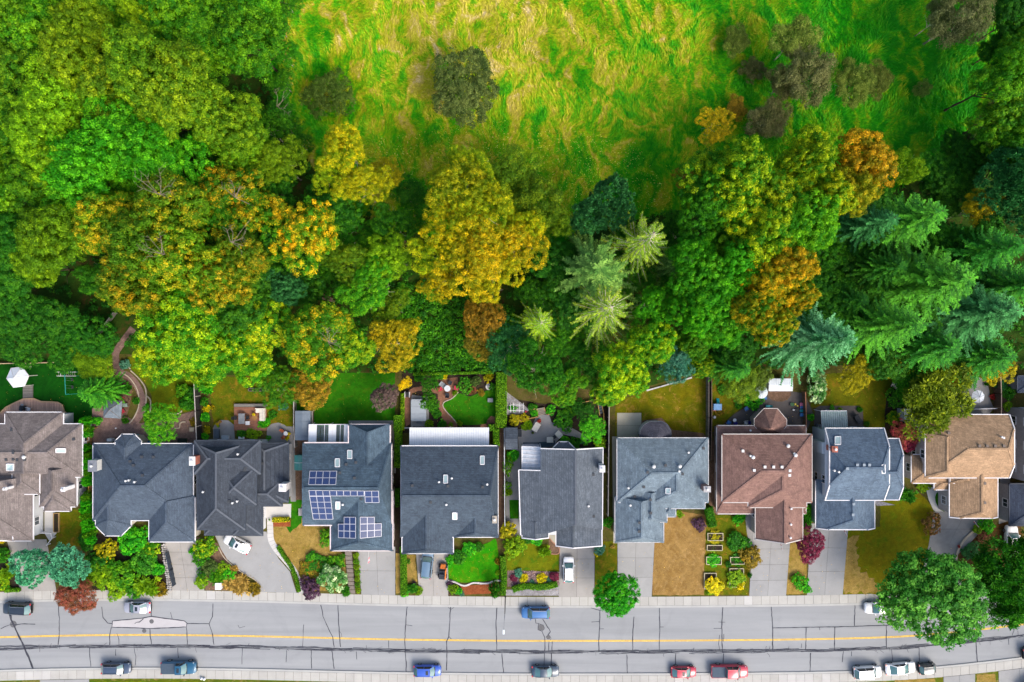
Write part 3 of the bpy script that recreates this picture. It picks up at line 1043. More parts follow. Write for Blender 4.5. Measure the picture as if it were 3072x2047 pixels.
def ribbon(mb,pts,w,z,px=True):
    """flat ribbon along pixel polyline, w metres wide"""
    q = [Vector(P2(*p_)) for p_ in pts] if px else [Vector(p_) for p_ in pts]
    n = len(q)
    v = []
    ws = w if isinstance(w,(list,tuple)) else [w] * n
    for i in range(n):
        d = (q[min(i + 1,n - 1)] - q[max(i - 1,0)])
        if d.length < 1e-6:
            d = Vector((1,0))
        d.normalize()
        s_ = Vector((-d.y,d.x)) * ws[i] * .5
        v += [(q[i].x - s_.x,q[i].y - s_.y,z),(q[i].x + s_.x,q[i].y + s_.y,z)]
    mb.add(v,[(2 * i,2 * i + 2,2 * i + 3,2 * i + 1) for i in range(n - 1)])
M_LINE = ground_mat('road_paint_yellow',S(252,208,60,.8),S(244,190,56,.72),scale=1.5,fine=10,bump=.1)
for off in (-1.45,1.45):
    mb = MB()
    ribbon(mb,[(x,yc(x) + off) for x in range(-1400,4500,30)],.095,ROAD_Z + .012)
    mb.build('centre_line',M_LINE,road)
M_TAR = ground_mat('tar_seal',S(78,80,90,.45),S(104,106,116,.45),scale=1.0,fine=9,bump=.1)
M_PATCH = concrete('road_patch',(.40,.385,.39,1),.05,.1)
def R_(k,pts):
    o = {6: (0,1580),7: (768,1580),8: (1536,1580),9: (2304,1580)}[k]
    return [(o[0] + x / 3.064,o[1] + y / 3.064) for x,y in pts]
patch_pts = R_(6,[(1030,872),(1200,857),(1300,847),(1390,830),(1500,847),(1580,857),(1690,872),(1713,892),(1708,923),(1540,933),(1370,938),(1200,931),(1026,926)])
w = [P2(*q) for q in patch_pts][::-1]
MB().add([(x,y,ROAD_Z + .006) for x,y in w],[tuple(range(len(w)))]).build('patch',M_PATCH,road)
SEALS = [
    (6,.24,[(70,760),(85,800),(100,860),(130,930),(180,1030),(235,1150),(270,1230),(300,1310)]),(6,.08,[(0,945),(40,922),(90,905),(130,900)]),(6,.09,[(130,905),(150,905),(190,897),(320,900)]),
    (6,.09,[(530,700),(542,850),(540,1000),(530,1090)]),(6,.09,[(932,740),(935,780),(945,840),(985,890),(1025,895)]),
    (6,.10,[(1030,870),(1200,855),(1300,845),(1390,828),(1500,845),(1580,855),(1690,870),(1715,890),(1710,925),(1540,935),(1370,940),(1200,933),(1025,928),(1030,870)]),
    (6,.10,[(1020,930),(1005,1000),(1005,1090)]),(6,.07,[(1070,985),(1090,1040),(1090,1090)]),(6,.10,[(1385,770),(1388,830)]),(6,.10,[(1375,940),(1378,1010),(1390,1085)]),
    (6,.09,[(1708,925),(1718,1000),(1718,1090)]),(6,.09,[(1715,895),(1920,895),(1950,830),(1955,710)]),(6,.09,[(1920,895),(1945,970),(1965,1090)]),(6,.08,[(820,1120),(822,1200),(832,1290)]),
    (6,.08,[(1060,1130),(1060,1190)]),(6,.08,[(1230,1120),(1245,1200),(1240,1280)]),(6,.08,[(1630,1120),(1638,1210)]),(6,.08,[(2225,1120),(2222,1270)]),(6,.06,[(1565,790),(1580,850)]),
    (6,.10,[(1315,850),(1280,880),(1250,882),(1235,895)]),(6,.05,[(2185,910),(2200,935),(2250,920)]),
    (7,.09,[(595,725),(615,830),(660,930),(705,1020),(717,1110)]),(7,.09,[(752,725),(760,900),(770,1030),(775,1110)]),(7,.05,[(760,955),(785,990),(788,1020)]),(7,.10,[(1388,740),(1375,900),(1368,1040),(1370,1130),(1378,1250),(1380,1350)]),
    (7,.10,[(1788,740),(1780,880),(1772,1015),(1752,1060),(1755,1160),(1750,1325)]),(7,.06,[(1765,745),(1788,765),(1820,745)]),(7,.06,[(1772,1015),(1798,1040)]),(7,.10,[(2215,745),(2205,900),(2212,1060),(2215,1150)]),(7,.09,[(2260,1170),(2275,1345)]),
    (7,.06,[(437,905),(425,1110)]),(7,.07,[(280,1140),(275,1250)]),(7,.08,[(505,1140),(510,1310)]),(7,.10,[(695,1140),(705,1200),(717,1310)]),(7,.07,[(922,1150),(925,1225)]),(7,.07,[(1218,1050),(1220,1130)]),(7,.06,[(1378,905),(1435,915)]),
    (8,.10,[(215,850),(218,890),(245,895),(240,950),(275,965),(300,1020),(305,1060),(300,1150)]),(8,.10,[(280,850),(355,970),(330,1000)]),(8,.08,[(340,1060),(338,1150)]),(8,.09,[(370,1060),(368,1150)]),(8,.09,[(298,1170),(295,1280)]),(8,.09,[(362,1170),(360,1280)]),
    (8,.06,[(245,895),(290,910),(300,940),(275,965)]),(8,.06,[(310,1020),(340,1000),(360,1030),(350,1050)]),
    (8,.10,[(810,775),(805,940),(800,1050),(800,1150)]),(8,.08,[(725,750),(770,765),(815,775)]),(8,.06,[(730,880),(800,875)]),(8,.05,[(805,943),(845,943)]),(8,.09,[(1122,830),(1112,1000),(1110,1140)]),(8,.09,[(1357,750),(1360,900),(1355,1140)]),(8,.05,[(1360,925),(1395,926)]),
    (8,.11,[(1942,740),(1930,900),(1935,1150)]),(8,.09,[(1058,1180),(1062,1350)]),(8,.09,[(1505,1170),(1505,1285)]),(8,.09,[(1945,1170),(1942,1260)]),(8,.06,[(1910,1000),(1900,1080),(1910,1140)]),(8,.06,[(1950,990),(1945,1060)]),(8,.05,[(1855,940),(1925,940)]),(8,.05,[(1900,880),(1960,882)]),
    (9,.11,[(33,735),(45,930),(45,1140)]),(9,.09,[(45,935),(300,930),(650,925),(1095,910),(1300,900)]),(9,.09,[(803,720),(798,915)]),(9,.09,[(355,935),(348,1130)]),(9,.10,[(618,930),(612,1140)]),(9,.09,[(1092,910),(1092,1125)]),(9,.11,[(395,1165),(388,1335)]),
    (9,.07,[(697,1150),(685,1250)]),(9,.08,[(1140,1130),(1148,1240)]),(9,.08,[(1393,1115),(1395,1240)]),(9,.11,[(1915,1060),(1930,1250)]),(9,.10,[(1990,830),(1945,960),(1940,1050)]),(9,.06,[(2300,960),(2305,1010)]),(9,.07,[(2215,1030),(2218,1090)]),(9,.07,[(1860,980),(1930,1020),(1935,1050)]),(9,.06,[(475,930),(480,955)]),(9,.06,[(770,1150),(770,1195)]),
]
rd = random.Random(5)
def wobble(pts,amp=.7):
    out = []
    for a,b in zip(pts[:-1],pts[1:]):
        d = math.dist(a,b)
        k = max(1,int(d / 9))
        for j in range(k):
            t = j / k
            out.append((a[0] + (b[0] - a[0]) * t + rd.uniform(-amp,amp),a[1] + (b[1] - a[1]) * t + rd.uniform(-amp,amp) * .5))
    out.append(pts[-1])
    return out
for i,(k,wd_,pts) in enumerate(SEALS):
    mb = MB()
    q = wobble(R_(k,pts))
    ribbon(mb,q,[wd_ * 1.25 * rd.uniform(.7,1.35) for _ in q],ROAD_Z + .018 + .0006 * (i % 7))
    mb.build('crack_seal',M_TAR,road)
# the long seam of overlapping seal bands
for j in range(7):
    mb = MB()
    ph = rd.uniform(0,9)
    q = []
    wv = []
    x = -700 + rd.uniform(0,60)
    while x < 3700:
        o_ = 33 + (j - 3) * 1.5 + 3.2 * mnoise.noise(Vector((x * .013,ph,0))) + 1.6 * mnoise.noise(Vector((x * .06,ph,5)))
        q.append((x,yc(x) + o_)); wv.append(max(.035,.075 + .07 * mnoise.noise(Vector((x * .03,ph,2)))))
        x += rd.uniform(8,14)
        if len(q) > 12 and rd.random() < (.012 if j in (2,3) else .09):
            ribbon(mb,q,wv,ROAD_Z + .024 + .0008 * j)
            q,wv = [],[]
            x += rd.uniform(5,140) if j not in (2,3) else 0
    if len(q) > 1:
        ribbon(mb,q,wv,ROAD_Z + .024 + .0008 * j)
    mb.build('seam_seal',M_TAR,road)
# short ragged side cracks along the seam
mb = MB()
for i in range(110):
    x = rd.uniform(-100,3200)
    y = yc(x) + 33 + rd.uniform(-7,7)
    a = rd.choice([1.3,-1.3,.4,-.4]) + rd.uniform(-.3,.3)
    l = rd.uniform(4,16)
    q = [(x,y),(x + math.cos(a) * l * .5 + rd.uniform(-2,2),y + math.sin(a) * l * .5),(x + math.cos(a) * l,y + math.sin(a) * l + rd.uniform(-1,1))]
    ribbon(mb,q,rd.uniform(.03,.06),ROAD_Z + .031)
o = mb.build('hairline_cracks',M_TAR,road); o['kind'] = 'stuff'
# round patches and iron covers
M_IRON = plain('iron_cover',S(120,120,122,.5),.6,.2,6)
for (k,x,y,r) in ((6,1390,875,.36),(6,1322,962,.34),(6,118,900,.55),(8,335,1020,.35),(8,268,930,.5)):
    q = R_(k,[(x,y)])[0]
    X,Y = P2(*q)
    MB().lathe((X,Y,ROAD_Z),[(r,.0),(r,.010),(r * .86,.013),(r * .3,.013)],18).build('utility_cover',M_IRON,road)
# pavements ------------------------------------------------------------------
M_SLAB = concrete('pavement_concrete',(.355,.345,.318,1),.07,.22)
M_SLAB2 = concrete('pavement_concrete_new',(.40,.39,.37,1),.05,.1)
M_KERB = concrete('kerb_concrete',(.335,.335,.32,1),.08,.28)
M_JOINT = ground_mat('joint_dirt',S(120,110,95,.4),S(90,84,66,.4),scale=1,fine=12)
def pavement(name,sgn,fk):
    base = strip(name,lambda x: fk(x) + sgn * 6.6,lambda x: fk(x) + sgn * SWN,-.02,M_JOINT)
    setp(base,kind='structure')
    kerb = strip('kerb',fk,lambda x: fk(x) + sgn * 6.0,.0,M_KERB,thick=.16)
    setp(kerb,kind='structure')
    x = -420.0
    i = 0
    rdd = random.Random(3 if sgn > 0 else 4)
    while x < 3500:
        wpx = 26.0
        x0,x1 = x + .35,x + wpx - .35
        pts = [P2(x0,fk(x0) + sgn * 6.5),P2(x1,fk(x1) + sgn * 6.5),P2(x1,fk(x1) + sgn * (SWN - .3)),P2(x0,fk(x0) + sgn * (SWN - .3))]
        new = (sgn > 0 and (25 < x < 135 or 2330 < x < 2420 or 2100 < x < 2200)) or rdd.random() < .02
        mb = MB().prism(pts,-.05,.012 + rdd.uniform(-.004,.004))
        mb.build('slab',M_SLAB2 if new else M_SLAB,base)
        x += wpx
        i += 1
    return base
pavement('pavement',-1,top_kerb)
pavement('pavement',1,bot_kerb)
# ------------------------------------------------------------------ gardens: lawns, beds, driveways, patios
HK = .56
def lawn_m(name,c1,c2,c3=None,**kw):
    return ground_mat(name,S(*c1,HK),S(*c2,HK),S(*c3,HK) if c3 else None,**kw)
M_LOT = lawn_m('lot_soil',(88,92,34),(112,104,52),(120,96,66),scale=.35,fine=7)
G_DEEP = lawn_m('lawn_deep_green',(8,74,6),(18,92,8),scale=.3,fine=10,bump=.3)
G_LUSH = lawn_m('lawn_lush',(36,116,8),(60,138,10),(84,122,14),scale=.35,fine=10,bump=.3)
G_BRIGHT = lawn_m('lawn_bright',(38,156,2),(70,160,4),(120,146,10),scale=.22,fine=10,bump=.25)
G_OLIVE = lawn_m('lawn_olive',(104,122,10),(128,132,12),(60,128,14),scale=.22,fine=9)
G_PATCHY = lawn_m('lawn_patchy',(84,112,10),(128,122,14),(160,122,36),scale=.35,fine=8)
G_BROWN = lawn_m('lawn_brown',(134,122,10),(104,116,12),(170,136,56),scale=.3,fine=9)
G_DRY = lawn_m('lawn_dry',(182,146,86),(160,124,66),(196,160,104),scale=.4,fine=9)
G_DRYTAN = lawn_m('lawn_dry_tan',(190,160,88),(168,138,66),(140,128,40),scale=.4,fine=8)
G_MOSSY = lawn_m('lawn_mossy',(122,124,8),(136,124,10),(100,128,10),scale=.3,fine=10,bump=.3)
G_OLIVEBROWN = lawn_m('lawn_olive_brown',(98,116,12),(124,122,14),(150,116,32),scale=.3,fine=9)
SOIL = lawn_m('soil',(128,100,80),(150,120,100),(110,92,62),scale=.6,fine=9)
SOIL_DARK = lawn_m('soil_dark',(58,48,42),(78,64,54),(60,78,30),scale=.6,fine=9)
BARKCHIP = lawn_m('bark_mulch',(176,98,58),(150,80,48),(190,118,72),scale=1.5,fine=12)
GRAVEL = lawn_m('pale_gravel',(200,198,200),(168,164,168),(140,120,112),scale=1.6,fine=9,bump=1.0)
C_DRIVE = concrete('driveway_grey',(.262,.262,.258,1),.07,.3)
C_DRIVEW = concrete('driveway_warm',(.285,.270,.250,1),.08,.35)
C_PALE = concrete('path_pale',(.46,.45,.43,1),.05,.1)
C_PATIO = concrete('patio_grey',(.225,.22,.215,1),.14,.35)
C_PATIOW = concrete('patio_cream',(.36,.34,.27,1),.09,.4)
C_DARK = concrete('patio_dark',(.085,.075,.07,1),.2,.4)
C_EDGE = concrete('edging_stone',(.40,.34,.26,1),.12,.2)
PAVER = brick_mat('paver_pink',S(168,134,122,HK),S(142,112,104,HK),S(110,90,80,HK),.30,.20)
BRICKP = brick_mat('brick_paving',S(178,120,88,HK),S(150,98,74,HK),S(130,100,78,HK),.22,.11)
# the cultivated plots as one layer above the forest soil
LOT = [(-700,1085),(150,1085),(300,1060),(420,1065),(640,1125),(900,1130),(1190,1110),(1520,1105),(1840,1190),(2080,1120),(2420,1100),(2700,1090),(3100,1085),(3800,1085),(3800,top_kerb(3800) - SWN),(3300,top_kerb(3300) - SWN)] + [(x,top_kerb(x) - SWN + 1.5) for x in range(3072,-701,-96)]
sheet('plots',LOT,M_LOT,z=.006)
def lw(pts,mat,name='lawn',z=.020,smooth=0,rough=2.0,**kw):
    return sheet(name,pts,mat,z=z,smooth=smooth,rough=rough,**kw)
# --- back gardens
lw([(-300,1092),(280,1086),(285,1280),(215,1285),(180,1235),(60,1220),(-300,1290)],G_DEEP)
lw([(386,1072),(480,1080),(545,1120),(592,1140),(590,1225),(545,1236),(540,1242),(462,1240),(455,1195),(437,1152),(392,1108),(380,1095)],G_OLIVE,smooth=2)
lw([(606,1130),(880,1128),(880,1285),(700,1290),(640,1275),(632,1200),(625,1160)],G_PATCHY,smooth=0)
lw([(886,1120),(1185,1118),(1185,1280),(940,1280),(938,1235),(886,1232)],G_LUSH,rough=1)
o5 = lambda l: [(1160 + x / 5.226,1100 + y / 5.226) for x,y in l]
lw(o5([(890,590),(930,555),(1010,520),(1120,420),(1250,455),(1330,462),(1500,400),(1705,380),(1712,760),(1630,772),(1570,850),(1530,900),(1150,905),(1010,760),(900,640)]),G_LUSH,rough=.6,smooth=3,z=.045)
lw([(1846,1205),(1930,1176),(2085,1130),(2126,1112),(2128,1312),(1846,1314)],G_BROWN)
lw([(2136,1110),(2240,1115),(2250,1210),(2200,1240),(2155,1290),(2136,1300)],G_PATCHY)
lw([(2440,1120),(2690,1120),(2660,1180),(2665,1290),(2590,1290),(2590,1232),(2460,1228),(2432,1222)],G_OLIVEBROWN)
lw([(2690,1090),(2990,1095),(2970,1150),(2900,1190),(2700,1230)],G_MOSSY)
# --- front gardens
lw([(160,1530),(262,1530),(262,1640),(170,1640)],G_PATCHY)
lw([(800,1580),(820,1582),(870,1520),(925,1570),(985,1580),(998,1640),(1036,1665),(1040,1770),(905,1775),(880,1710),(850,1665),(822,1625)],G_DRYTAN)
lw([(866,1500),(905,1500),(905,1570),(870,1600),(858,1580)],G_LUSH,z=.030)
lw(o5([(0,0)]) and [(1345,1690),(1372,1662),(1420,1648),(1470,1625),(1490,1625),(1497,1735),(1470,1742),(1400,1748),(1365,1745),(1348,1738)],G_BRIGHT,smooth=3,rough=.5,z=.045)
lw([(1187,1655),(1204,1655),(1206,1780),(1187,1780)],G_DRYTAN)
lw([(1220,1665),(1246,1665),(1252,1745),(1222,1750)],G_DRYTAN)
lw([(1520,1630),(1676,1635),(1676,1715),(1520,1712)],G_OLIVE)
lw([(1785,1625),(1852,1625),(1850,1782),(1785,1782)],G_PATCHY)
lw([(1964,1545),(2030,1532),(2120,1545),(2120,1785),(1956,1786),(1962,1640)],G_DRY)
lw([(2118,1545),(2236,1548),(2246,1640),(2246,1785),(2112,1785)],G_PATCHY)
lw([(2368,1620),(2408,1612),(2420,1680),(2418,1782),(2358,1783)],G_DRYTAN)
lw([(2545,1590),(2640,1580),(2640,1500),(2760,1480),(2800,1520),(2795,1600),(2770,1690),(2765,1785),(2528,1782),(2540,1620)],G_MOSSY)
lw([(2532,1650),(2545,1612),(2572,1606),(2566,1650),(2580,1710),(2640,1760),(2640,1782),(2528,1782)],G_DRYTAN,z=.032,rough=9)
lw([(2808,1480),(2838,1470),(2840,1530),(2822,1530),(2806,1505)],G_LUSH,smooth=2,rough=.5,z=.03)
# hedge strip lawn and verge grass across the road
lw([(270,2043),(610,2043),(610,2200),(270,2200)],G_OLIVE,z=.02)
lw([(768,2046),(885,2046),(885,2200),(768,2200)],G_PATCHY,z=.02)
lw([(2685,2041),(2805,2036),(2805,2200),(2685,2200)],G_DRYTAN,z=.02)
lw([(2930,2024),(2985,2022),(2990,2200),(2930,2200)],G_DRYTAN,z=.02)
def panels(name,poly,cols,rows,mat,gap=.6,z=.05,thick=.05):
    """concrete bay: slabs laid out in the quadrilateral poly (tl, tr, br, bl), each its own piece"""
    tl,tr,br,bl = poly
    Z_COUNT[0] += 1
    z += .0011 * (Z_COUNT[0] % 9)
    def at(u,v):
        a = (tl[0] + (tr[0] - tl[0]) * u,tl[1] + (tr[1] - tl[1]) * u)
        b = (bl[0] + (br[0] - bl[0]) * u,bl[1] + (br[1] - bl[1]) * u)
        return (a[0] + (b[0] - a[0]) * v,a[1] + (b[1] - a[1]) * v)
    base = sheet(name,poly,M_JOINT,z=z - thick * .5)
    W = math.dist(tl,tr); H = math.dist(tl,bl)
    gu,gv = gap * .5 / W,gap * .5 / H
    for i in range(cols):
        for j in range(rows):
            u0,u1 = i / cols + gu,(i + 1) / cols - gu
            v0,v1 = j / rows + gv,(j + 1) / rows - gv
            MB().prism([P2(*at(u0,v0)),P2(*at(u1,v0)),P2(*at(u1,v1)),P2(*at(u0,v1))],z - thick,z).build('slab',mat,base)
    return base
ky = lambda x: top_kerb(x) - SWN + .5
panels('driveway',[(20,1618),(140,1618),(170,ky(170)),(62,ky(62))],2,3,C_DRIVEW)
panels('driveway',[(489,1618),(588,1618),(614,ky(614)),(511,ky(511))],2,4,C_DRIVEW)
sheet('driveway',[(640,1595),(800,1595),(808,1625),(836,1676),(870,1715),(890,ky(890)),(783,ky(783)),(770,1742),(722,1712),(682,1678),(662,1645),(655,1628)],C_DRIVE,z=.048)
panels('driveway',[(1072,1640),(1186,1640),(1186,ky(1186)),(1084,ky(1084))],2,2,C_DRIVE)
panels('driveway',[(1247,1648),(1345,1648),(1345,ky(1345)),(1258,ky(1258))],2,2,C_DRIVEW)
panels('driveway',[(1680,1620),(1784,1620),(1783,ky(1783)),(1676,ky(1676))],2,3,C_DRIVEW)
panels('driveway',[(1852,1615),(1964,1615),(1955,ky(1955)),(1853,ky(1853))],2,3,C_DRIVE)
panels('driveway',[(2258,1600),(2372,1600),(2358,ky(2358)),(2247,ky(2247))],2,4,C_DRIVE)
sheet('path',[(2232,1530),(2268,1530),(2262,1612),(2252,1650),(2246,1640)],C_PATIO,z=.036)
panels('driveway',[(2432,1570),(2545,1575),(2528,ky(2528)),(2420,ky(2420))],2,3,C_DRIVE)
sheet('path',[(2776,1462),(2850,1460),(2852,1540),(2820,1545),(2800,1530),(2786,1500)],C_PALE,z=.024)
panels('driveway',[(2800,1535),(2995,1535),(2900,1640),(2785,1640)],2,2,C_PATIO)
sheet('driveway',[(2785,1638),(2898,1638),(2872,1665),(2864,1700),(2880,1740),(2905,ky(2905)),(2762,ky(2762)),(2772,1690)],C_PATIO,z=.052)
panels('driveway',[(2085,bot_kerb(2085) + SWN),(2300,bot_kerb(2300) + SWN),(2300,2200),(2085,2200)],3,2,C_DRIVE)
panels('driveway',[(2830,bot_kerb(2830) + SWN),(2925,bot_kerb(2925) + SWN),(2925,2200),(2830,2200)],2,2,C_DRIVE)
panels('driveway',[(2995,bot_kerb(2995) + SWN),(3120,bot_kerb(3120) + SWN),(3140,2200),(3000,2200)],2,2,C_DRIVE)
panels('driveway',[(120,bot_kerb(120) + SWN),(268,bot_kerb(268) + SWN),(268,2200),(120,2200)],2,2,C_DRIVE)
# curved pale footpath, each flag its own piece
def path_flags(name,centre,wpx,mat,step=8.0,z=.056,gap=.5):
    q = smooth_pts(centre,False,8)
    d = [0]
    for a,b in zip(q[:-1],q[1:]):
        d.append(d[-1] + math.dist(a,b))
    def at(s):
        for i in range(len(q) - 1):
            if d[i + 1] >= s:
                t = (s - d[i]) / max(1e-6,d[i + 1] - d[i])
                p_ = (q[i][0] + (q[i + 1][0] - q[i][0]) * t,q[i][1] + (q[i + 1][1] - q[i][1]) * t)
                dx,dy = q[i + 1][0] - q[i][0],q[i + 1][1] - q[i][1]
                l = math.hypot(dx,dy)
                return p_,(-dy / l,dx / l)
        return q[-1],(0,1)
    mb = MB()
    ribbon(mb,q,wpx * PXM * .98,z - .03)
    base = mb.build(name,M_JOINT)
    setp(base,kind='structure')
    s = 0
    while s < d[-1] - 1:
        s1 = min(s + step,d[-1])
        (a,na),(b,nb) = at(s + gap * .5),at(s1 - gap * .5)
        h = wpx / 2
        MB().prism([P2(a[0] - na[0] * h,a[1] - na[1] * h),P2(b[0] - nb[0] * h,b[1] - nb[1] * h),P2(b[0] + nb[0] * h,b[1] + nb[1] * h),P2(a[0] + na[0] * h,a[1] + na[1] * h)],z - .04,z).build('flagstone',mat,base)
        s = s1
    return base
path_flags('path',[(810,1552),(811,1590),(814,1622),(832,1652),(858,1682),(882,1712),(896,1745),(907,ky(907))],18,C_PALE,12)
sheet('path',[(797,1512),(874,1512),(873,1553),(797,1555)],C_PALE,z=.034)
sheet('path',[(134,1530),(166,1530),(170,1600),(150,1625),(134,1600)],C_PALE,z=.034)
# patios
sheet('patio',[(277,1225),(330,1225),(420,1270),(480,1262),(592,1230),(592,1335),(277,1335)],PAVER,z=.030)
sheet("garden_bed",[(310,1140),(318,1118),(345,1112),(380,1120),(400,1148),(395,1180),(380,1250),(330,1265),(300,1235),(312,1180)],SOIL,z=.026,smooth=2)
def band(name,pts,wm,mat,z,kind='structure'):
    mb = MB()
    ribbon(mb,smooth_pts(pts,False,6),wm,z)
    return setp(mb.build(name,mat),kind=kind)
band('path',[(400,985),(385,1005),(366,1030),(348,1060),(350,1095),(356,1116),(384,1128),(408,1152),(425,1190),(427,1225),(412,1258),(392,1284)],1.15,PAVER,.050)
def edging(label,pts,w=.16,h=.16,mat=None,step=5.5,group='stone edgings',name='stone_edging',cat='edging'):
    q = smooth_pts(pts,False,8)
    c = P(*pts[0])
    t = thing(name,label,cat,c,0,group)
    acc = 0
    last = q[0]
    for a in q[1:]:
        if math.dist(a,last) >= step:
            p0,p1 = P(*last,0),P(*a,0)
            MB().bar((p0[0],p0[1],h * .5),(p1[0] * .96 + p0[0] * .04,p1[1] * .96 + p0[1] * .04,h * .5),w * random.uniform(.85,1.15),h).build('stone',mat or C_EDGE,t)
            last = a
    return t
edging('pale stone edging on the inner side of the curved garden path',[(366,1118),(392,1136),(414,1172),(418,1215),(405,1250),(388,1272)])
edging('pale stone edging on the outer side of the curved garden path',[(393,1112),(420,1138),(438,1168),(439,1210),(436,1240)])
edging('short curved stone edging beside the olive lawn',[(441,1188),(452,1200),(453,1222),(450,1240)])
edging('low stone edging between the olive lawn and the brick yard',[(498,1240),(520,1242),(540,1240),(546,1232)])
edging('stepped stone edging by the dark planter',[(525,1284),(540,1284),(542,1268),(562,1266)])
edging('stone edging around the path junction by the fern',[(385,1084),(386,1100),(395,1110)])
sheet('patio',[(640,1283),(648,1268),(664,1260),(685,1262),(702,1275),(705,1322),(640,1322)],C_PATIO,z=.036)
sheet('patio',[(801,1285),(815,1272),(835,1268),(852,1274),(860,1280),(880,1280),(880,1330),(800,1330)],C_PATIO,z=.036)
sheet('path',[(866,1320),(884,1320),(888,1505),(872,1505)],C_PATIO,z=.034)
sheet('path',[(884,1320),(932,1320),(915,1560),(890,1560)],SOIL,z=.030)
sheet('patio',[(1046,1262),(1180,1262),(1188,1420),(1168,1420),(1168,1290),(1046,1290)],C_PATIO,z=.036)
sheet('path',[(1176,1300),(1205,1300),(1210,1660),(1182,1660)],SOIL_DARK,z=.028)
# brick patio and path of the clipped-hedge garden
sheet('garden_bed',[(1206,1110),(1492,1105),(1492,1300),(1206,1300)],SOIL_DARK,z=.020)
sheet('patio',o5([(280,480),(340,380),(420,330),(560,310),(640,360),(780,330),(790,200),(1110,165),(1130,300),(1115,405),(1010,510),(900,545),(880,600),(900,660),(1010,775),(1110,900),(1110,960),(950,960),(850,770),(810,600),(800,430),(700,400),(500,380),(400,420),(370,560),(370,900),(300,940),(270,700)]),BRICKP,z=.034)
sheet('patio',o5([(370,440),(660,480),(665,940),(380,945)]),C_PATIO,z=.030)
sheet('patio',o5([(1470,920),(1560,850),(1640,775),(1710,765),(1740,960),(1470,960)]),BRICKP,z=.035)
edging('pale kerb curving round the heart shaped lawn',o5([(1125,400),(1080,450),(1010,510),(930,540),(885,580),(890,640),(950,720),(1020,790),(1110,900)]),w=.14,group=None)
sheet('path',[(1494,1280),(1512,1280),(1515,1620),(1496,1620)],SOIL,z=.028)
# grey paved yard
o6 = lambda l: [(1500 + x / 5.228,1130 + y / 5.228) for x,y in l]
sheet('garden_bed',o6([(80,330),(700,430),(1500,360),(1700,400),(1690,1200),(300,1200),(80,800)]),SOIL_DARK,z=.018)
sheet('patio',o6([(560,640),(600,600),(770,600),(810,720),(960,760),(1100,790),(1260,880),(1390,1000),(1230,960),(980,905),(900,1010),(860,1080),(340,1200),(290,1140),(280,830),(450,810),(520,740)]),C_PATIO,z=.036)
sheet('patio',o6([(90,230),(370,440),(470,530),(300,590),(100,600)]),GRAVEL,z=.026)
sheet('pond',o6([(360,1030),(700,1025),(860,1000),(870,1090),(700,1110),(360,1110)]),glass_mat('pond_water',S(60,85,105,.5),.12),z=.046)
sheet('path',[(1538,1345),(1562,1345),(1562,1610),(1518,1610),(1518,1380)],C_PATIO,z=.030)
lw([(1528,1500),(1556,1500),(1556,1556),(1530,1556)],G_LUSH,rough=.5,z=.04)
sheet('path',[(1642,1560),(1674,1560),(1674,1640),(1655,1625),(1642,1600)],C_PATIOW,z=.036)
sheet('garden_bed',[(1646,1618),(1676,1636),(1676,1662),(1646,1662)],SOIL,z=.034)
panels('patio',[(1851,1239),(1924,1239),(1924,1314),(1851,1314)],1,2,C_PATIOW)
sheet('path',[(1836,1310),(1852,1310),(1858,1630),(1840,1630)],C_PATIOW,z=.030)
sheet('patio',[(1924,1262),(1985,1254),(2018,1290),(2110,1300),(2124,1318),(1924,1318)],SOIL,z=.030)
sheet('patio',[(2155,1290),(2200,1245),(2250,1215),(2300,1180),(2382,1176),(2420,1196),(2422,1290),(2155,1300)],C_DARK,z=.034,smooth=2)
sheet('patio',[(2305,1172),(2372,1172),(2362,1200),(2330,1205),(2308,1195)],SOIL,z=.040,smooth=2)
sheet('path',[(2126,1320),(2152,1320),(2150,1540),(2128,1540)],SOIL,z=.026)
sheet('patio',[(2446,1225),(2460,1218),(2578,1218),(2588,1232),(2590,1290),(2440,1290)],C_DARK,z=.034)
sheet('patio',[(2895,1134),(2942,1134),(2962,1150),(2970,1200),(2965,1245),(2760,1245),(2850,1200)],C_PATIO,z=.034,smooth=2)
sheet('garden_bed',[(2660,1190),(2690,1160),(2740,1190),(2745,1290),(2690,1330),(2655,1300)],SOIL_DARK,z=.026,smooth=2)
sheet('garden_bed',[(2984,1110),(3030,1110),(3030,1250),(2984,1250)],SOIL,z=.026)
# front beds
sheet('garden_bed',[(280,1600),(488,1610),(506,ky(506)),(270,ky(270)),(262,1650)],SOIL_DARK,z=.018)
sheet('garden_bed',[(-10,1640),(40,1640),(62,1772),(-10,1772)],SOIL_DARK,z=.018)
sheet('garden_bed',[(590,1610),(652,1630),(690,1690),(780,ky(780) - 2),(616,ky(616) - 2)],SOIL,z=.020)
sheet('garden_bed',[(818,1555),(872,1555),(872,1580),(820,1580)],BARKCHIP,z=.044)
sheet('garden_bed',[(1378,1752),(1420,1756),(1470,1752),(1490,1748),(1496,1780),(1390,1784)],BARKCHIP,z=.038)
sheet('garden_bed',[(1346,1745),(1392,1758),(1392,1787),(1346,1787)],SOIL_DARK,z=.030)
sheet('garden_bed',[(1522,1712),(1678,1716),(1678,1758),(1522,1760)],lawn_m('heather_bed',(140,112,108),(164,138,136),(110,108,70),scale=1.2,fine=9),z=.030)
sheet('gravel_strip',[(1518,1770),(1600,1764),(1678,1756),(1678,1787),(1518,1787)],GRAVEL,z=.032)
sheet('garden_bed',[(2925,1600),(2990,1575),(3060,1570),(3060,1720),(2880,1700),(2868,1665),(2880,1640)],lawn_m('mulch_island',(120,80,40),(96,70,40),(60,90,40),scale=.8,fine=9),z=.030,smooth=2)
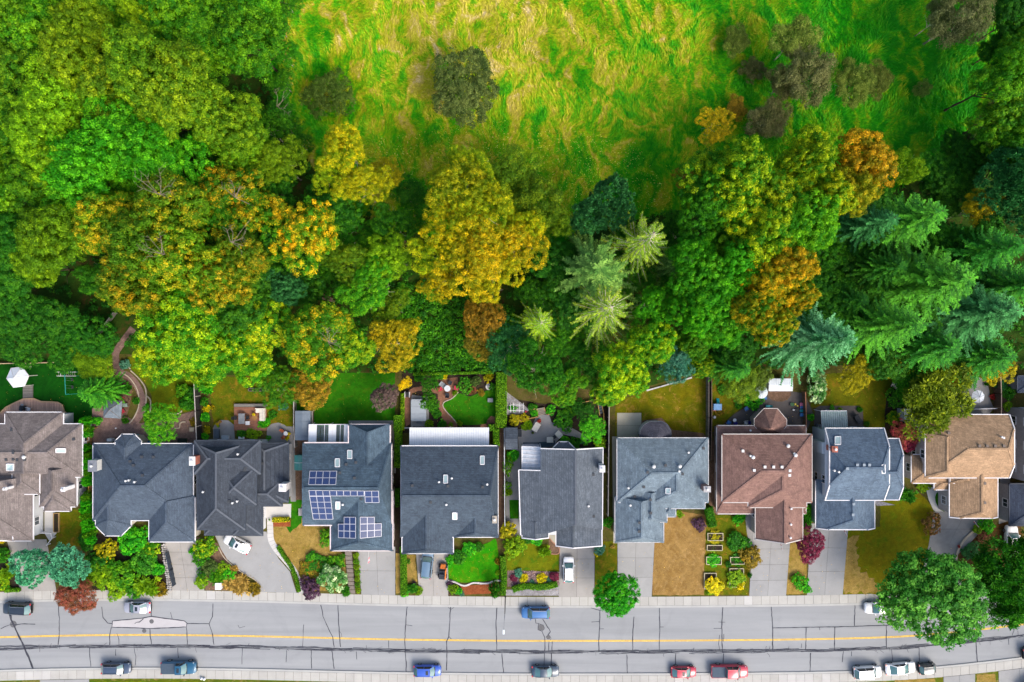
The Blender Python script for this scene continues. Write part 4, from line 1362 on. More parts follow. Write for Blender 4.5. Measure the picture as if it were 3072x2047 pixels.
sheet('gravel_strip',[(2622,1500),(2685,1515),(2630,1518)],GRAVEL,z=.05)
sheet('path',[(3000,1430),(3028,1420),(3040,1600),(2995,1600)],C_PATIO,z=.026)
# kerb stones of front gardens
edging('white wavy kerb between the bright lawn and the bark bed',[(1345,1741),(1365,1746),(1385,1755),(1400,1756),(1420,1748),(1450,1750),(1470,1748),(1485,1741),(1508,1743)],w=.24,h=.22,mat=plain('kerb_white',S(228,220,215,.62),.8),step=6,group=None)
edging('pinkish stone kerb round the mulch island on the last driveway',[(2940,1578),(2905,1605),(2880,1635),(2868,1668),(2868,1700)],w=.3,h=.2,group=None)
edging('thin rust coloured kerb along the curved driveway with the white saloon',[(655,1640),(668,1665),(682,1682),(722,1714),(768,1741),(778,1756),(784,1772)],w=.12,h=.14,group=None)
edging('concrete kerb crossing the dry brown back lawn',[(1939,1172),(2010,1152),(2081,1131)],w=.2,h=.2,mat=C_PALE,step=14,group=None)
edging('brick coloured kerb round the small bed beside the grey gabled entry',[(1645,1610),(1662,1630),(1676,1640),(1676,1661),(1648,1661)],w=.14,h=.14,mat=plain('terracotta_kerb',S(205,150,120,.56),.8),step=6,group=None)
# ------------------------------------------------------------------ houses
RK = .50
M_WHITE = plain('trim_white',S(236,234,236,.75),.6,.05)
M_TRIMG = plain('trim_grey',S(190,188,190,.6),.6,.06)
M_TRIMD = plain('trim_dark',S(70,78,90,.6),.6,.08)
M_GLASS = glass_mat('window_glass',S(60,78,88,.6),.06)
M_SKYL = glass_mat('skylight_glass',S(200,226,224,.62),.12)
M_SIDING = plain('siding_white',S(226,230,236,.66),.75,.05,1.0)
M_BRICK = brick_mat('chimney_brick',S(200,100,78,.6),S(170,82,66,.6),S(190,150,130,.5),.22,.08)
M_PIPE = plain('vent_white',S(225,225,225,.7),.5,.06)
M_VENT = plain('vent_dark',S(80,84,90,.5),.6,.1)
M_DOOR = plain('door_paint',S(150,110,70,.6),.6,.1)
M_GARAGE = plain('garage_door',S(222,220,216,.62),.6,.05)
class Block:
    """one roofed volume; rect in pixels at eave height"""
    def __init__(s,r,z=3.0,p=.5,ax='x',e0=None,e1=None,s0=0.,s1=0.,k=.5,b0=0.,b1=0.,h=None,wall=True,trim=True):
        s.z,s.p,s.ax,s.k,s.s0,s.s1,s.wall,s.trim = z,p,ax,k,s0,s1,wall,trim
        x0,y0,x1,y1 = r
        s.X0,s.Y1,_ = P(x0,y0,z)
        s.X1,s.Y0,_ = P(x1,y1,z)
        if ax == 'x':
            s.L,s.W = s.X1 - s.X0,s.Y1 - s.Y0
        else:
            s.L,s.W = s.Y1 - s.Y0,s.X1 - s.X0
        s.h = h if h is not None else p * min(k,1 - k) * s.W
        d = s.h / p
        s.e0 = min(d,s.L * .5) if e0 is None else e0
        s.e1 = min(d,s.L * .5) if e1 is None else e1
        s.b0,s.b1 = b0,b1
    def m(s,u,v,z=0.):
        if s.ax == 'x':
            return (s.X0 + u,s.Y1 - v,s.z + z)
        return (s.X0 + v,s.Y1 - u,s.z + z)
    def hz(s,X,Y):
        if not (s.X0 <= X <= s.X1 and s.Y0 <= Y <= s.Y1):
            return -1
        u,v = (X - s.X0,s.Y1 - Y) if s.ax == 'x' else (s.Y1 - Y,X - s.X0)
        h = min(s.h * v / (s.k * s.W),s.h * (s.W - v) / ((1 - s.k) * s.W))
        if s.e0 > 0: h = min(h,s.s0 * s.h + (1 - s.s0) * s.h * u / s.e0)
        if s.e1 > 0: h = min(h,s.s1 * s.h + (1 - s.s1) * s.h * (s.L - u) / s.e1)
        return s.z + h
    def roof(s):
        """returns faces (vertex lists), eave edges, rake edges, ridge lines, gable polygons"""
        L_,W,k,h = s.L,s.W,s.k,s.h
        faces,eaves,rakes,ridges,gables = [],[],[],[],[]
        R0,R1 = (s.e0,k * W,h),(L_ - s.e1,k * W,h)
        A = [(s.b0,0,0),(L_ - s.b1,0,0)]
        B = [(L_ - s.b1,W,0),(s.b0,W,0)]
        hp = {}
        for e,(u,ss,R) in enumerate(((0,s.s0,R0),(L_,s.s1,R1))):
            hp[e] = ((u,ss * k * W,ss * h),(u,W - ss * (1 - k) * W,ss * h))
        fa = A[:]
        if s.s1 > 0: fa.append(hp[1][0])
        fa += [R1,R0]
        if s.s0 > 0: fa.append(hp[0][0])
        fb = B[:]
        if s.s0 > 0: fb.append(hp[0][1])
        fb += [R0,R1]
        if s.s1 > 0: fb.append(hp[1][1])
        faces += [fa,fb]
        eaves += [(A[0],A[1]),(B[0],B[1])]
        ridges.append((R0,R1))
        for e,(u,ss,R,ee,bb) in enumerate(((0,s.s0,R0,s.e0,s.b0),(L_,s.s1,R1,s.e1,s.b1))):
            ca,cb = (u,0,0),(u,W,0)
            if ss > 0 and ee > 0:
                faces.append([hp[e][0],hp[e][1],R])
                rakes += [(ca,hp[e][0]),(cb,hp[e][1]),(hp[e][0],hp[e][1])]
                gables.append([ca,cb,hp[e][1],hp[e][0]])
                ridges += [(hp[e][0],R),(hp[e][1],R)]
            elif ee <= 0:
                rakes += [(ca,R),(cb,R)]
                gables.append([ca,cb,R])
            elif bb > 0:
                ub = bb if u == 0 else L_ - bb
                p1,p2,p3,p4 = (ub,0,0),(u,bb,0),(u,W - bb,0),(ub,W,0)
                faces += [[p1,p2,R],[p2,p3,R],[p3,p4,R]]
                eaves += [(p1,p2),(p2,p3),(p3,p4)]
                ridges += [(q,R) for q in (p1,p2,p3,p4)]
            else:
                faces.append([ca,cb,R])
                eaves.append((ca,cb))
                ridges += [(ca,R),(cb,R)]
        return faces,eaves,rakes,ridges,gables
    def foot(s,ins):
        u0,u1,v0,v1 = ins,s.L - ins,ins,s.W - ins
        pts = []
        c0,c1 = max(s.b0 - ins * .4,0),max(s.b1 - ins * .4,0)
        pts += ([(u0,v0)] if not c0 else [(u0,v0 + c0),(u0 + c0,v0)])
        pts += ([(u1,v0)] if not c1 else [(u1 - c1,v0),(u1,v0 + c1)])
        pts += ([(u1,v1)] if not c1 else [(u1,v1 - c1),(u1 - c1,v1)])
        pts += ([(u0,v1)] if not c0 else [(u0 + c0,v1),(u0,v1 - c0)])
        return [s.m(u,v)[:2] for u,v in pts]
def add_window(t,c,nrm,w,h,mat=None,name='window',bars=1):
    """framed window on a wall: c centre, nrm outward horizontal normal"""
    n = Vector((nrm[0],nrm[1],0)).normalized()
    s = Vector((-n.y,n.x,0))
    c = Vector(c)
    fr = MB()
    z = Vector((0,0,1))
    for a,b in (((-1,-1),(1,-1)),((1,-1),(1,1)),((1,1),(-1,1)),((-1,1),(-1,-1))):
        fr.bar(c + s * a[0] * w * .5 + z * a[1] * h * .5 + n * .04,c + s * b[0] * w * .5 + z * b[1] * h * .5 + n * .04,.10,.10,up=n)
    for i in range(bars):
        x = (i + 1) / (bars + 1) - .5
        fr.bar(c + s * x * w - z * h * .5 + n * .03,c + s * x * w + z * h * .5 + n * .03,.05,.06,up=n)
    f = fr.build(name,mat or M_WHITE,t)
    p = MB()
    q = c + n * .015
    a,b = s * w * .48,z * h * .48
    p.add([q - a - b,q + a - b,q + a + b,q - a + b],[(0,1,2,3)])
    p.build('pane',M_GLASS,f)
    return f
def house(name,label,blocks,roofm,wallm,trim=None,cap=None,winmat=None,garage=None,nowin=False,auto_win=True,gut=.15):
    trim = trim or M_WHITE
    cx = sum((b.X0 + b.X1) / 2 for b in blocks) / len(blocks)
    cy = sum((b.Y0 + b.Y1) / 2 for b in blocks) / len(blocks)
    t = thing(name,label,'house',(cx,cy,0))
    walls = MB(); caps = MB(); gutters = MB()
    for i,b in enumerate(blocks):
        dz = .007 * i
        faces,eaves,rakes,ridges,gables = b.roof()
        rf = MB()
        for f in faces:
            v = [Vector(b.m(*q)) + Vector((0,0,dz)) for q in f]
            n = (v[1] - v[0]).cross(v[2] - v[0])
            if n.z < 0:
                v = v[::-1]
            rf.add(v,[tuple(range(len(v)))])
        rf.build('roof',roofm,t)
        for a,c in ridges:
            pa,pc = Vector(b.m(*a)),Vector(b.m(*c))
            if (pa - pc).length > .3:
                caps.bar(pa + Vector((0,0,.02 + dz)),pc + Vector((0,0,.02 + dz)),.28,.05)
        if b.trim:
            for a,c in eaves:
                pa,pc = Vector(b.m(*a)),Vector(b.m(*c))
                d = (pc - pa).normalized()
                gutters.bar(pa - d * gut * .5 + Vector((0,0,-.06 + dz)),pc + d * gut * .5 + Vector((0,0,-.06 + dz)),gut,.16)
            for a,c in rakes:
                gutters.bar(Vector(b.m(*a)) + Vector((0,0,-.02 + dz)),Vector(b.m(*c)) + Vector((0,0,-.02 + dz)),gut,.22)
        if b.wall:
            ft = b.foot(.42 + .013 * i)
            walls.prism(ft,0.0,b.z - .04 + dz)
            for g in gables:
                v = []
                for (u,vv,z) in g:
                    uu = min(max(u,.38),b.L - .38)
                    v.append(Vector(b.m(uu,vv,z - .08)))
                walls.add(v,[tuple(range(len(v)))])
            st = b.foot(.02)
            MB().add([(x,y,b.z - .10 + dz) for x,y in st],[tuple(range(len(st)))]).build('soffit',trim,t)
    walls.build('wall',wallm,t)
    caps.build('ridge_caps',cap or roofm,t)
    gutters.build('gutters',trim,t)
    if auto_win and not nowin:
        for i,b in enumerate(blocks):
            if not b.wall:
                continue
            ins = .42 + .013 * i
            for (nx,ny) in ((1,0),(-1,0),(0,1),(0,-1)):
                if nx:
                    X = b.X1 - ins if nx > 0 else b.X0 + ins
                    ln = (b.Y1 - b.Y0) - 2 * ins
                else:
                    Y = b.Y1 - ins if ny > 0 else b.Y0 + ins
                    ln = (b.X1 - b.X0) - 2 * ins
                k = int(ln / 3.4)
                for j in range(k):
                    f = (j + .5) / k
                    px_,py_ = (X,b.Y0 + ins + ln * f) if nx else (b.X0 + ins + ln * f,Y)
                    if any((c is not b) and c.wall and c.X0 + .1 < px_ + nx * .3 < c.X1 - .1 and c.Y0 + .1 < py_ + ny * .3 < c.Y1 - .1 for c in blocks):
                        continue
                    if garage is not None and i == garage and ny < 0:
                        continue
                    zs = [1.55] if b.z < 4.4 else [1.45,b.z - 1.35]
                    for zc in zs:
                        add_window(t,(px_,py_,zc),(nx,ny),1.3,1.15,winmat)
    if garage is not None:
        b = blocks[garage]
        ins = .42 + .013 * garage
        w = min(4.9,b.X1 - b.X0 - 1.6)
        xc = (b.X0 + b.X1) / 2
        y = b.Y0 + ins
        d = MB().box(xc - w / 2,xc + w / 2,y - .06,y + .02,.04,2.25).build('garage_door',M_GARAGE,t)
        for j in range(3):
            MB().box(xc - w / 2 + .1,xc + w / 2 - .1,y - .085,y - .061,.12 + j * .7,.12 + j * .7 + .56).build('panel',M_GARAGE,d)
    return t
def roofz(blocks,X,Y):
    return max([b.hz(X,Y) for b in blocks] + [0])
def on_roof(blocks,px,py):
    z = 4.0
    for _ in range(14):
        X,Y,_z = P(px,py,z)
        z2 = roofz(blocks,X,Y)
        if z2 <= 0:
            z2 = 3.0
        z = z * .4 + z2 * .6
    X,Y,_z = P(px,py,z)
    return Vector((X,Y,z))
def skylight(t,bl,r):
    x0,y0,x1,y1 = r
    c = [on_roof(bl,x,y) for x,y in ((x0,y1),(x1,y1),(x1,y0),(x0,y0))]
    n = (c[1] - c[0]).cross(c[3] - c[0]).normalized()
    fr = MB()
    for i in range(4):
        fr.bar(c[i] + n * .09,c[(i + 1) % 4] + n * .09,.10,.18,up=n)
    f = fr.build('skylight',M_WHITE,t)
    g = MB()
    g.add([q + n * .13 for q in c],[(0,1,2,3)])
    g.build('pane',M_SKYL,f)
def roof_vents(t,bl,pts,mat=None,kind='vent'):
    for x,y in pts:
        c = on_roof(bl,x,y)
        mb = MB()
        if kind == 'pipe':
            mb.lathe((c.x,c.y,c.z - .1),[(.09,0),(.09,.45),(.17,.46),(.17,.56),(.02,.6)],8)
        elif kind == 'turbine':
            mb.lathe((c.x,c.y,c.z - .1),[(.14,0),(.14,.3),(.26,.34),(.30,.5),(.2,.62),(.03,.66)],10)
        else:
            mb.box(c.x - .16,c.x + .16,c.y - .16,c.y + .16,c.z - .15,c.z + .14)
            mb.box(c.x - .2,c.x + .2,c.y - .2,c.y + .2,c.z + .145,c.z + .18)
        mb.build('roof_vent',mat or (M_PIPE if kind != 'vent' else M_VENT),t)
def chimney(t,r,ztop,z0,mat,capmat=None,flue=True,name='chimney'):
    x0,y0,x1,y1 = r
    a,b = P(x0,y0,ztop),P(x1,y1,ztop)
    mb = MB().box(a[0],b[0],b[1],a[1],z0,ztop)
    ch = mb.build(name,mat,t)
    MB().box(a[0] - .06,b[0] + .06,b[1] - .06,a[1] + .06,ztop + .002,ztop + .09).build('cap',capmat or mat,ch)
    if flue:
        MB().lathe(((a[0] + b[0]) / 2,(a[1] + b[1]) / 2,ztop + .09),[(.14,0),(.14,.28),(.20,.3),(.20,.36),(.03,.38)],8).build('flue',M_PIPE,ch)
    return ch
R_TAUPE = shingle('roof_taupe',S(166,154,150,RK),S(142,131,127,RK),streaks=.45)
R_SLATE = shingle('roof_slate',S(104,120,138,RK),S(88,102,120,RK),streaks=.3)
R_CHAR = shingle('roof_charcoal',S(88,96,108,RK),S(74,82,94,RK),streaks=.35)
R_BLUE = shingle('roof_blue',S(104,128,146,RK),S(78,98,116,RK),streaks=.35)
R_CHAR2 = shingle('roof_charcoal_blue',S(94,110,126,RK),S(82,96,112,RK),streaks=.3)
R_GREY = shingle('roof_grey',S(124,134,146,RK),S(102,112,124,RK),streaks=.35)
R_PALE = shingle('roof_pale_blue',S(152,172,186,RK),S(128,146,160,RK),streaks=.6)
R_BROWN = shingle('roof_brown',S(180,140,128,RK),S(152,118,108,RK),moss=.5,mosscol=S(96,92,40,.4),streaks=.35)
R_BLUE9 = shingle('roof_steel_blue',S(126,148,170,RK),S(106,126,148,RK),streaks=.5)
R_TAN = shingle('roof_tan',S(220,182,144,RK),S(190,156,122,RK),streaks=.25)
R_EDGE = shingle('roof_navy',S(92,104,124,RK),S(78,88,108,RK))
# ---- 1 taupe house at the left edge
B1 = [Block((-110,1272,247,1432),3.2),Block((15,1237,190,1420),3.2,ax='y',e1=.5),Block((119,1400,231,1521),3.1,ax='y',e0=.5),Block((132,1420,213,1534),3.1,ax='y',e0=.5),
      Block((37,1370,119,1483),3.5,ax='y',e0=.5),Block((-60,1430,100,1623),3.0,ax='y',e0=.5),Block((-60,1585,38,1621),3.4,ax='y',e0=.2,wall=False)]
H1 = house('taupe_house','house with taupe shingle hip roofs and white gutters beside the deck with gazebo',B1,R_TAUPE,M_SIDING,garage=5)
skylight(H1,B1,(168,1346,197,1358)); skylight(H1,B1,(22,1391,42,1411))
roof_vents(H1,B1,[(20,1379),(41,1378),(53,1380),(75,1379),(36,1290),(222,1318),(41,1358)])
roof_vents(H1,B1,[(76,1371)],None,'turbine')
chimney(H1,(185,1463,195,1474),5.6,2.5,M_WHITE)
chimney(H1,(12,1463,21,1470),5.6,2.5,M_WHITE)
# ---- 2 slate blue house
B2 = [Block((279,1331,580,1562),3.0),Block((287,1490,393,1608),3.0,ax='y',e0=.5,b1=1.55),Block((447,1490,585,1626),3.0,ax='y',e0=.5),Block((346,1303,424,1420),3.05,ax='y',e1=.5,b0=1.05)]
H2 = house('slate_house','wide slate blue hip roofed house with an octagonal front bay',B2,R_SLATE,plain('siding_cream',S(214,206,192,.6),.8),garage=2)
roof_vents(H2,B2,[(426,1371),(461,1371),(391,1384),(401,1396),(428,1426)])
roof_vents(H2,B2,[(381,1442),(390,1440),(407,1445)],None,'pipe')
chimney(H2,(266,1382,290,1414),5.3,0.0,plain('chase_white',S(225,225,222,.62),.8),plain('chase_cap',S(150,155,165,.5),.6))
# ---- 3 charcoal two level house
B3 = [Block((583,1322,782,1423),4.4),Block((591,1335,736,1590),4.4,ax='y',e0=1.0),Block((655,1400,770,1515),4.35),Block((760,1330,866,1507),2.9,ax='y',p=.3,k=.35,e0=1.2,e1=2.0),Block((700,1440,847,1519),2.9,p=.4),Block((700,1490,788,1607),2.8,ax='y',e0=.4),Block((614,1560,788,1606),2.7,p=.35)]
H3 = house('charcoal_house','charcoal roofed house with stepped roofs above the curved driveway',B3,R_CHAR,M_SIDING,trim=M_TRIMD,cap=plain('cap_pale',S(112,120,132,.45),.8),garage=None,winmat=M_WHITE)
chimney(H3,(569,1371,585,1396),6.6,0.0,M_BRICK,plain('flashing',S(230,230,230,.7),.5))
chimney(H3,(838,1453,858,1474),5.0,2.5,M_WHITE)
roof_vents(H3,B3,[(737,1405),(735,1410),(788,1390),(688,1504)])
roof_vents(H3,B3,[(700,1508),(714,1503),(612,1475),(716,1362)],None,'pipe')
add_window(H3,(P(866,1370,1.6)[0] - .1,P(866,1372,1.6)[1],1.6),(1,0),2.0,1.4)
d3 = MB().box(P(660,1600,2)[0],P(770,1600,2)[0],P(700,1606,2.7)[1] + .36,P(700,1606,2.7)[1] + .41,.05,2.2).build('garage_door',M_GARAGE,H3)
# ---- 4 solar panel house
B4 = [Block((910,1329,1174,1576),4.6,p=.45,e0=.8,e1=1.5),Block((1046,1274,1170,1420),4.6,ax='y',p=.45,e0=1.1,e1=.5),Block((992,1470,1178,1652),4.5,ax='y',p=.42,e0=.5,e1=1.9)]
H4 = house('solar_house','blue grey roofed house with solar panels and pinkish white gutters',B4,R_BLUE,plain('siding_beige',S(205,195,185,.6),.8),trim=plain('trim_pink',S(228,214,214,.72),.6,.05),garage=2,gut=.24)
skylight(H4,B4,(1043,1352,1056,1376)); skylight(H4,B4,(1006,1377,1019,1401)); skylight(H4,B4,(1008,1504,1020,1526))
roof_vents(H4,B4,[(1039,1393),(1068,1387),(1020,1418),(1064,1434),(1084,1497)])
roof_vents(H4,B4,[(1030,1513)],None,'pipe')
chimney(H4,(897,1527,922,1546),4.0,0.0,plain('chase_stone',S(205,196,190,.55),.8),flue=False)
M_PV = None
m_pv,nt,b = _new('solar_cell')
p = N(nt,'ShaderNodeTexCoord').outputs['Object']
cg = N(nt,'ShaderNodeTexChecker'); cg.inputs['Scale'].default_value = 7.0
cg.inputs['Color1'].default_value = S(26,44,92,.7); cg.inputs['Color2'].default_value = S(36,62,114,.7)
L(nt,p,cg.inputs['Vector'])
bt = N(nt,'ShaderNodeTexWave',wave_type='BANDS',bands_direction='X'); bt.inputs['Scale'].default_value = 3.2
L(nt,p,bt.inputs['Vector'])
cc = mixcol(nt,ramp(nt,bt.outputs['Fac'],[(.86,0.0),(.95,.45)]),cg.outputs['Color'],S(150,165,190,.6))
L(nt,cc,b.inputs['Base Color']); b.inputs['Roughness'].default_value = .3; b.inputs['Specular IOR Level'].default_value = .3
M_PV = m_pv
def solar_array(quad,cols,rows,skip=()):
    """quad: tl, tr, br, bl pixels; every panel is a part with its frame"""
    q = [on_roof(B4,*c_) for c_ in quad]
    def at(u,v):
        a = q[0].lerp(q[1],u); c_ = q[3].lerp(q[2],u)
        return a.lerp(c_,v)
    n = (q[1] - q[0]).cross(q[3] - q[0]).normalized()
    if n.z < 0: n = -n
    for i in range(cols):
        for j in range(rows):
            if (i,j) in skip:
                continue
            g = .012
            c_ = [at((i + g) / cols,(j + g) / rows),at((i + 1 - g) / cols,(j + g) / rows),at((i + 1 - g) / cols,(j + 1 - g) / rows),at((i + g) / cols,(j + 1 - g) / rows)]
            mb = MB()
            for a in range(4):
                mb.bar(c_[a] + n * .10,c_[(a + 1) % 4] + n * .10,.075,.05,up=n)
            f = mb.build('solar_panel',M_PVF,H4)
            MB().add([x + n * .105 for x in c_],[(3,2,1,0)]).build('solar_cells',M_PV,f)
M_PVF = plain('panel_frame',S(215,215,225,.62),.4,.05)
solar_array([(930,1414),(1011,1414),(1008,1455),(926,1455)],4,2)
solar_array([(927,1470),(1093,1472),(1093,1487),(929,1487)],8,1)
solar_array([(929,1488),(992,1488),(1000,1557),(940,1557)],3,4)
solar_array([(1094,1472),(1136,1472),(1138,1507),(1096,1507)],2,2)
solar_array([(1016,1551),(1068,1551),(1068,1615),(1016,1613)],3,3,skip=((0,0),))
solar_array([(1080,1551),(1144,1551),(1144,1609),(1080,1615)],3,3,skip=((2,0),))
# ---- 5 big charcoal blue house
B5 = [Block((1203,1338,1494,1612),4.6,p=.42,e0=.7,e1=1.25),Block((1206,1470,1360,1661),4.55,ax='y',p=.42,e0=.5,e1=1.0),Block((1361,1480,1494,1612),4.55,ax='y',p=.42,e0=.5,e1=1.0)]
H5 = house('charcoal_blue_house','broad charcoal blue roofed house behind a long white corrugated patio cover',B5,R_CHAR2,plain('siding_grey',S(190,186,184,.6),.8),garage=1)
skylight(H5,B5,(1441,1369,1453,1394)); skylight(H5,B5,(1331,1426,1343,1450)); skylight(H5,B5,(1358,1537,1371,1557))
roof_vents(H5,B5,[(1237,1457),(1344,1458),(1448,1461),(1292,1507)])
roof_vents(H5,B5,[(1340,1513),(1318,1445),(1356,1434),(1462,1452)],None,'pipe')
chimney(H5,(1478,1549,1490,1569),6.2,3.0,plain('chase_tan',S(190,180,165,.6),.8))
# ---- 6 grey gabled house: one saltbox roof stepped back round the sunroom
class Saltbox:
    wall = False
    def __init__(s,xr,zr,sl,sr):
        s.Xr,s.zr,s.sl,s.sr = P(xr,1460,zr)[0],zr,sl,sr
    def hz(s,X,Y):
        return s.zr - (s.Xr - X) * s.sl if X < s.Xr else s.zr - (X - s.Xr) * s.sr
    def at(s,px,py):
        z = 4.5
        for _ in range(12):
            z = s.hz(*P2(px,py,z))
        return Vector(P(px,py,z))
SB6 = Saltbox(1727,6.2,.30,.62)
B6w = [Block((1572,1412,1800,1606),3.3,h=.02),Block((1630,1352,1800,1500),3.3,h=.02)]
B6x = [Block((1566,1560,1646,1614),3.6,ax='y',p=.42,e0=.3,e1=0),Block((1668,1560,1806,1638),3.4,ax='y',p=.45,k=.36,e0=.3,e1=0),Block((1654,1326,1728,1400),4.2,ax='y',p=.5,e1=.3,b0=1.2)]
H6 = house('grey_house','grey roofed gabled house with a white glazed sunroom at the back corner',B6x,R_GREY,M_SIDING,garage=1)
wl = MB()
for i_,b in enumerate(B6w):
    wl.prism(b.foot(.1 + .02 * i_),0,3.4 + .01 * i_)
wl.build('wall',M_SIDING,H6)
for poly_ in ([(1622,1346),(1727,1349),(1727,1576),(1646,1600),(1562,1606),(1556,1410),(1622,1412)],[(1727,1349),(1809,1344),(1807,1590),(1727,1576)]):
    v = [SB6.at(*q) for q in poly_]
    if (v[1] - v[0]).cross(v[2] - v[0]).z < 0:
        v = v[::-1]
    MB().add(v,[tuple(range(len(v)))]).build('roof',R_GREY,H6)
g6 = MB()
for a,c in (((1622,1346),(1727,1349)),((1727,1349),(1809,1344)),((1809,1344),(1807,1590)),((1562,1606),(1556,1410)),((1556,1410),(1622,1412))):
    g6.bar(SB6.at(*a) - Vector((0,0,.06)),SB6.at(*c) - Vector((0,0,.06)),.15,.18)
g6.build('gutters',M_WHITE,H6)
MB().bar(SB6.at(1727,1349) + Vector((0,0,.02)),SB6.at(1727,1576) + Vector((0,0,.02)),.34,.06).build('ridge_caps',plain('cap_pale',S(112,120,132,.45)),H6)
gw = MB()
for a in ((1349,1622),(1576,1566)):
    q = [SB6.at(a[1],a[0]),SB6.at(1727,a[0]),SB6.at(1802,a[0])]
    gw.add([q[0] - Vector((0,.3 if a[0] < 1400 else -.3,.15)),q[1] - Vector((0,.3 if a[0] < 1400 else -.3,.15)),q[2] - Vector((0,.3 if a[0] < 1400 else -.3,.15)),(q[2].x,q[2].y - (.3 if a[0] < 1400 else -.3),3.3),(q[0].x,q[0].y - (.3 if a[0] < 1400 else -.3),3.3)],[(0,1,2,3,4)])
gw.build('gable',M_SIDING,H6)
B6 = [SB6]
chimney(H6,(1800,1398,1814,1416),6.0,0,M_WHITE)
roof_vents(H6,B6,[(1780,1424),(1781,1549)])
roof_vents(H6,B6,[(1765,1517)],None,'pipe')
# ---- 7 pale blue roof
B7 = [Block((1851,1314,2125,1508),3.6,p=.46),Block((1925,1400,2115,1526),3.6,ax='y',p=.46,e0=.8),Block((1900,1470,2001,1567),3.5,ax='y',p=.5,e0=.4,e1=1.0),Block((1845,1490,1991,1627),3.2,ax='y',p=.5,e0=.5,e1=1.3),Block((1985,1500,2027,1551),3.2,ax='y',p=.5,e0=.3)]
H7 = house('pale_blue_house','house with pale blue grey weathered hip roof beside the dry brown lawn',B7,R_PALE,plain('siding_buff',S(200,190,176,.6),.8),trim=plain('trim_dashed',S(205,205,208,.62),.6,.3,2.5),garage=3)
skylight(H7,B7,(1998,1465,2011,1481))
roof_vents(H7,B7,[(1942,1417),(1996,1396),(2047,1422),(2110,1345),(1931,1461),(1904,1490),(1951,1499),(1952,1539),(1918,1568),(1917,1594)])
roof_vents(H7,B7,[(1960,1399),(2038,1398)],None,'turbine'); roof_vents(H7,B7,[(2036,1413),(2064,1357),(1884,1463),(1890,1515)],None,'pipe')
chimney(H7,(2112,1460,2131,1476),6.0,0,plain('chimney_pink',S(190,150,140,.55),.8),M_TRIMG)
# round dark bay roof at the back
def fan_roof(t,outline,apex,ze,za,mat,trim,name='bay_roof',wallm=None):
    c = [Vector(P(x,y,ze)) for x,y in outline]
    a = Vector(P(apex[0],apex[1],za))
    grp = None
    for i in range(len(c) - 1):
        v = [c[i],c[i + 1],a]
        n = (v[1] - v[0]).cross(v[2] - v[0])
        if n.z < 0: v = v[::-1]
        MB().add(v,[(0,1,2)]).build(name,mat,t)
    g = MB()
    for i in range(len(c) - 1):
        g.bar(c[i] + Vector((0,0,-.05)),c[i + 1] + Vector((0,0,-.05)),.12,.14)
    g.build('gutters',trim,t)
    if wallm:
        m_ = sum(c,Vector((0,0,0))) / len(c)
        ft = [(m_.lerp(q,.86))[:2] for q in c]
        MB().prism(ft,0,ze - .1).build('wall',wallm,t)
fan_roof(H7,[(1918,1313),(1921,1292),(1932,1275),(1950,1265),(1986,1264),(2002,1274),(2013,1294),(2014,1313)],(1970,1313),2.9,3.9,shingle('roof_dark_bay',S(92,92,106,RK),S(76,78,92,RK)),M_TRIMD,wallm=M_SIDING)
# ---- 8 brown house
B8 = [Block((2166,1303,2436,1508),5.0,p=.45),Block((2244,1400,2420,1523),4.98,ax='y',p=.45,e0=.6),Block((2150,1277,2418,1542),2.9,p=.30,h=1.4,e0=3.4,e1=3.4),Block((2266,1480,2408,1618),3.6,ax='y',p=.62,e0=.4,e1=0)]
H8 = house('brown_house','large two storey house with brown mossy roof and turret at the back',B8,R_BROWN,plain('siding_taupe',S(185,172,165,.6),.8),trim=plain('trim_cream',S(214,206,200,.66),.6),garage=3)
fan_roof(H8,[(2263,1278),(2263,1257),(2292,1226),(2332,1226),(2360,1259),(2360,1278),(2340,1300),(2284,1300),(2263,1278)],(2312,1286),3.0,5.0,R_BROWN,MATS['trim_cream'],'turret_roof',plain('siding_taupe',S(185,172,165,.6)))
roof_vents(H8,B8,[(2294,1401),(2320,1401),(2345,1401),(2262,1411),(2369,1412),(2368,1426),(2228,1353)],M_PIPE)
roof_vents(H8,B8,[(2371,1525),(2370,1572),(2369,1612)],M_PIPE,'pipe'); roof_vents(H8,B8,[(2257,1371),(2384,1365),(2362,1337)],None,'turbine'); roof_vents(H8,B8,[(2249,1367),(2380,1360),(2249,1291)],None,'pipe')
# ---- 9 steel blue house with tall white wall
B9 = [Block((2475,1285,2652,1501),5.4,p=.57,s0=.46,s1=.46,e0=1.9,e1=1.9),Block((2590,1316,2696,1500),4.5,p=.55,s1=.46,e0=.3,e1=1.7),Block((2447,1440,2624,1585),3.1,ax='y',p=.55,s1=.3,e0=.3,e1=1.9),Block((2447,1472,2500,1540),3.05,ax='y',p=.2,e0=.3)]
H9 = house('steel_blue_house','tall white house with steel blue clipped gable roof and red brick chimney',B9,R_BLUE9,plain('siding_pale',S(214,226,232,.64),.75,.06,.8),garage=2)
skylight(H9,B9,(2504,1311,2521,1334)); skylight(H9,B9,(2644,1394,2654,1420))
roof_vents(H9,B9,[(2541,1406),(2571,1395),(2591,1395),(2607,1395),(2560,1512),(2558,1544)],plain('vent_grey',S(170,185,198,.5),.6))
roof_vents(H9,B9,[(2500,1411),(2513,1415)],None,'pipe')
chimney(H9,(2497,1340,2512,1356),7.6,5.6,M_BRICK)
x9 = P(2475,1300,5.4)[0]
MB().box(x9 - .35,x9 + .6,P(2475,1362,5.4)[1],P(2475,1328,5.4)[1],0,5.2).build('chimney_chase',plain('siding_pale',S(214,226,232,.64)),H9)
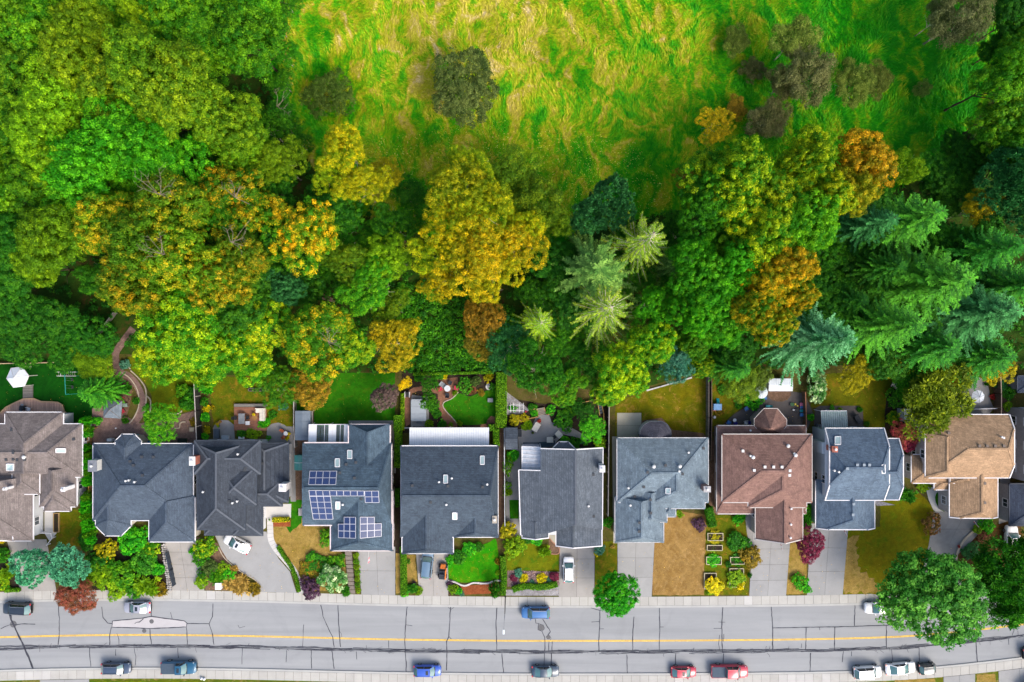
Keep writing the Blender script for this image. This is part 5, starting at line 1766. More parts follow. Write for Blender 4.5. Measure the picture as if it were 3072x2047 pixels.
# ---- 10 tan house
B10 = [Block((2781,1244,3028,1434),5.2,p=.5,s1=.42,e1=1.9),Block((2776,1300,2872,1432),5.15,ax='y',p=.6,e0=.5,e1=1.2,k=.5),Block((2734,1364,2850,1450),3.1,p=.45,e1=.5),Block((2802,1430,2860,1470),3.0,p=.4),Block((2848,1400,2993,1552),3.6,ax='y',p=.5,s1=.3,e0=.3,e1=1.2),Block((2850,1390,2924,1450),3.9,ax='y',p=.6,e0=.3,e1=.9)]
H10 = house('tan_house','two storey house with tan shingle roof beside the weeping willow',B10,R_TAN,plain('siding_pinkgrey',S(206,196,194,.62),.8),garage=4)
roof_vents(H10,B10,[(2845,1299),(2937,1338),(2960,1338),(2984,1338),(3010,1338),(2953,1450),(2953,1508)],plain('vent_tan',S(130,115,105,.5),.6))
roof_vents(H10,B10,[(3001,1311),(3006,1313),(3016,1315)],None,'pipe')
# ---- 11 grey house at the right edge
B11 = [Block((3092,1225,3330,1460),5.6,p=.5),Block((3028,1452,3180,1578),3.0,p=.5),Block((3052,1128,3200,1178),2.6,p=.5)]
H11 = house('dark_grey_house','grey walled house with navy porch roof at the end of the row',B11,R_EDGE,plain('siding_midgrey',S(178,176,180,.55),.8),trim=M_TRIMD,garage=1)
# neighbour beyond the left edge keeps the row going
B0 = [Block((-520,1280,-190,1560),3.4),Block((-500,1500,-360,1620),3.1,ax='y',e0=.5)]
house('brown_roofed_house','plain brown roofed house beyond the taupe one',B0,R_BROWN,M_SIDING,garage=1)
# ------------------------------------------------------------------ cars
M_TYRE = plain('tyre',(.018,.018,.019,1),.85,.2,8)
M_RIM = plain('rim',S(190,192,196,.6),.3,.1,8,metal=.7)
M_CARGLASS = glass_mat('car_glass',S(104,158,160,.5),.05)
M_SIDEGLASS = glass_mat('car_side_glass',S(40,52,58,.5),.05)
M_LAMP = plain('headlamp',S(225,232,238,.8),.1,.05,5,coat=1)
M_TAIL = plain('taillamp',S(200,20,36,.8),.15,.05,5,coat=1)
M_BLACK = plain('black_plastic',(.02,.021,.023,1),.5,.15,5)
M_TONNEAU = plain('tonneau',S(80,98,116,.55),.75,.08,3)
def loft(sections):
    mb = MB()
    n = len(sections[0])
    v = [q for s in sections for q in s]
    f = []
    for i in range(len(sections) - 1):
        for k in range(n - 1):
            f.append((i * n + k,i * n + k + 1,(i + 1) * n + k + 1,(i + 1) * n + k))
        f.append((i * n + n - 1,i * n,(i + 1) * n,(i + 1) * n + n - 1))
    f.append(tuple(range(n)))
    f.append(tuple(range((len(sections) - 1) * n,len(sections) * n))[::-1])
    return mb.add(v,f)
SPEC = {
    'saloon': dict(L=4.6,W=1.80,H=1.44,belt=.93,hood=.80,wb=.21,rf=.04,rr=-.18,bb=-.36),
    'hatch': dict(L=4.2,W=1.76,H=1.48,belt=.95,hood=.84,wb=.25,rf=.10,rr=-.34,bb=-.46),
    'suv': dict(L=4.6,W=1.86,H=1.70,belt=1.08,hood=.98,wb=.24,rf=.12,rr=-.38,bb=-.475),
    'coupe': dict(L=4.0,W=1.72,H=1.40,belt=.9,hood=.8,wb=.22,rf=.06,rr=-.28,bb=-.44),
    'micro': dict(L=2.75,W=1.60,H=1.54,belt=1.0,hood=.9,wb=.36,rf=.20,rr=-.34,bb=-.46),
    'pickup': dict(L=5.6,W=1.95,H=1.80,belt=1.12,hood=1.02,wb=.23,rf=.13,rr=-.03,bb=-.06),
    'crew': dict(L=5.9,W=2.0,H=1.85,belt=1.15,hood=1.05,wb=.25,rf=.17,rr=-.09,bb=-.115),
}
def car(px,py,ang,kind,paint,label,name=None,sunroof=False,rails=False,L_=None,roofm=None,hoodm=None,z=0.0,group=None,tail_dark=False):
    s = dict(SPEC[kind])
    if L_: s['L'] = L_
    Ln,W,H,belt,hood = s['L'],s['W'],s['H'],s['belt'],s['hood']
    x,y,_ = P(px,py,.75 + z)
    nm = name or {'saloon': 'saloon_car','hatch': 'hatchback_car','suv': 'suv_car','coupe': 'small_car','micro': 'micro_car','pickup': 'pickup_truck','crew': 'pickup_truck'}[kind]
    t = thing(nm,label,'truck' if 'pickup' in nm else 'car',(x,y,z),math.radians(ang),group)
    pk = kind in ('pickup','crew')
    rear_z = belt if kind != 'saloon' else belt - .02
    st = [(.5,.30,.42,hood - .22),(.492,.38,.34,hood - .12),(.465,.44,.24,hood - .05),(.40,.48,.20,hood),(.30,.495,.20,hood + .05),(s['wb'],.5,.20,belt - .02),(0,.5,.20,belt),(-.2,.5,.20,belt),
          (-.38,.495,.20,rear_z),(-.455,.475,.24,rear_z - .04),(-.49,.43,.34,rear_z - .12),(-.5,.36,.42,rear_z - .24)]
    if pk:
        st[-4:] = [(-.38,.5,.26,belt),(-.47,.5,.3,belt),(-.492,.49,.36,belt - .03),(-.5,.46,.42,belt - .12)]
    sec = []
    for xf,wf,zb,zs in st:
        w = wf * W
        X = xf * Ln
        sec.append([(X,-w * .90,zb),(X,-w,zb + .16),(X,-w,(zb + zs) / 2 + .1),(X,-w * .965,zs - .07),(X,-w * .86,zs),(X,0,zs + .035),(X,w * .86,zs),(X,w * .965,zs - .07),(X,w,(zb + zs) / 2 + .1),(X,w,zb + .16),(X,w * .90,zb)])
    loft(sec).build('body',paint,t,smooth=True,local=True)
    # cabin
    wb,rf,rr,bb = s['wb'] * Ln,s['rf'] * Ln,s['rr'] * Ln,s['bb'] * Ln
    hb,ht = W * .44,W * .335
    zb_,zt = belt + .0,H
    rows = []
    nx = 7
    rm = MB()
    vs = []
    for i in range(nx):
        u = i / (nx - 1)
        X = rf + (rr - rf) * u
        wv = ht * (1.0 if .1 < u < .9 else .95)
        for j in range(5):
            q = j / 4 * 2 - 1
            vs.append((X + (.06 if u == 0 else (-.04 if u == 1 else 0)) * (1 - q * q),q * wv,zt + .045 * (1 - q * q) * (1 - (2 * u - 1) ** 2 * .3) - .03 * (2 * u - 1) ** 2))
    rm.add(vs,[(i * 5 + j,i * 5 + j + 1,(i + 1) * 5 + j + 1,(i + 1) * 5 + j) for i in range(nx - 1) for j in range(4)])
    rm.build('roof',roofm or paint,t,smooth=True,local=True)
    def screen(x0,x1,h0,h1,z0,z1,bulge,nmn,inset=.02):
        v = []
        for a,(X,hh,zz) in enumerate(((x0,h0,z0),((x0 + x1) / 2,(h0 + h1) / 2,(z0 + z1) / 2 + .03),(x1,h1,z1))):
            for j in range(7):
                q = j / 6 * 2 - 1
                v.append((X + bulge * (1 - q * q) * (1 - a * .25),q * hh * .97,zz + .01))
        MB().add(v,[(i * 7 + j,i * 7 + j + 1,(i + 1) * 7 + j + 1,(i + 1) * 7 + j) for i in range(2) for j in range(6)]).build(nmn,M_CARGLASS,t,smooth=True,local=True)
    screen(wb,rf + .02,hb * .96,ht,zb_ - .03,zt - .03,.16,'windscreen')
    screen(bb,rr - .01,hb * (.94 if not pk else .97),ht,zb_ - .02,zt - .03,-.10 if not pk else -.02,'rear_window')
    for sd in (-1,1):
        pil = MB()
        a0,a1 = Vector((wb,sd * hb,zb_ - .03)),Vector((rf,sd * ht,zt - .01))
        c0,c1 = Vector((bb,sd * hb,zb_ - .02)),Vector((rr,sd * ht,zt - .01))
        m = (a0 + c0) / 2
        for n_,(f0,f1) in enumerate(((0,.5),(.5,1.0))):
            q0,q1 = a0.lerp(c0,f0),a0.lerp(c0,f1)
            r0,r1 = a1.lerp(c1,f0),a1.lerp(c1,f1)
            MB().add([q0,q1,r1,r0],[(0,1,2,3) if sd > 0 else (3,2,1,0)]).build('side_window',M_SIDEGLASS,t,local=True)
        for p0,p1,w_ in ((a0,a1,.09),(c0,c1,.12),(a0.lerp(c0,.5),a1.lerp(c1,.5),.07),(a1,c1,.07)):
            pil.bar(p0,p1,w_,.06)
        pil.build('window_frame',paint,t,local=True)
    # bonnet seam, bumpers
    MB().bar((.495 * Ln - .06,-W * .30,.40),(.495 * Ln - .06,W * .30,.40),.12,.22).build('front_bumper',M_BLACK if pk else paint,t,local=True)
    MB().bar((-.495 * Ln + .03,-W * .40,.48),(-.495 * Ln + .03,W * .40,.48),.14,.24).build('rear_bumper',M_RIM if pk else M_BLACK,t,local=True)
    MB().bar((s['wb'] * Ln + .12,-hb * .9,belt + .005),(s['wb'] * Ln + .12,hb * .9,belt + .005),.16,.03).build('cowl',M_BLACK,t,local=True)
    for sd in (-1,1):
        hz_ = hood - .10
        MB().add([(.485 * Ln,sd * W * .27,hz_ - .06),(.452 * Ln,sd * W * .445,hz_ - .04),(.415 * Ln,sd * W * .455,hz_ + .09),(.455 * Ln,sd * W * .30,hz_ + .075)],[(0,1,2,3) if sd > 0 else (3,2,1,0)]).build('headlight',M_LAMP,t,local=True)
        tz = rear_z - .12
        MB().box(-.497 * Ln,-.455 * Ln,min(sd * W * .34,sd * W * .475),max(sd * W * .34,sd * W * .475),tz - .1,tz + .115).build('taillight',M_TAIL,t,local=True)
        mx = wb - .25
        MB().bar((mx,sd * W * .47,belt + .06),(mx - .06,sd * W * .585,belt + .12),.16,.13).build('mirror',paint if not pk else M_BLACK,t,local=True)
        for wx in (.305,-.295):
            r = .33 if not pk else .40
            cx,cy = wx * Ln,sd * (W * .5 - .09)
            ty = MB()
            n = 16
            v = []
            for yy in (-.11,.12):
                for k in range(n):
                    a = 2 * math.pi * k / n
                    v.append((cx + r * math.cos(a),cy + sd * yy,r + r * math.sin(a)))
            ty.add(v,[(k,(k + 1) % n,n + (k + 1) % n,n + k) for k in range(n)] + [tuple(range(n)),tuple(range(n,2 * n))])
            w_ = ty.build('wheel',M_TYRE,t,local=True)
            rv = [(cx + r * .62 * math.cos(2 * math.pi * k / n),cy + sd * .128,r + r * .62 * math.sin(2 * math.pi * k / n)) for k in range(n)]
            MB().add(rv,[tuple(range(n))]).build('rim',M_RIM,w_,local=True)
    if sunroof:
        MB().box(rf - .62,rf - .22,-ht * .55,ht * .55,zt + .035,zt + .058).build('sunroof',M_SIDEGLASS,t,local=True)
    if rails:
        for sd in (-1,1):
            MB().bar((rf - .1,sd * ht * .93,zt + .06),(rr + .1,sd * ht * .93,zt + .06),.05,.06).build('roof_rail',M_RIM,t,local=True)
    if pk:
        b0,b1 = bb - .06,-.485 * Ln
        MB().box(b1,b0,-W * .42,W * .42,belt + .035,belt + .075).build('bed_cover',M_TONNEAU,t,local=True)
    return t
PAINT = {k: paint_mat('paint_' + k,S(*v)) for k,v in {
    'black': (46,58,72,.6),'silver': (190,192,205,.62),'slate': (72,92,118,.6),'teal': (26,98,134,.7),'white': (246,246,246,.82),'steel': (108,142,170,.6),
    'blue': (44,96,205,.7),'mid': (66,126,190,.65),'navy': (62,84,106,.6),'red': (196,34,66,.75),'graphite': (58,72,80,.55)}.items()}
RZ = ROAD_Z
car(52,1826,178,'suv',PAINT['black'],'black wagon with silver roof rails parked by the kerb below the bluish globe trees',rails=True,z=RZ,L_=4.5)
car(411,1823,180,'saloon',PAINT['silver'],'silver saloon with sunroof parked above the pale road patch',sunroof=True,z=RZ,L_=4.35)
car(348,2006,0,'hatch',PAINT['slate'],'dark slate estate car parked behind the teal pickup',rails=True,z=RZ,L_=4.7,name='estate_car')
car(537,2003,0,'pickup',PAINT['teal'],'teal pickup truck with dark bed cover parked at the kerb',sunroof=True,z=RZ)
car(711,1632,153,'saloon',PAINT['white'],'white saloon with sunroof parked askew on the curved driveway',sunroof=True,z=.05,L_=4.5)
car(1281,1692,84,'suv',PAINT['steel'],'steel blue estate car nosing under the garage eave',z=.05,L_=4.6,name='estate_car')
car(1282,2013,0,'hatch',PAINT['blue'],'bright blue hatchback parked alone at the kerb',sunroof=True,z=RZ,L_=4.4)
car(1607,1838,180,'suv',PAINT['mid'],'mid blue van-like wagon parked in front of the gravel strip',rails=True,z=RZ,L_=4.55,name='wagon_car')
car(1706,1710,90,'hatch',PAINT['white'],'white hatchback parked alone on the driveway of the grey gabled house',z=.05,L_=4.1)
car(1636,2015,0,'saloon',PAINT['navy'],'dark navy saloon parked across from the mid blue wagon',z=RZ,L_=4.4)
car(2051,2017,0,'coupe',PAINT['red'],'small red coupe parked behind the red crew cab pickup',sunroof=True,z=RZ,L_=4.05)
car(2188,2014,0,'crew',PAINT['red'],'red crew cab pickup with grey bed cover parked at the kerb',z=RZ,L_=5.9)
car(2636,1825,180,'saloon',PAINT['white'],'white saloon half hidden under the large street maple',z=RZ,L_=4.4)
car(2602,2017,3,'suv',PAINT['white'],'white suv with small rear window parked behind the white saloon',z=RZ,L_=4.45)
car(2702,2006,5,'saloon',PAINT['white'],'white saloon with sunroof parked between the white suv and the tiny dark car',sunroof=True,z=RZ,L_=4.85)
car(2782,2006,5,'micro',PAINT['graphite'],'tiny dark two seater car with pale trim parked at the end of the row',z=RZ)
car(3112,1958,8,'suv',PAINT['black'],'black car parked at the kerb where the road bends up',z=RZ)
car(3098,2056,40,'hatch',PAINT['white'],'white hatchback on the driveway across the road at the bend',z=.05)
# ------------------------------------------------------------------ trees of the wood and the meadow
F = 3072 / 2353.0
def T(x,y,r,kind,pal,label,h=17,mixb=.35,group=None,**kw):
    return tree(x * F,y * F,r * F,kind,pal,label,h,mixb,group,**kw)
mk = lambda: 'maple%d' % FRD.randrange(5)
bk = lambda: 'birch%d' % FRD.randrange(4)
LG = 'mid green broadleaf tree packed in the dense wood left of the meadow'
LG2 = 'mid green broadleaf tree of the left wood standing against the meadow edge'
LG3 = 'mid green broadleaf tree deep in the left wood behind the lime trees'
LB = 'bright green broadleaf tree in the heart of the left wood'
LO = 'olive tinged broadleaf tree in the dense left wood'
LL = 'lime green rounded broadleaf tree at the left of the wood'
LL2 = 'lime green rounded tree left of the bright green trees'
LL3 = 'lime green rounded tree below the bright green trees beside the turning maples'
LD2 = 'dark green tree on the slope above the deep green lawn'
LD3 = 'dark green shaded tree in a gap of the left wood'
LD = 'dark green shaded broadleaf tree at the foot of the left wood'
for x,y,r,h in ((35,30,75,17),(110,75,85,18),(420,30,90,17),(520,40,90,18),(575,95,85,17),(40,175,85,18),(480,110,75,14),(35,300,80,17),(60,420,80,17),(-60,100,90,17),(-60,260,90,17),(-70,420,90,17),(300,70,70,13),(590,20,70,15),(200,-60,90,17),(400,-70,90,17),(600,-70,90,17),(20,-80,90,17)):
    T(x,y,r,mk(),'green',LG if x < 160 and y < 130 else (LG2 if x > 400 else LG3),h,.45,'green trees of the left wood')
LQ = iter(['bright green tree under the olive trees','bright green tree beside the lime trees','bright green tree in the middle of its group','bright green tree next to the bleached tree top','bright green tree touching the most orange maple','small bright green tree between the bright group and the turning maples'])
for x,y,r,h in ((285,300,85,19),(215,370,95,20),(330,345,85,20),(400,385,80,18),(185,455,85,18),(300,430,70,16)):
    T(x,y,r,mk(),'bright',next(LQ),h,.4,'bright green trees of the left wood')
LQ = iter(['olive tree above the bright green group','tallest olive tree of the left wood','olive tree facing the dark gap by the meadow','olive tree next to the lime trees','olive tree between the tallest olive and the bright group','olive tree at the forked bare branch','small olive tree near the thin light green birch'])
for x,y,r,h in ((330,160,90,21),(415,205,85,22),(465,255,70,21),(260,200,75,19),(370,260,70,19),(545,285,72,17),(555,345,60,15)):
    T(x,y,r,mk(),'olive',next(LQ),h,.4,'olive trees of the left wood')
for x,y,r,h in ((130,225,90,21),(110,305,80,20),(165,145,80,18),(120,545,78,19),(100,610,60,17),(215,55,75,18),(320,15,50,19),(150,370,70,18)):
    T(x,y,r,mk(),'lime',LL if y < 180 else (LL2 if y < 400 else LL3),h,.35,'lime trees of the left wood')
for x,y,r,h in ((25,540,75,16),(25,640,70,13),(600,620,80,13),(555,705,75,13),(690,640,55,11),(640,570,60,14),(220,150,60,13),(430,130,60,12),(620,430,60,12),(25,720,70,9),(120,740,70,8),(200,770,55,7),(50,790,60,7),(150,815,40,6)):
    T(x,y,r,mk(),'dark',LD if y > 600 and x > 300 else (LD2 if y > 600 else LD3),h,.35,'dark trees of the left wood')
# autumn maples with bare twigs
LQ = iter(['most orange maple of the left wood touching the lime tree','turning maple in the middle of the orange group','turning maple beside the bright green trees of the left wood','turning maple above the bare forest clearing','broad olive and orange maple left of the teal small tree','turning maple with orange fringe above the gold speckled maples','turning maple stretching towards the golden birches','small olive maple tucked under the orange group'])
for x,y,r,h,mx in ((255,520,85,21,.38),(330,570,85,22,.22),(400,480,85,22,.24),(300,640,75,20,.26),(420,600,85,22,.22),(500,640,75,20,.32),(560,590,65,19,.26),(360,680,60,17,.2)):
    T(x,y,r,mk(),'oliveorange',next(LQ),h,mx,'turning maples of the left wood',name='maple_tree')
for x,y,r,h in ((600,640,60,9),(680,600,60,9),(560,400,60,10),(620,300,50,9),(490,330,60,10),(640,690,60,8),(780,540,55,8),(720,640,50,8),(960,480,50,7),(860,560,50,8),(1250,680,60,8),(1330,600,50,8),(1300,780,55,7),(1450,640,50,9),(1540,660,50,9),(1340,820,50,7),(1560,540,50,9),(1440,560,50,8),(240,640,60,8),(1890,580,60,8),(1840,720,55,8),(2020,500,60,8),(2100,680,55,7),(450,170,60,10),(380,110,60,11),(250,120,60,12)):
    T(x,y,r,bk(),'mid','low mid green understorey tree filling a gap in the wood',h,.35,'understorey trees of the wood')
for x,y,r,h,mx in ((530,460,75,19,.30),(600,490,60,17,.30),(690,545,78,18,.32),(520,520,60,18,.3)):
    T(x,y,r,mk(),'greenorange','green maple with orange tipped clusters near the yellow birches',h,mx,'orange tipped maples',name='maple_tree')
LQ = iter(['large gold speckled maple above the olive lawn','gold speckled maple beside the curved garden path','gold speckled maple above the tall black fence','green gold maple under the turning maples','gold speckled maple low over the olive lawn','small green gold maple above the patchy lawn'])
for x,y,r,h,mx in ((430,745,90,17,.40),(385,800,75,14,.40),(500,790,75,14,.38),(600,745,75,14,.35),(470,840,55,11,.35),(570,820,60,11,.3)):
    T(x,y,r,mk(),'greengold',next(LQ),h,mx,'gold speckled maples',name='maple_tree')
T(735,770,85,mk(),'greenorange','green maple with a pale bare branched crown above the brown garden tree',16,.3)
T(805,800,60,mk(),'greengold','small gold flecked tree right of the bare branched maple',12,.4)
T(660,655,45,mk(),'tealdark','teal green small tree under the turning maples',12,.4)
T(640,375,62,bk(),'lime','thin light green birch at the meadow corner of the wood',15,.25)
T(795,345,62,bk(),'yellow','yellow birch leaning over the meadow edge with golden crown',17,.45)
T(835,425,58,bk(),'yellow','lower golden birch just below the leaning yellow birch',16,.6)
T(760,400,45,bk(),'yellowgreen','yellow green birch between the two golden birches',14,.3)
T(890,395,35,bk(),'gold','small golden brown birch beside the meadow',11,.4)
T(760,470,60,mk(),'dark','dark green tree under the golden birches',11,.3)
T(940,445,42,bk(),'dark','small dark round tree between the golden birch and the great yellow tree',8,.25)
T(905,520,60,bk(),'mid','soft green tree left of the great yellow tree',13,.4)
T(905,590,55,bk(),'lime','thin pale twigged birch below the soft green tree',14,.3)
T(800,600,60,bk(),'olive','olive green tree above the fallen logs',13,.3)
T(850,660,70,bk(),'green','fresh green rounded tree beside the dark clearing',13,.35)
T(900,705,45,bk(),'olive','small olive tree at the edge of the dark clearing',9,.4)
T(900,790,58,bk(),'gold','golden olive tree above the purple garden plum',11,.35)
T(930,755,35,bk(),'gold','little golden tree beside the clearing',9,.5)
# the great yellow cottonwood group
LQ = iter(['yellow green cottonwood crown facing the meadow','upper yellow cottonwood of the bright clump','yellow cottonwood on the golden birch side of the clump','tallest yellow cottonwood in the heart of the clump','yellow cottonwood on the spruce side of the clump','lower yellow cottonwood above the brown leaved tree','yellow cottonwood between the upper and the tallest one','small yellow cottonwood hanging over the dark clearing','low yellow green cottonwood nearest the meadow','yellow cottonwood next to the thin olive cottonwoods'])
for x,y,r,h,pal,mx in ((1040,430,75,19,'yellowgreen',.40),(1100,480,80,21,'yellow',.35),(1010,590,70,19,'yellow',.45),(1090,590,90,22,'yellow',.45),(1180,570,75,20,'yellow',.45),(1130,635,65,18,'yellow',.50),(1050,530,70,21,'yellow',.45),(1010,640,45,16,'yellow',.45),(1080,380,60,15,'yellowgreen',.3),(1200,520,55,17,'yellow',.35)):
    T(x,y,r,bk(),pal,next(LQ),h,mx,'yellow cottonwoods',name='cottonwood_tree')
for x,y,r in ((1160,420,75),(1235,480,65),(1280,510,40)):
    T(x,y,r,'thin%d' % FRD.randrange(2),'olive','thin olive cottonwood behind the yellow clump',13,.35,'thin cottonwoods',name='cottonwood_tree')
T(1115,730,52,'round2','brown','brown leaved tree in the green clearing',11,.35)
T(1100,790,45,bk(),'brown','low brown green tree below the brown leaved one',8,.25)
T(1230,855,80,bk(),'mid','big soft green tree overhanging the grey paved yard',14,.3)
T(1170,800,60,bk(),'tealdark','bluish green tree behind the big soft green one',11,.3)
T(1300,890,45,bk(),'green','small green tree at the corner of the paved yard',9,.3)
T(1320,680,70,mk(),'dark','deep green tree in the hollow left of the spruces',11,.3)
T(1270,600,55,mk(),'dark','deep green tree beside the yellow clump',11,.3)
T(1395,470,60,'tuft0','tealdark','dark teal pine at the meadow edge',15,.35,name='pine_tree')
T(1350,505,45,'tuft1','tealdark','smaller dark teal pine beside the sage spruce',13,.3,name='pine_tree')
# maples right of centre
LQ = iter(['gold clustered maple nearest the brown scrub bush','gold clustered maple facing the dark grey brown bush tree','mid green maple on the spruce side of the gold group','large gold clustered maple in the heart of the right group','gold clustered maple touching the yellow green maples','gold clustered maple above the golden orange maples','green maple on the conifer side of the gold group','green maple between the gold group and the fresh green maples'])
for x,y,r,h,pal,mx in ((1640,420,70,20,'greengold',.35),(1700,400,75,21,'greengold',.40),(1620,490,65,18,'mid',.4),(1700,480,80,22,'greengold',.45),(1780,470,75,22,'greengold',.45),(1760,545,80,22,'greengold',.42),(1840,520,70,20,'green',.45),(1680,555,65,19,'green',.5)):
    T(x,y,r,mk(),pal,next(LQ),h,mx,'gold clustered maples',name='maple_tree')
for x,y,r in ((1850,360,62),(1835,425,65),(1905,450,50)):
    T(x,y,r,mk(),'greengold','yellow green maple beside the orange maple',20,.5,'yellow green maples',name='maple_tree')
T(1975,375,78,mk(),'orange','orange maple with rounded rusty gold crown',20,.45,name='maple_tree')
T(1960,440,62,mk(),'orange','lower orange brown maple touching the rounded orange one',17,.25,name='maple_tree')
T(2085,385,38,bk(),'lime','thin lime birch behind the orange maple',13,.4)
for x,y,r in ((1600,620,65),(1630,680,75),(1590,590,55),(1690,620,65),(1650,740,60),(1590,720,50)):
    T(x,y,r,mk(),'bright','fresh green maple between the spruces and the golden orange maple',18,.3,'fresh green maples',name='maple_tree')
LQ = iter(['golden orange maple crown nearest the dark conifers','golden orange maple in the middle of its group','green and gold maple on the fresh green maple side','lower golden green maple above the silver blue spruce','small golden orange maple facing the dark spruce'])
for x,y,r,h,mx in ((1800,610,62,21,.55),(1760,660,62,21,.48),(1720,720,60,19,.36),(1770,745,50,18,.36),(1825,680,45,19,.48)):
    T(x,y,r,mk(),'greenorange',next(LQ),h,mx,'golden orange maples',name='maple_tree')
T(1430,850,65,mk(),'greengold','green maple with gold flecks above the dry brown lawn',13,.42,name='maple_tree')
T(1490,790,55,mk(),'greengold','gold flecked green maple beside the yellow spruce',14,.3,name='maple_tree')
T(1500,700,55,bk(),'bright','light green tree right of the yellow spruce',13,.3)
T(1545,830,45,bk(),'bluegreen','pale bluish green feathery tree over the dry lawn',11,.25)
T(1590,790,40,mk(),'green','small green tree at the fence of the dry lawn',10,.3)
T(1610,840,30,mk(),'greengold','little gold green tree at the top of the long fence',8,.4)
T(1390,900,40,mk(),'greengold','low golden green tree by the timber steps',8,.3)
# conifers
spruce(1380 * F,615 * F,19,6.6,'spruce2','sage','sage green spruce with feathery arms in the middle of the wood')
spruce(1505 * F,535 * F,22,5.6,'sparse1','sprucegold','yellow green spruce with bare pale branches and brown top')
spruce(1408 * F,705 * F,23,6.4,'sparse0','sprucegold','golden star shaped spruce with radiating bare branches')
spruce(1245 * F,742 * F,15,3.8,'sparse1','lime','small yellow green star shaped spruce in the dark hollow')
spruce(1590 * F,595 * F,17,3.6,'spruce0','sage','grey green spruce squeezed between the maples')
spruce(1960 * F,782 * F,21.5,5.8,'spruce1','blue','silver blue spruce leaning out over the sheds',.36)
spruce(2125 * F,745 * F,20.6,5.5,'spruce1','conifer','green spruce between the silver blue and the teal one',.5)
spruce(2345 * F,715 * F,19.8,6.0,'spruce2','teal','teal spruce standing above the willow',.5)
spruce(2235 * F,640 * F,21.5,6.7,'spruce2','conifer','large fresh green spruce in the conifer group',.6)
spruce(2170 * F,485 * F,21.5,6.2,'spruce1','conifer','green spruce with gold tips near the teal pines',.55)
spruce(2060 * F,500 * F,17.2,5.0,'spruce0','teal','dark teal spruce under the orange maple',.3)
spruce(2360 * F,560 * F,20.6,5.8,'spruce0','conifer','dark green spruce at the right edge of the conifer group',.2)
spruce(1720 * F,850 * F,13,3.2,'spruce0','conifer','low green cedar behind the white trampoline',.35)
spruce(1990 * F,690 * F,12.0,4.3,'spruce0','dark','dark spruce in the shade below the maples',.3)
spruce(2080 * F,610 * F,14.6,5.0,'spruce1','dark','deep green spruce in the middle of the conifer group',.3)
spruce(2200 * F,800 * F,13.8,5.5,'spruce1','conifer','broad green spruce behind the brown lawn',.25)
spruce(2330 * F,820 * F,12.9,5.5,'spruce0','conifer','broad green spruce above the willow',.3)
spruce(2420 * F,650 * F,18.9,5.8,'spruce1','conifer','green spruce just past the teal one',.3)
for x,y,r in ((2290,430,60),(2345,470,60),(2330,400,55)):
    T(x,y,r,'tuft%d' % FRD.randrange(2),'teal','blue grey pine on the slope right of the meadow',17,.25,'blue grey pines',name='pine_tree')
T(2255,480,38,bk(),'gold','small golden tree beside the blue grey pines',14,.3)
for x,y,r,h in ((1925,700,60,9),(1880,660,50,9),(2000,560,55,9),(1960,620,60,7),(2150,560,50,10),(2250,560,60,12),(2040,830,45,7),(1690,800,45,10),(2190,430,60,9),(2150,390,50,8),(2250,700,60,10)):
    T(x,y,r,mk(),'dark','dark green understorey tree among the conifers',h,.35,'dark understorey trees')
for x,y,r in ((1990,845,38),(2050,835,35),(1960,870,35)):
    T(x,y,r,bk(),'gold','low golden orange vine maple at the top of the brown lawn',6,.55,'golden vine maples')
T(2290,850,38,bk(),'gold','golden shrub like tree behind the willow',6,.4)
# right edge broadleaves
for x,y,r,h in ((2310,180,70,18),(2340,250,75,18),(2280,300,60,15),(2330,340,60,15),(2400,180,80,18),(2420,320,80,18),(2350,110,50,15)):
    T(x,y,r,mk(),'green','green broadleaf tree on the right side of the meadow',h,.3,'green trees right of the meadow')
for x,y,r,h in ((2240,360,50,10),(2200,340,40,6),(2330,40,60,11),(2300,110,45,9),(2150,430,45,7),(2340,-20,60,11)):
    T(x,y,r,mk(),'dark','shaded dark green tree at the right meadow edge',h,.3,'shaded trees right of the meadow')
T(2140,400,35,bk(),'brown','low brownish thicket tree at the right meadow corner',5,.3)
for x,y,r in ((640,60,38),(655,130,32),(655,0,40),(650,190,34),(665,300,32),(690,330,34),(645,-50,40)):
    T(x,y,r,bk(),'mid','low green bush tree softening the left edge of the meadow',6,.4,'bush trees at the left meadow edge')
# meadow trees
T(1070,195,85,'round0','darksage','dark sage round tree alone in the meadow',9,.45)
T(755,215,55,'round1','greyolive','olive bush like tree at the left of the meadow',6,.3)
T(1820,95,58,'thin0','greyolive','grey olive bare looking tree in the meadow',10,.4)
T(1855,170,65,'thin1','greybrown','grey brown twiggy tree with pale stem in the meadow',11,.4)
T(1800,190,45,'thin0','greybrown','small grey brown tree beside the twiggy one',7,.4)
T(1960,190,55,'thin1','greyolive','spreading grey olive tree in the meadow shade',8,.4)
T(2015,190,45,'thin0','greyolive','low olive tree at the end of the spreading group',6,.3)
T(1760,280,52,'thin0','greybrown','dark grey brown bush tree above the maples',6,.5)
T(2215,35,75,'thin1','greybrown','big grey brown tree at the top right of the meadow',14,.5)
T(2160,40,40,'thin0','greybrown','small grey brown tree beside the big one',9,.4)
T(1640,285,42,'birch2','gold','yellow olive young tree at the lower meadow edge',7,.45)
T(1690,100,35,'thin0','greyolive','small olive scrub bush in the open meadow',3,.3)
T(1730,160,30,'thin1','greybrown','small brownish scrub bush in the open meadow',2.5,.3)
T(1580,400,32,'birch3','brown','brown scrub bush left of the gold clustered maples',5,.4)
T(1690,245,28,'thin0','brown','brown weedy scrub bush near the young yellow tree',3,.4)
T(2120,205,22,'thin1','greyolive','little olive bush in the shaded meadow',2,.4)
T(640,250,30,'birch3','dark','bare branched dark tree poking out of the left wood',10,.3)
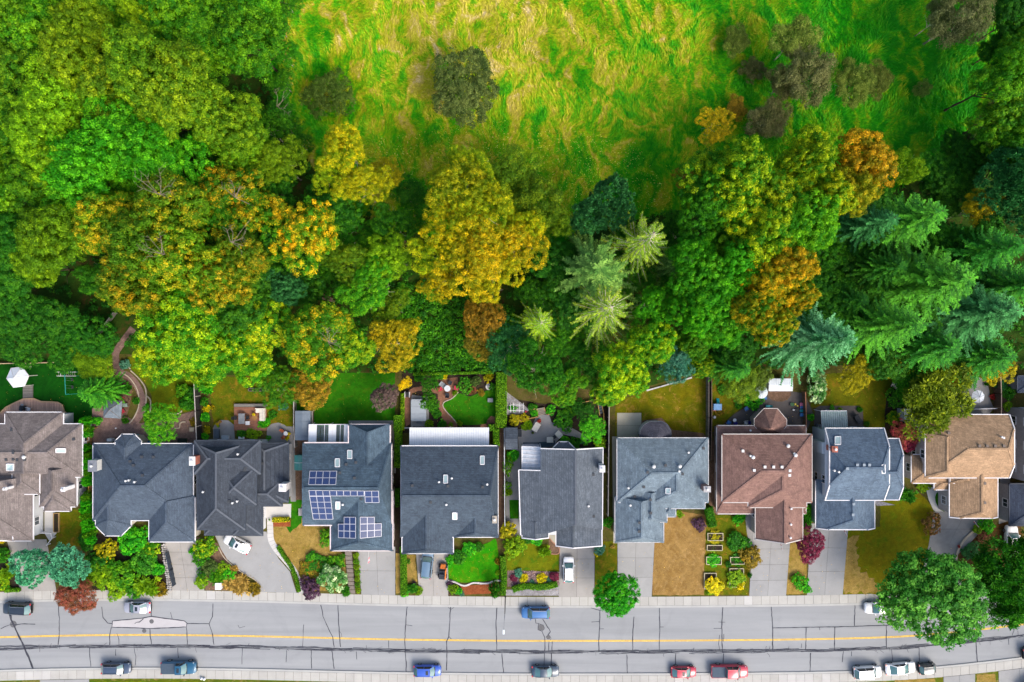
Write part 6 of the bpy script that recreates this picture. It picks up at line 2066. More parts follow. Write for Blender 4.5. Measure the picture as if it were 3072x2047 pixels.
# bare dead limbs showing through the crowns
def dead_limb(px,py,h,ln,ang,label,n=6,group='bare dead limbs'):
    x,y,_ = P(px,py,h)
    rd_ = random.Random(int(px))
    t = thing('dead_tree',label,'tree',(x,y,0),0,group)
    tr_ = MB().tube([(0,0,0),(.1,.1,h * .6),(0,0,h)],[.12,.07,.03],6)
    tr_.build('trunk',BARK_DEAD,t,local=True)
    for k in range(n):
        a = ang + (k - n / 2) * .42 + rd_.uniform(-.15,.15)
        l = ln * rd_.uniform(.5,.9)
        p0 = Vector((0,0,h - rd_.uniform(0,1.2)))
        p1 = p0 + Vector((math.cos(a) * l * .55,math.sin(a) * l * .55,l * .25))
        p2 = p0 + Vector((math.cos(a + rd_.uniform(-.3,.3)) * l,math.sin(a + rd_.uniform(-.3,.3)) * l,l * .55))
        mb = MB().tube([p0,p1,p2],[.045,.03,.012],4)
        for j in range(3):
            b0 = p1.lerp(p2,.2 + .3 * j)
            b1 = b0 + Vector((math.cos(a + rd_.choice([-.9,.9])),math.sin(a + rd_.choice([-.9,.9])),.3)) * l * .35
            mb.tube([b0,b1],[.022,.009],4)
        mb.build('limb',BARK_DEAD,t,local=True)
    return t
LDL = 'bare bleached tree top sticking out among the turning maples'
dead_limb(470,580,22.5,3.6,1.6,LDL,8)
dead_limb(480,760,22.0,3.2,2.6,LDL)
dead_limb(690,725,21.0,3.2,.8,LDL)
dead_limb(700,590,20.0,2.6,1.5,LDL)
dead_limb(830,318,9.5,2.8,.6,'bare forked branch reaching out of the wood over the meadow',5,None)
dead_limb(985,1030,16.8,2.6,1.2,'tangle of bare tan branches on top of the maple above the brown garden tree',9,None)
# fallen logs and the rail on the slope
M_LOG = ground_mat('log_wood',S(120,92,80,.6),S(150,120,105,.6),scale=2,fine=14)
for (a,b_) in (((925,865),(1000,898)),((935,885),(1005,905))):
    p0,p1 = P(*a),P(*b_)
    setp(MB().tube([(p0[0],p0[1],.25),(p1[0],p1[1],.25)],[.22,.17],8).build('fallen_log',M_LOG,smooth=True),'fallen tree trunk lying in the dark gap of the wood','log','fallen logs')
# ------------------------------------------------------------------ garden trees, shrubs, hedges
tree(205 * F,828 * F,48 * F,'thin0','lime','feathery yellow green tree beside the dark green lawn',6,.3)
spruce(238,1180,9,3.6,'spruce0','conifer','dark green cedar hanging over the swing set',.45,name='cedar_tree')
tree(366 * F,970 * F,43 * F,'round1','green','leafy green tree standing in the paver yard of the slate house',5.0,.35,trunk='small')
tree(715 * F,895 * F,52 * F,'round2','brown','orange brown garden tree over the grey shed',6.5,.45)
tree(640 * F,880 * F,50 * F,'birch3','green','green garden tree over the greenhouse bed',7,.35)
tree(882 * F,912 * F,37 * F,'round0','purple','dark purple plum tree in the lush back lawn',6,.5)
tree(930 * F,882 * F,17 * F,'birch1','sun','small bright yellow tree beside the hot tub garden',4,.3,trunk='small')
tree(1288,1205,26,'maple1','mid','leafy green tree overhanging the hot tub',4.5,.4,trunk='small')
tree(1288,1155,26,'birch2','mid','dark green garden tree above the hot tub garden',4.5,.3,trunk='small')
tree(1768,1285,44,'birch3','leafgreen','green tree with lime flecks right of the grey paved yard',5,.4,trunk='small')
tree(1752,1230,40,'birch1','dark','dark tree behind the lime flecked one',5,.3,trunk='small')
tree(2150 * F,905 * F,85 * F,'willow0','willow','weeping willow with drooping yellow green strands over the tan house',8,.35,name='willow_tree')
tree(2095 * F,885 * F,50 * F,'willow0','mid','darker green willow beside the round hedge',6,.35,name='willow_tree')
tree(2075 * F,1000 * F,32 * F,'birch2','redgreen','red and bronze small tree between the steel blue and tan houses',5,.5,trunk='small')
tree(2092 * F,1022 * F,18 * F,'birch0','magenta','crimson small tree by the tan house wall',4,.4,trunk='small')
tree(1700 * F,875 * F,50 * F,'thin1','willow','olive drooping tree above the white trampoline',7,.3)
tree(1748 * F,866 * F,30 * F,'thin0','greyolive','grey olive tree over the white corrugated shed',6,.3)
shrub(1873 * F,893 * F,25 * F,'shrub0','white','green bush covered with white blossom at the edge of the brown lawn',2.4,.36,ratio=1.5,rot=0)
# street trees
tree(1415 * F,1362 * F,46 * F,'globe0','leafgreen','bright green rounded street maple above the pavement',7.5,.28,zmid=4.8)
tree(2142 * F,1378 * F,107 * F,'globe1','bigmaple','large green street maple covering the road and a white car',12,.42,zmid=7.5)
tree(2290 * F,1310 * F,70 * F,'willow0','conifer','dark green cypress by the dark grey house',10,.3,zmid=5.5)
tree(2330 * F,1375 * F,62 * F,'willow0','conifer','green gold cypress leaning over the pavement at the bend',10,.5,zmid=5.5)
tree(2350 * F,1270 * F,45 * F,'willow0','dark','dark cypress behind the white van',9,.3,zmid=5.5)
tree(70 * F,1297 * F,47 * F,'tuft0','pineglobe','bluish green globe pine beside the double garage',6,.6,zmid=3.6,name='pine_tree')
tree(167 * F,1296 * F,53 * F,'tuft1','pineglobe','larger bluish green globe pine beside the red brown maple',6.5,.6,zmid=3.8,name='pine_tree')
tree(180 * F,1371 * F,48 * F,'round0','rust','red brown lace leaved maple overhanging the kerb',4.2,.45,zmid=2.6,trunk='small')
tree(1860 * F,1256 * F,38 * F,'round2','magenta','crimson purple plum tree between two driveways',5,.45,zmid=3.2,trunk='small')
shrub(765 * F,1336 * F,33 * F,'shrub0','white','rounded bush full of cream flowers beside the timber steps',2.2,.34)
shrub(715 * F,1350 * F,24 * F,'shrub1','plum','dark purple bush at the foot of the pale path',1.8,.4)
shrub(2140 * F,1204 * F,24 * F,'ball0','redgreen','clipped reddish brown globe bush beside the last driveway',2.4,.12)
SG = 'mixed shrubs of the slate house front garden'
for x,y,r,k,pal,lab,h in (
    (318,1655,34,'ball0','gold','clipped golden globe bush in front of the octagonal bay',1.8),(395,1632,45,'shrub2','leafgreen','glossy green shrub under the bay roof',2.0),
    (432,1600,22,'ball0','leafgreen','small clipped green dome in the roof notch',1.2),(310,1735,45,'shrub0','lime','lime green shrub overhanging the pavement',2.2),
    (370,1725,45,'shrub1','green','large mid green shrub in the middle of the front thicket',2.4),(425,1690,42,'shrub2','shrub','green shrub beside the dark railing',2.0),
    (440,1745,38,'fern0','lime','yellow green ferny shrub near the stone wall',1.6),(455,1655,30,'shrub0','greengold','gold flecked shrub near the garage corner',1.6),
    (350,1770,30,'shrub1','lime','low lime shrub spilling onto the pavement',1.2),(265,1620,30,'shrub2','dark','dark shrub at the bay corner',1.8),(300,1690,35,'shrub1','dark','dark green shrub behind the lime one',2.0),(480,1765,22,'fern1','brown','brown dried fern at the end of the stone wall',.8),(400,1770,28,'shrub0','mid','mid green shrub at the pavement edge of the thicket',1.3),(470,1705,22,'shrub2','leafgreen','rounded green shrub pressed against the railing',1.4)):
    shrub(x,y,r,k,pal,lab,h)
for x,y,r,k,pal,lab,h in (
    (610,1638,34,'shrub0','greengold','yellow and green shrub at the corner of the charcoal house',2.2),(578,1655,10,'fern0','leafgreen','small bright green plant at the driveway edge',.7),(600,1680,22,'shrub1','mid','dark green shrub below the yellow one',1.4),
    (630,1705,26,'shrub2','darksage','grey green shrub beside the curved kerb',1.2),(668,1702,20,'ball0','lime','lime dome shrub beside the curved kerb',.9),(605,1722,16,'ball0','dark','small dark green dome by the driveway',1.0),(640,1735,28,'fern0','green','green ferny clump above the white box',1.0),(685,1725,22,'shrub1','leafgreen','fresh green clump near the golden grasses',.9),
    (700,1752,28,'fern1','straw','straw coloured ornamental grass beside the white box',.9),(735,1755,30,'fern0','straw','large golden dry grass clump at the driveway mouth',.9),(760,1768,18,'fern1','brown','brown dry tuft at the tip of the bed',.6),(700,1712,14,'fern0','straw','pale dry tuft on the kerb',.6),(610,1745,22,'shrub0','lime','lime shrub at the driveway end',.9)):
    shrub(x,y,r,k,pal,lab,h)
for x,y,r,k,pal,lab,h in (
    (8,1670,26,'shrub0','mid','green bush with yellow flecks left of the double garage',1.6),(15,1715,26,'fern0','lime','yellow green plant at the left driveway',1.2),(5,1755,22,'shrub1','greengold','golden bush at the left pavement',1.2),(5,1620,10,'fern1','sun','tiny yellow flower clump at the garage corner',.5)):
    shrub(x,y,r,k,pal,lab,h)
hedge([(14,1771),(60,1770)],11,.6,'hedge','short clipped box hedge along the left pavement',seed=31)
# cedars between the first two plots
CG = 'row of columnar cedars between the taupe and slate houses'
for i,(x,y,r) in enumerate(((262,1285,16),(262,1300,15),(262,1345,12),(264,1362,12),(264,1380,12),(265,1398,12),(265,1416,13),(266,1434,13),(266,1446,13),(264,1490,16),(264,1508,17),(262,1527,18),(264,1546,18),(266,1564,18),(268,1582,18),(272,1600,18),(276,1616,16),(258,1265,16))):
    shrub(x,y,r,'cone0','leafgreen' if i % 3 else 'hedge','columnar cedar in the row between the taupe and slate houses',3.4,.3,CG,name='cedar_shrub')
def clump(items,group=None):
    for x,y,r,k,pal,lab,h in items:
        shrub(x,y,r,k,pal,lab,h)
# back garden plants
clump(((376,1162,16,'fern0','mid','green plant with an orange flower beside the curved path',1.0),(372,1092,16,'shrub0','bluegreen','grey green fern patch at the path junction',.9),(408,1202,10,'fern1','shrub','small green plant on the bark by the path',.5),(376,1260,10,'fern1','mid','small dark plant at the gazebo corner',.6),(292,1264,13,'shrub1','leafgreen','green bush by the timber fence',1.0),(445,1218,8,'fern0','leafgreen','tuft of green in the small kerbed bed',.4),
       (560,1205,26,'shrub2','mid','green bush against the black fence',1.6),(575,1180,18,'shrub0','dark','dark bush at the black fence',1.4),(545,1170,20,'shrub1','green','green bush overhanging the olive lawn',1.4),(585,1265,14,'fern1','brown','brown weeds beside the black fence',.5),
       (616,1172,20,'fern0','leafgreen','bright palm like fern against the black fence',1.2),(616,1205,14,'shrub0','mid','green bush below the palm like fern',1.2),(618,1225,11,'fern1','sun','yellow flower clump by the black fence',.6),(636,1222,6,'fern1','orange','orange flower clump in the fence border',.5),(614,1255,16,'shrub2','leafgreen','bright green border shrub',1.0),(618,1290,12,'fern0','gold','yellow orange flower clump at the end of the border',.6),(614,1308,12,'shrub1','leafgreen','green shrub at the house end of the border',.8),
       (850,1225,14,'fern0','bluegreen','bluish green clump on the patchy lawn',.6),(880,1200,12,'fern1','leafgreen','fresh lime plant at the shed corner',.8),(788,1278,14,'fern0','leafgreen','bright leafy plant at the deck corner',.8),(804,1265,12,'shrub2','leafgreen','leafy plant leaning over the round slab',.8),(760,1304,20,'shrub1','lime','lime green planting below the deck',.6),(725,1304,14,'shrub0','mid','green planting under the deck edge',.6),(805,1314,8,'ball0','leafgreen','small clipped green cube plant by the wall',.7),(820,1245,12,'fern1','mid','weedy clump right of the deck',.4),(864,1317,7,'fern0','sun','potted yellow plant by the white table',.6)))
clump(((1310,1245,16,'shrub2','mid','dark green bush right of the hot tub',.9),(1322,1270,13,'fern0','leafgreen','leafy hosta by the brick path',.5),(1287,1273,11,'fern1','lime','lime hosta below the hot tub',.5),(1352,1276,8,'ball0','lime','small lime dome plant on the brick path',.5),(1330,1276,12,'shrub0','dark','dark bush by the patio cover',.7),(1377,1272,9,'fern0','lime','pale plant at the tip of the heart lawn',.5),(1393,1158,24,'ball0','shrub','large round green bush right of the brick patio',1.5),(1430,1145,16,'shrub0','darksage','grey green bush behind the round fountain',1.2),(1470,1135,16,'fern0','gold','bronze bush near the garden corner',1.0),(1415,1170,12,'fern1','redgreen','reddish plants along the lawn edge',.5),(1440,1180,12,'fern0','brown','brown plants along the lawn edge',.4),(1335,1128,9,'fern1','sun','yellow plant above the brick patio',.6),(1313,1125,16,'shrub1','mid','green bush above the brick patio',1.0),(1365,1180,7,'fern1','lime','variegated pot plant beside the patio table',.6),(1255,1135,16,'shrub2','mid','green bush behind the small yellow tree',1.2),(1480,1165,14,'shrub0','mid','dark bush behind the round fountain',1.2)))
clump(((1571,1253,15,'ball0','gold','golden dome bush by the timber retaining rails',1.0),(1540,1262,18,'shrub0','gold','bronze green bush by the trellis frame',.9),(1590,1272,15,'fern0','lime','lime leafy plant beside the white lounger',.7),(1575,1280,10,'fern1','lime','small lime plant by the dark shed',.5),(1605,1240,12,'shrub1','leafgreen','green bush beside the timber steps',.7),(1600,1222,16,'shrub2','mid','green bush left of the timber steps',.8),(1690,1262,30,'shrub1','mid','dark green bank of shrubs beyond the paved yard',1.2),(1710,1230,22,'shrub0','green','green shrub on the terraced bank',1.0),(1690,1318,14,'shrub2','leafgreen','green shrub by the bay window',.7),(1718,1326,22,'shrub0','mid','round green shrub right of the bay window',.9),(1742,1322,10,'fern0','bluegreen','silvery plant right of the bay window',.5),(1800,1328,20,'shrub1','lime','lime shrub at the back corner of the grey house',1.0),(1540,1222,12,'fern0','leafgreen','vegetables inside the white trellis frame',.5),(1535,1367,20,'shrub2','leafgreen','bright green bush below the dark shed',1.2),(1655,1230,16,'shrub0','leafgreen','fresh green shrub right of the timber steps',.8)))
shrub(1524,1398,14,'ball0','hedge','tall clipped oval bush beside the grey house',2.2,.3,ratio=2.2,rot=0)
shrub(1522,1455,12,'ball0','hedge','clipped round bush below the tall oval one',1.6)
clump(((1523,1482,14,'fern0','lime','lime fern by the side lawn',.7),(1530,1592,28,'shrub0','gold','brown green bush at the grey house corner',1.6),(1540,1640,32,'shrub1','lime','large lime shrub beside the bright lawn',2.2),(1607,1622,20,'shrub2','leafgreen','green planting under the grey gable',.8),(1580,1618,14,'shrub0','mid','dark planting under the grey gable',.7),(1632,1650,18,'fern0','lime','feathery lime shrub in the front lawn',1.0),(1824,1568,16,'ball0','leafgreen','bright green clipped bush between the grey and pale blue houses',1.4),
       (1795,1648,18,'shrub0','bluegreen','blue green shrub by the driveway corner',1.0),(1795,1660,11,'fern0','sun','bright yellow plant below the blue green shrub',.5),(1838,1640,7,'ball0','straw','pale dried dome on the narrow lawn',.4)))
clump(((1576,1738,14,'fern0','sun','yellow broom plant in the heather bed',.6),(1626,1737,14,'fern1','sun','second yellow broom plant near the driveway',.6),(1541,1732,12,'shrub0','magenta','purple heather at the left of the rock bed',.5),(1555,1722,14,'shrub1','bluegreen','blue green juniper in the rock bed',.5),(1664,1727,16,'shrub2','magenta','purple barberry at the driveway end of the rock bed',.8),(1600,1745,8,'fern0','bluegreen','silvery tuft between the yellow brooms',.4),(1650,1740,9,'fern1','bluegreen','silvery tuft beside the purple barberry',.4),(1545,1745,8,'shrub0','plum','small plum coloured heather',.4)))
hedge([(1538,1770),(1560,1762),(1585,1758),(1605,1762),(1640,1760),(1672,1752)],17,.7,'hedge','wavy clipped green hedge above the pale gravel strip',seed=21)
clump(((1380,1668,24,'shrub2','mid','dark green bush below the charcoal eave',1.0),(1410,1650,22,'shrub0','leafgreen','green bush under the white gutter',.9),(1350,1680,14,'shrub1','leafgreen','green bush at the driveway beside the lawn',.8),(1440,1640,16,'shrub2','mid','green bush near the garden wall',.8),(1360,1768,16,'ball0','lime','lime rounded bush at the pavement corner',.9),(1376,1775,12,'shrub0','leafgreen','green bush next to the lime one',.8),(1387,1782,8,'ball0','bluegreen','little blue grey dome at the bark bed',.5),(1350,1752,10,'shrub1','plum','dark purple plant at the kerb end',.5),
       (1236,1772,18,'fern0','shrub','leafy green clump with a purple flower at the pavement',.9),(1215,1775,15,'shrub1','leafgreen','green shrub at the end of the hedge strip',.9),(1254,1772,12,'fern1','lime','yellow green clump at the driveway mouth',.6),(1240,1750,7,'fern0','plum','purple flowering plant above the leafy green clump',.6),(1225,1685,7,'ball0','mid','tiny dark bush in the dry strip',.5),
       (1495,1685,9,'fern1','brown','brown plant at the lawn edge',.5),(1494,1719,8,'ball0','lime','small lime dome by the garden light',.5)))
shrub(1486,1766,17,'cone0','mid','dark green pointed cypress leaning over the pavement',3.2,.3,ratio=1.6,rot=0)
hedge([(1508,1668),(1510,1700),(1512,1740),(1508,1785)],15,1.0,'hedge','narrow hedge between the bright lawn and the rock bed',seed=41)
hedge([(1210,1640),(1211,1700),(1212,1785)],17,.9,'hedge','long low hedge strip beside the charcoal blue house driveway',seed=42)
# hedges of the hot tub garden
hedge([(1194,1245),(1194,1292)],22,1.5,'hedge','twin trunked clipped hedge end by the plum tree',seed=51)
hedge([(1208,1180),(1208,1290)],9,1.1,'lime','yellow green narrow hedge beside the brick path',seed=52)
hedge([(1196,1294),(1196,1340),(1194,1402)],20,1.6,'hedge','long clipped hedge between the solar house and the charcoal blue house',seed=53)
hedge([(1504,1117),(1504,1200),(1503,1282)],30,1.9,'hedge','broad clipped hedge right of the heart shaped lawn',.5,seed=54)
hedge([(1475,1273),(1475,1292)],16,1.6,'hedge','square clipped hedge block by the patio cover',seed=55)
hedge([(1488,1286),(1489,1338)],17,1.4,'hedge','clipped hedge piece beside the garage path',seed=56)
hedge([(1192,1465),(1194,1520)],12,1.0,'mid','dark low hedge along the side path',seed=57)
hedge([(1240,1123),(1330,1120),(1480,1117)],7,1.0,'hedge','thin clipped hedge at the top of the hot tub garden',seed=58)
hedge([(834,1640),(852,1668),(874,1700),(890,1740),(897,1776)],11,.45,'hedge','low hedge following the curved pale path',seed=59)
hedge([(818,1560),(868,1558)],13,.6,'sun','bright yellow low hedge by the front steps',seed=60)
for i in range(7):
    shrub(1068 + i * 1.2,1668 + i * 17,9.5,'ball0','hedge' if i % 2 else 'lime','clipped ball in the row beside the timber steps',.8,.4,'clipped balls beside the timber steps',name='clipped_ball')
clump(((1026,1672,10,'ball0','mid','dark clipped bush left of the timber steps',.8),(985,1610,28,'shrub1','green','green bush under the solar house eave',1.2),(940,1690,42,'shrub2','mid','spreading dark green juniper on the dry lawn',.7),(935,1715,34,'shrub0','brown','brown heather mound above the purple bush',.7),(1002,1690,26,'shrub1','green','green mound behind the cream flowered bush',.8),(1032,1775,16,'fern0','mid','green plant at the foot of the steps',.6),(905,1540,12,'shrub0','mid','green weeds at the stone chimney base',.5),(808,1560,3,'ball0','mid','row of small potted balls on the pale path',.4)))
# front plants of the right hand plots
hedge([(2124,1520),(2132,1560),(2136,1578)],22,1.8,'mid','dark cedar hedge beside the brick chimney',seed=61)
clump(((2098,1572,20,'shrub1','plum','purple heather on the dry lawn',.7),(2042,1540,12,'fern0','lime','lime weeds under the pale blue eave',.4),(2222,1560,20,'fern0','leafgreen','green plants under the brown eave',.6),(2215,1622,32,'shrub2','mid','dark green bush beside the side path',1.2),(2240,1632,18,'shrub0','dark','deep green bush by the driveway corner',1.1),(2253,1668,32,'shrub1','brown','bronze spiky bush hanging over the driveway',1.4),(2143,1752,28,'shrub0','sun','bright yellow flowering bush in the vegetable garden',1.2),(2142,1685,22,'shrub2','leafgreen','lettuce green crop in the third raised bed',.5),(2146,1613,18,'fern1','gold','golden crop in the first raised bed',.4),(2143,1646,12,'fern0','lime','low crop in the second raised bed',.3),(2205,1735,26,'shrub1','lime','lime crop in the large raised bed',.8),(2218,1755,14,'fern0','sun','yellow crop in the large raised bed',.6),(2210,1684,18,'fern1','mid','dark crop in the fourth raised bed',.4),(2184,1695,10,'shrub2','dark','dark blueish plant between the raised beds',.7),(2250,1725,8,'shrub0','dark','dark shrub at the driveway edge',1.0),(2128,1770,14,'fern0','lime','lime plant at the pavement corner of the vegetable garden',.5),
       (2402,1745,24,'ball0','leafgreen','green shrub between two driveways',1.2),(2420,1768,14,'shrub1','leafgreen','green shrub spilling on the driveway',.8),(2385,1740,12,'shrub0','lime','lime edge of the green shrub',.8)))
hedge([(2419,1512),(2420,1580)],18,1.8,'leafgreen','green cedar hedge between the brown and steel blue houses',seed=62)
clump(((2725,1478,26,'fern0','mid','dark fan palm leaves by the steel blue house corner',1.2),(2770,1462,18,'shrub1','lime','lime shrub under the tan porch',.7),(2686,1193,28,'ball0','shrub','large round clipped green hedge ball in dark soil',1.6),(2683,1255,22,'shrub0','greengold','yellow flecked round shrub by the white shed',1.3),(2433,1250,12,'shrub2','leafgreen','green shrub at the corner of the dark patio',.8),(2496,1224,8,'ball0','leafgreen','small green dome above the patio cover',.6),(2522,1226,6,'fern0','lime','little pot plant above the patio cover',.4),(2580,1228,8,'fern1','mid','plant at the patio corner',.5),(2601,1272,8,'ball0','mid','small bush at the lawn corner',.6),(2261,1207,25,'shrub1','leafgreen','leafy green bush beside the white trampoline',1.2),(2470,1150,12,'fern0','orange','orange fallen frond clump under the blossom bush',.4),(2478,1175,12,'fern1','brown','brown frond clump beside the blossom bush',.4),
       (2930,1590,16,'shrub2','lime','yellow green shrub at the tan garage corner',.9),(2950,1608,20,'shrub0','redgreen','dark red flowering shrub in the mulch island',.7),(2915,1655,26,'shrub1','tealdark','smooth dark teal ground juniper in the mulch island',.4),(2962,1575,22,'shrub1','leafgreen','green shrub by the grey porch',1.2),(2875,1640,5,'fern0','red','red flower at the kerb of the mulch island',.4),(3000,1150,20,'shrub0','tealdark','dark teal shrub by the right boundary fence',1.4),(2978,1192,8,'fern1','red','red flower clump at the right patio',.6),(3025,1180,22,'shrub1','mid','green shrub row by the grey wall',1.2),(3020,1220,16,'shrub2','lime','lime shrub by the grey wall',1.0),(2960,1155,7,'fern0','mid','small plant at the curved patio edge',.5)))
for i,(x,y) in enumerate(((2300,1490),(2160,1235),(2185,1150),(2170,1170),(2210,1215))):
    if i:
        shrub(x,y,14,'fern%d' % (i % 2),('brown','gold','shrub','mid')[i - 1],('rust weeds by the blue playhouse','dry weeds on the patchy lawn','green weeds at the top of the long fence','tall grass clump on the patchy lawn')[i - 1],.5)
# white pebble and heather stuff
grass_stuff('heather','pinkish heather and stones filling the rock bed',[(1530,1712),(1678,1716),(1678,1756),(1530,1760)],2600,.16,.10,LEAF,61,tilt=.5,flow=False,tintc=(FC(160,130,128),FC(190,165,160),.5),cat='heather')
# ------------------------------------------------------------------ fences, sheds, furniture, small things
W_CEDAR = planks('wood_cedar',S(196,150,96,.5),'x',.15)
W_GREY = planks('wood_grey',S(150,144,136,.5),'x',.15)
W_DARK = planks('wood_dark',S(44,40,42,.5),'x',.15)
W_BROWN = planks('wood_brown',S(128,104,82,.5),'x',.15)
W_CAP = plain('fence_cap',S(206,198,190,.55),.8,.12,5)
def fence(label,pts,h,mat,capm=None,panel=2.4,name='fence',group=None,hz=None):
    w = [Vector(P2(x,y,0)) for x,y in pts]
    c = w[0]
    t = thing(name,label,'fence',(c.x,c.y,0),0,group)
    for a,b in zip(w[:-1],w[1:]):
        d = b - a
        n = max(1,round(d.length / panel))
        u = d.normalized()
        for i in range(n):
            q0,q1 = a + d * i / n,a + d * (i + 1) / n
            MB().bar((q0.x + u.x * .06,q0.y + u.y * .06,h * .5 + .03),(q1.x - u.x * .06,q1.y - u.y * .06,h * .5 + .03),.05,h - .1).build('panel',mat,t)
            MB().bar((q0.x,q0.y,h + .02),(q1.x,q1.y,h + .02),.13,.05).build('rail',capm or mat,t)
        for i in range(n + 1):
            q = a + d * i / n
            MB().box(q.x - .055,q.x + .055,q.y - .055,q.y + .055,0,h + .08).build('post',capm or mat,t)
    return t
fence('low beige timber fence at the top of the deep green lawn',[(-60,1092),(120,1089),(215,1086)],.9,W_CEDAR,plain('fence_beige',S(220,190,150,.55),.8))
fence('honey coloured timber fence between the taupe and slate houses',[(275,1250),(278,1350),(281,1474)],1.3,W_CEDAR,plain('fence_honey',S(214,156,80,.55),.8))
fence('short honey timber cross fence by the brick yard',[(274,1286),(292,1283)],1.1,W_CEDAR,plain('fence_honey',S(214,156,80,.55),.8))
fence('tall black boarded fence left of the patchy lawn',[(599,1145),(603,1230),(607,1322)],2.0,W_DARK,W_CAP)
fence('weathered grey fence beside the grey shed',[(890,1200),(890,1270),(893,1338)],1.5,W_GREY,W_CAP)
fence('tan fence stub right of the grey shed',[(942,1232),(942,1270)],.9,W_BROWN,W_CAP)
fence('teal painted fence beside the charcoal blue house',[(1206,1402),(1209,1465)],1.4,plain('fence_teal',S(60,96,112,.5),.7),W_CAP)
fence('lower teal fence beside the charcoal blue house',[(1209,1520),(1212,1640)],1.4,plain('fence_teal',S(60,96,112,.5),.7),W_CAP)
fence('pale thin fence along the side path of the grey house',[(1513,1283),(1514,1420),(1515,1570)],1.5,W_GREY,plain('fence_pale',S(206,214,220,.6),.7))
fence('long grey boarded fence left of the dry brown lawn',[(1823,1212),(1822,1330),(1820,1540)],1.7,W_DARK,W_CAP)
fence('long weathered double rail fence right of the dry brown lawn',[(2118,1108),(2118,1250),(2116,1376)],1.6,W_GREY,plain('fence_weathered',S(128,116,108,.5),.8))
fence('second rail of the weathered fence towards the blue playhouse',[(2126,1106),(2127,1250),(2124,1378)],1.6,W_DARK,W_BROWN)
fence('brown fence between the dark patio and the brown lawn',[(2405,1175),(2407,1235),(2408,1292)],1.4,W_BROWN,plain('fence_rust',S(176,120,88,.5),.8))
fence('tall brown fence right of the willow garden',[(2978,1115),(2980,1180),(2980,1262)],1.8,W_BROWN,plain('fence_tan',S(196,172,150,.55),.8))
fence('white rail at the back of the tan house patio',[(2912,1226),(2990,1224),(2990,1250)],.9,plain('fence_buff',S(220,204,178,.55),.8),M_WHITE)
fence('dark metal railing on the stone wall beside the slate house driveway',[(507,1655),(519,1705),(528,1752)],1.1,plain('rail_dark',S(62,74,88,.5),.5),plain('rail_dark',S(62,74,88,.5),.5),1.0,'railing')
fence('thin timber boundary rail through the wood',[(285,1020),(318,985),(352,940)],1.2,W_GREY,plain('fence_silver',S(190,188,180,.5),.8))
fence('white gate between the taupe house and the cedars',[(246,1476),(280,1474)],1.2,W_GREY,M_WHITE,1.2,'garden_gate')
# stone retaining wall along the slate house driveway
t = thing('stone_wall','dry stone retaining wall beside the slate house driveway','wall',P(490,1630))
rd = random.Random(8)
M_STONE = concrete('wall_stone',(.34,.32,.30,1),.2,.2)
for row,off in ((0,0),(1,6.5)):
    for i in range(22):
        f = i / 21
        x = 489 + 19 * f + off + rd.uniform(-.6,.6); y = 1634 + 136 * f + rd.uniform(-1,1)
        X,Y = P2(x,y)
        r = rd.uniform(.15,.21)
        a0 = rd.uniform(0,1)
        MB().lathe((X,Y,0),[(r,0),(r * 1.05,.2),(r * .9,.36 + rd.uniform(-.05,.08)),(r * .4,.42)],6).build('stone',M_STONE,t)
def patio_cover(label,r,z,nribs,mat,ribm,ax='x',pitch=.12,sheets=None,name='patio_cover',group=None,posts=True,ribw=.06):
    """roof of parallel sheets with ribs; sheets: list of (u0, u1, material)"""
    x0,y0,x1,y1 = r
    a,b = P(x0,y0,z),P(x1,y1,z)
    X0,X1,Y1,Y0 = a[0],b[0],a[1],b[1]
    t = thing(name,label,'patio cover',((X0 + X1) / 2,(Y0 + Y1) / 2,0),0,group)
    zt = lambda Y: z + pitch * (Y1 - Y) * 1.0
    for (u0,u1,m_) in (sheets or [(i / nribs,(i + 1) / nribs,mat) for i in range(nribs)]):
        xa,xb = X0 + (X1 - X0) * u0 + .01,X0 + (X1 - X0) * u1 - .01
        zz = 0.0
        MB().add([(xa,Y0,zt(Y0) + zz),(xb,Y0,zt(Y0) + zz),(xb,Y1,zt(Y1) + zz),(xa,Y1,zt(Y1) + zz)],[(0,1,2,3)]).build('sheet',m_,t)
    for i in range(nribs + 1):
        xx = X0 + (X1 - X0) * i / nribs
        MB().bar((xx,Y0,zt(Y0) + .02),(xx,Y1,zt(Y1) + .02),ribw,.035).build('rib',ribm,t)
    MB().bar((X0,Y1,z - .06),(X1,Y1,z - .06),.10,.14).build('beam',M_WHITE,t)
    if posts:
        for xx in (X0 + .1,(X0 + X1) / 2,X1 - .1):
            MB().box(xx - .05,xx + .05,Y1 - .12,Y1 - .02,0,z - .14).build('post',M_WHITE,t)
    return t
SH_WHITE = plain('sheet_white',S(242,245,248,.8),.5,.07,1.5)
SH_PALE = clear_sheet('sheet_pale',S(232,238,242,.7),.92)
SH_CLEAR = clear_sheet('sheet_clear',S(150,175,180,.6),.35)
SH_GREEN = clear_sheet('sheet_green',S(150,178,176,.6),.82)
RIB_G = plain('rib_grey',S(170,178,182,.5),.5,.3,1.2)
patio_cover('long white corrugated patio cover behind the charcoal blue house',(1229,1284,1467,1337),2.7,46,SH_PALE,plain('rib_pale',S(214,222,228,.6),.5,.2,1.2),sheets=[(i / 46,(i + 1) / 46,SH_WHITE) for i in range(46)],ribw=.035)
patio_cover('patio cover with white and clear panels behind the solar house',(927,1274,1045,1328),2.8,5,SH_WHITE,M_WHITE,sheets=[(0,.205,SH_WHITE),(.215,.29,SH_CLEAR),(.30,.39,SH_CLEAR),(.40,.49,SH_CLEAR),(.50,.70,SH_WHITE),(.71,.795,SH_CLEAR),(.805,.88,SH_CLEAR),(.89,1.0,SH_WHITE)])
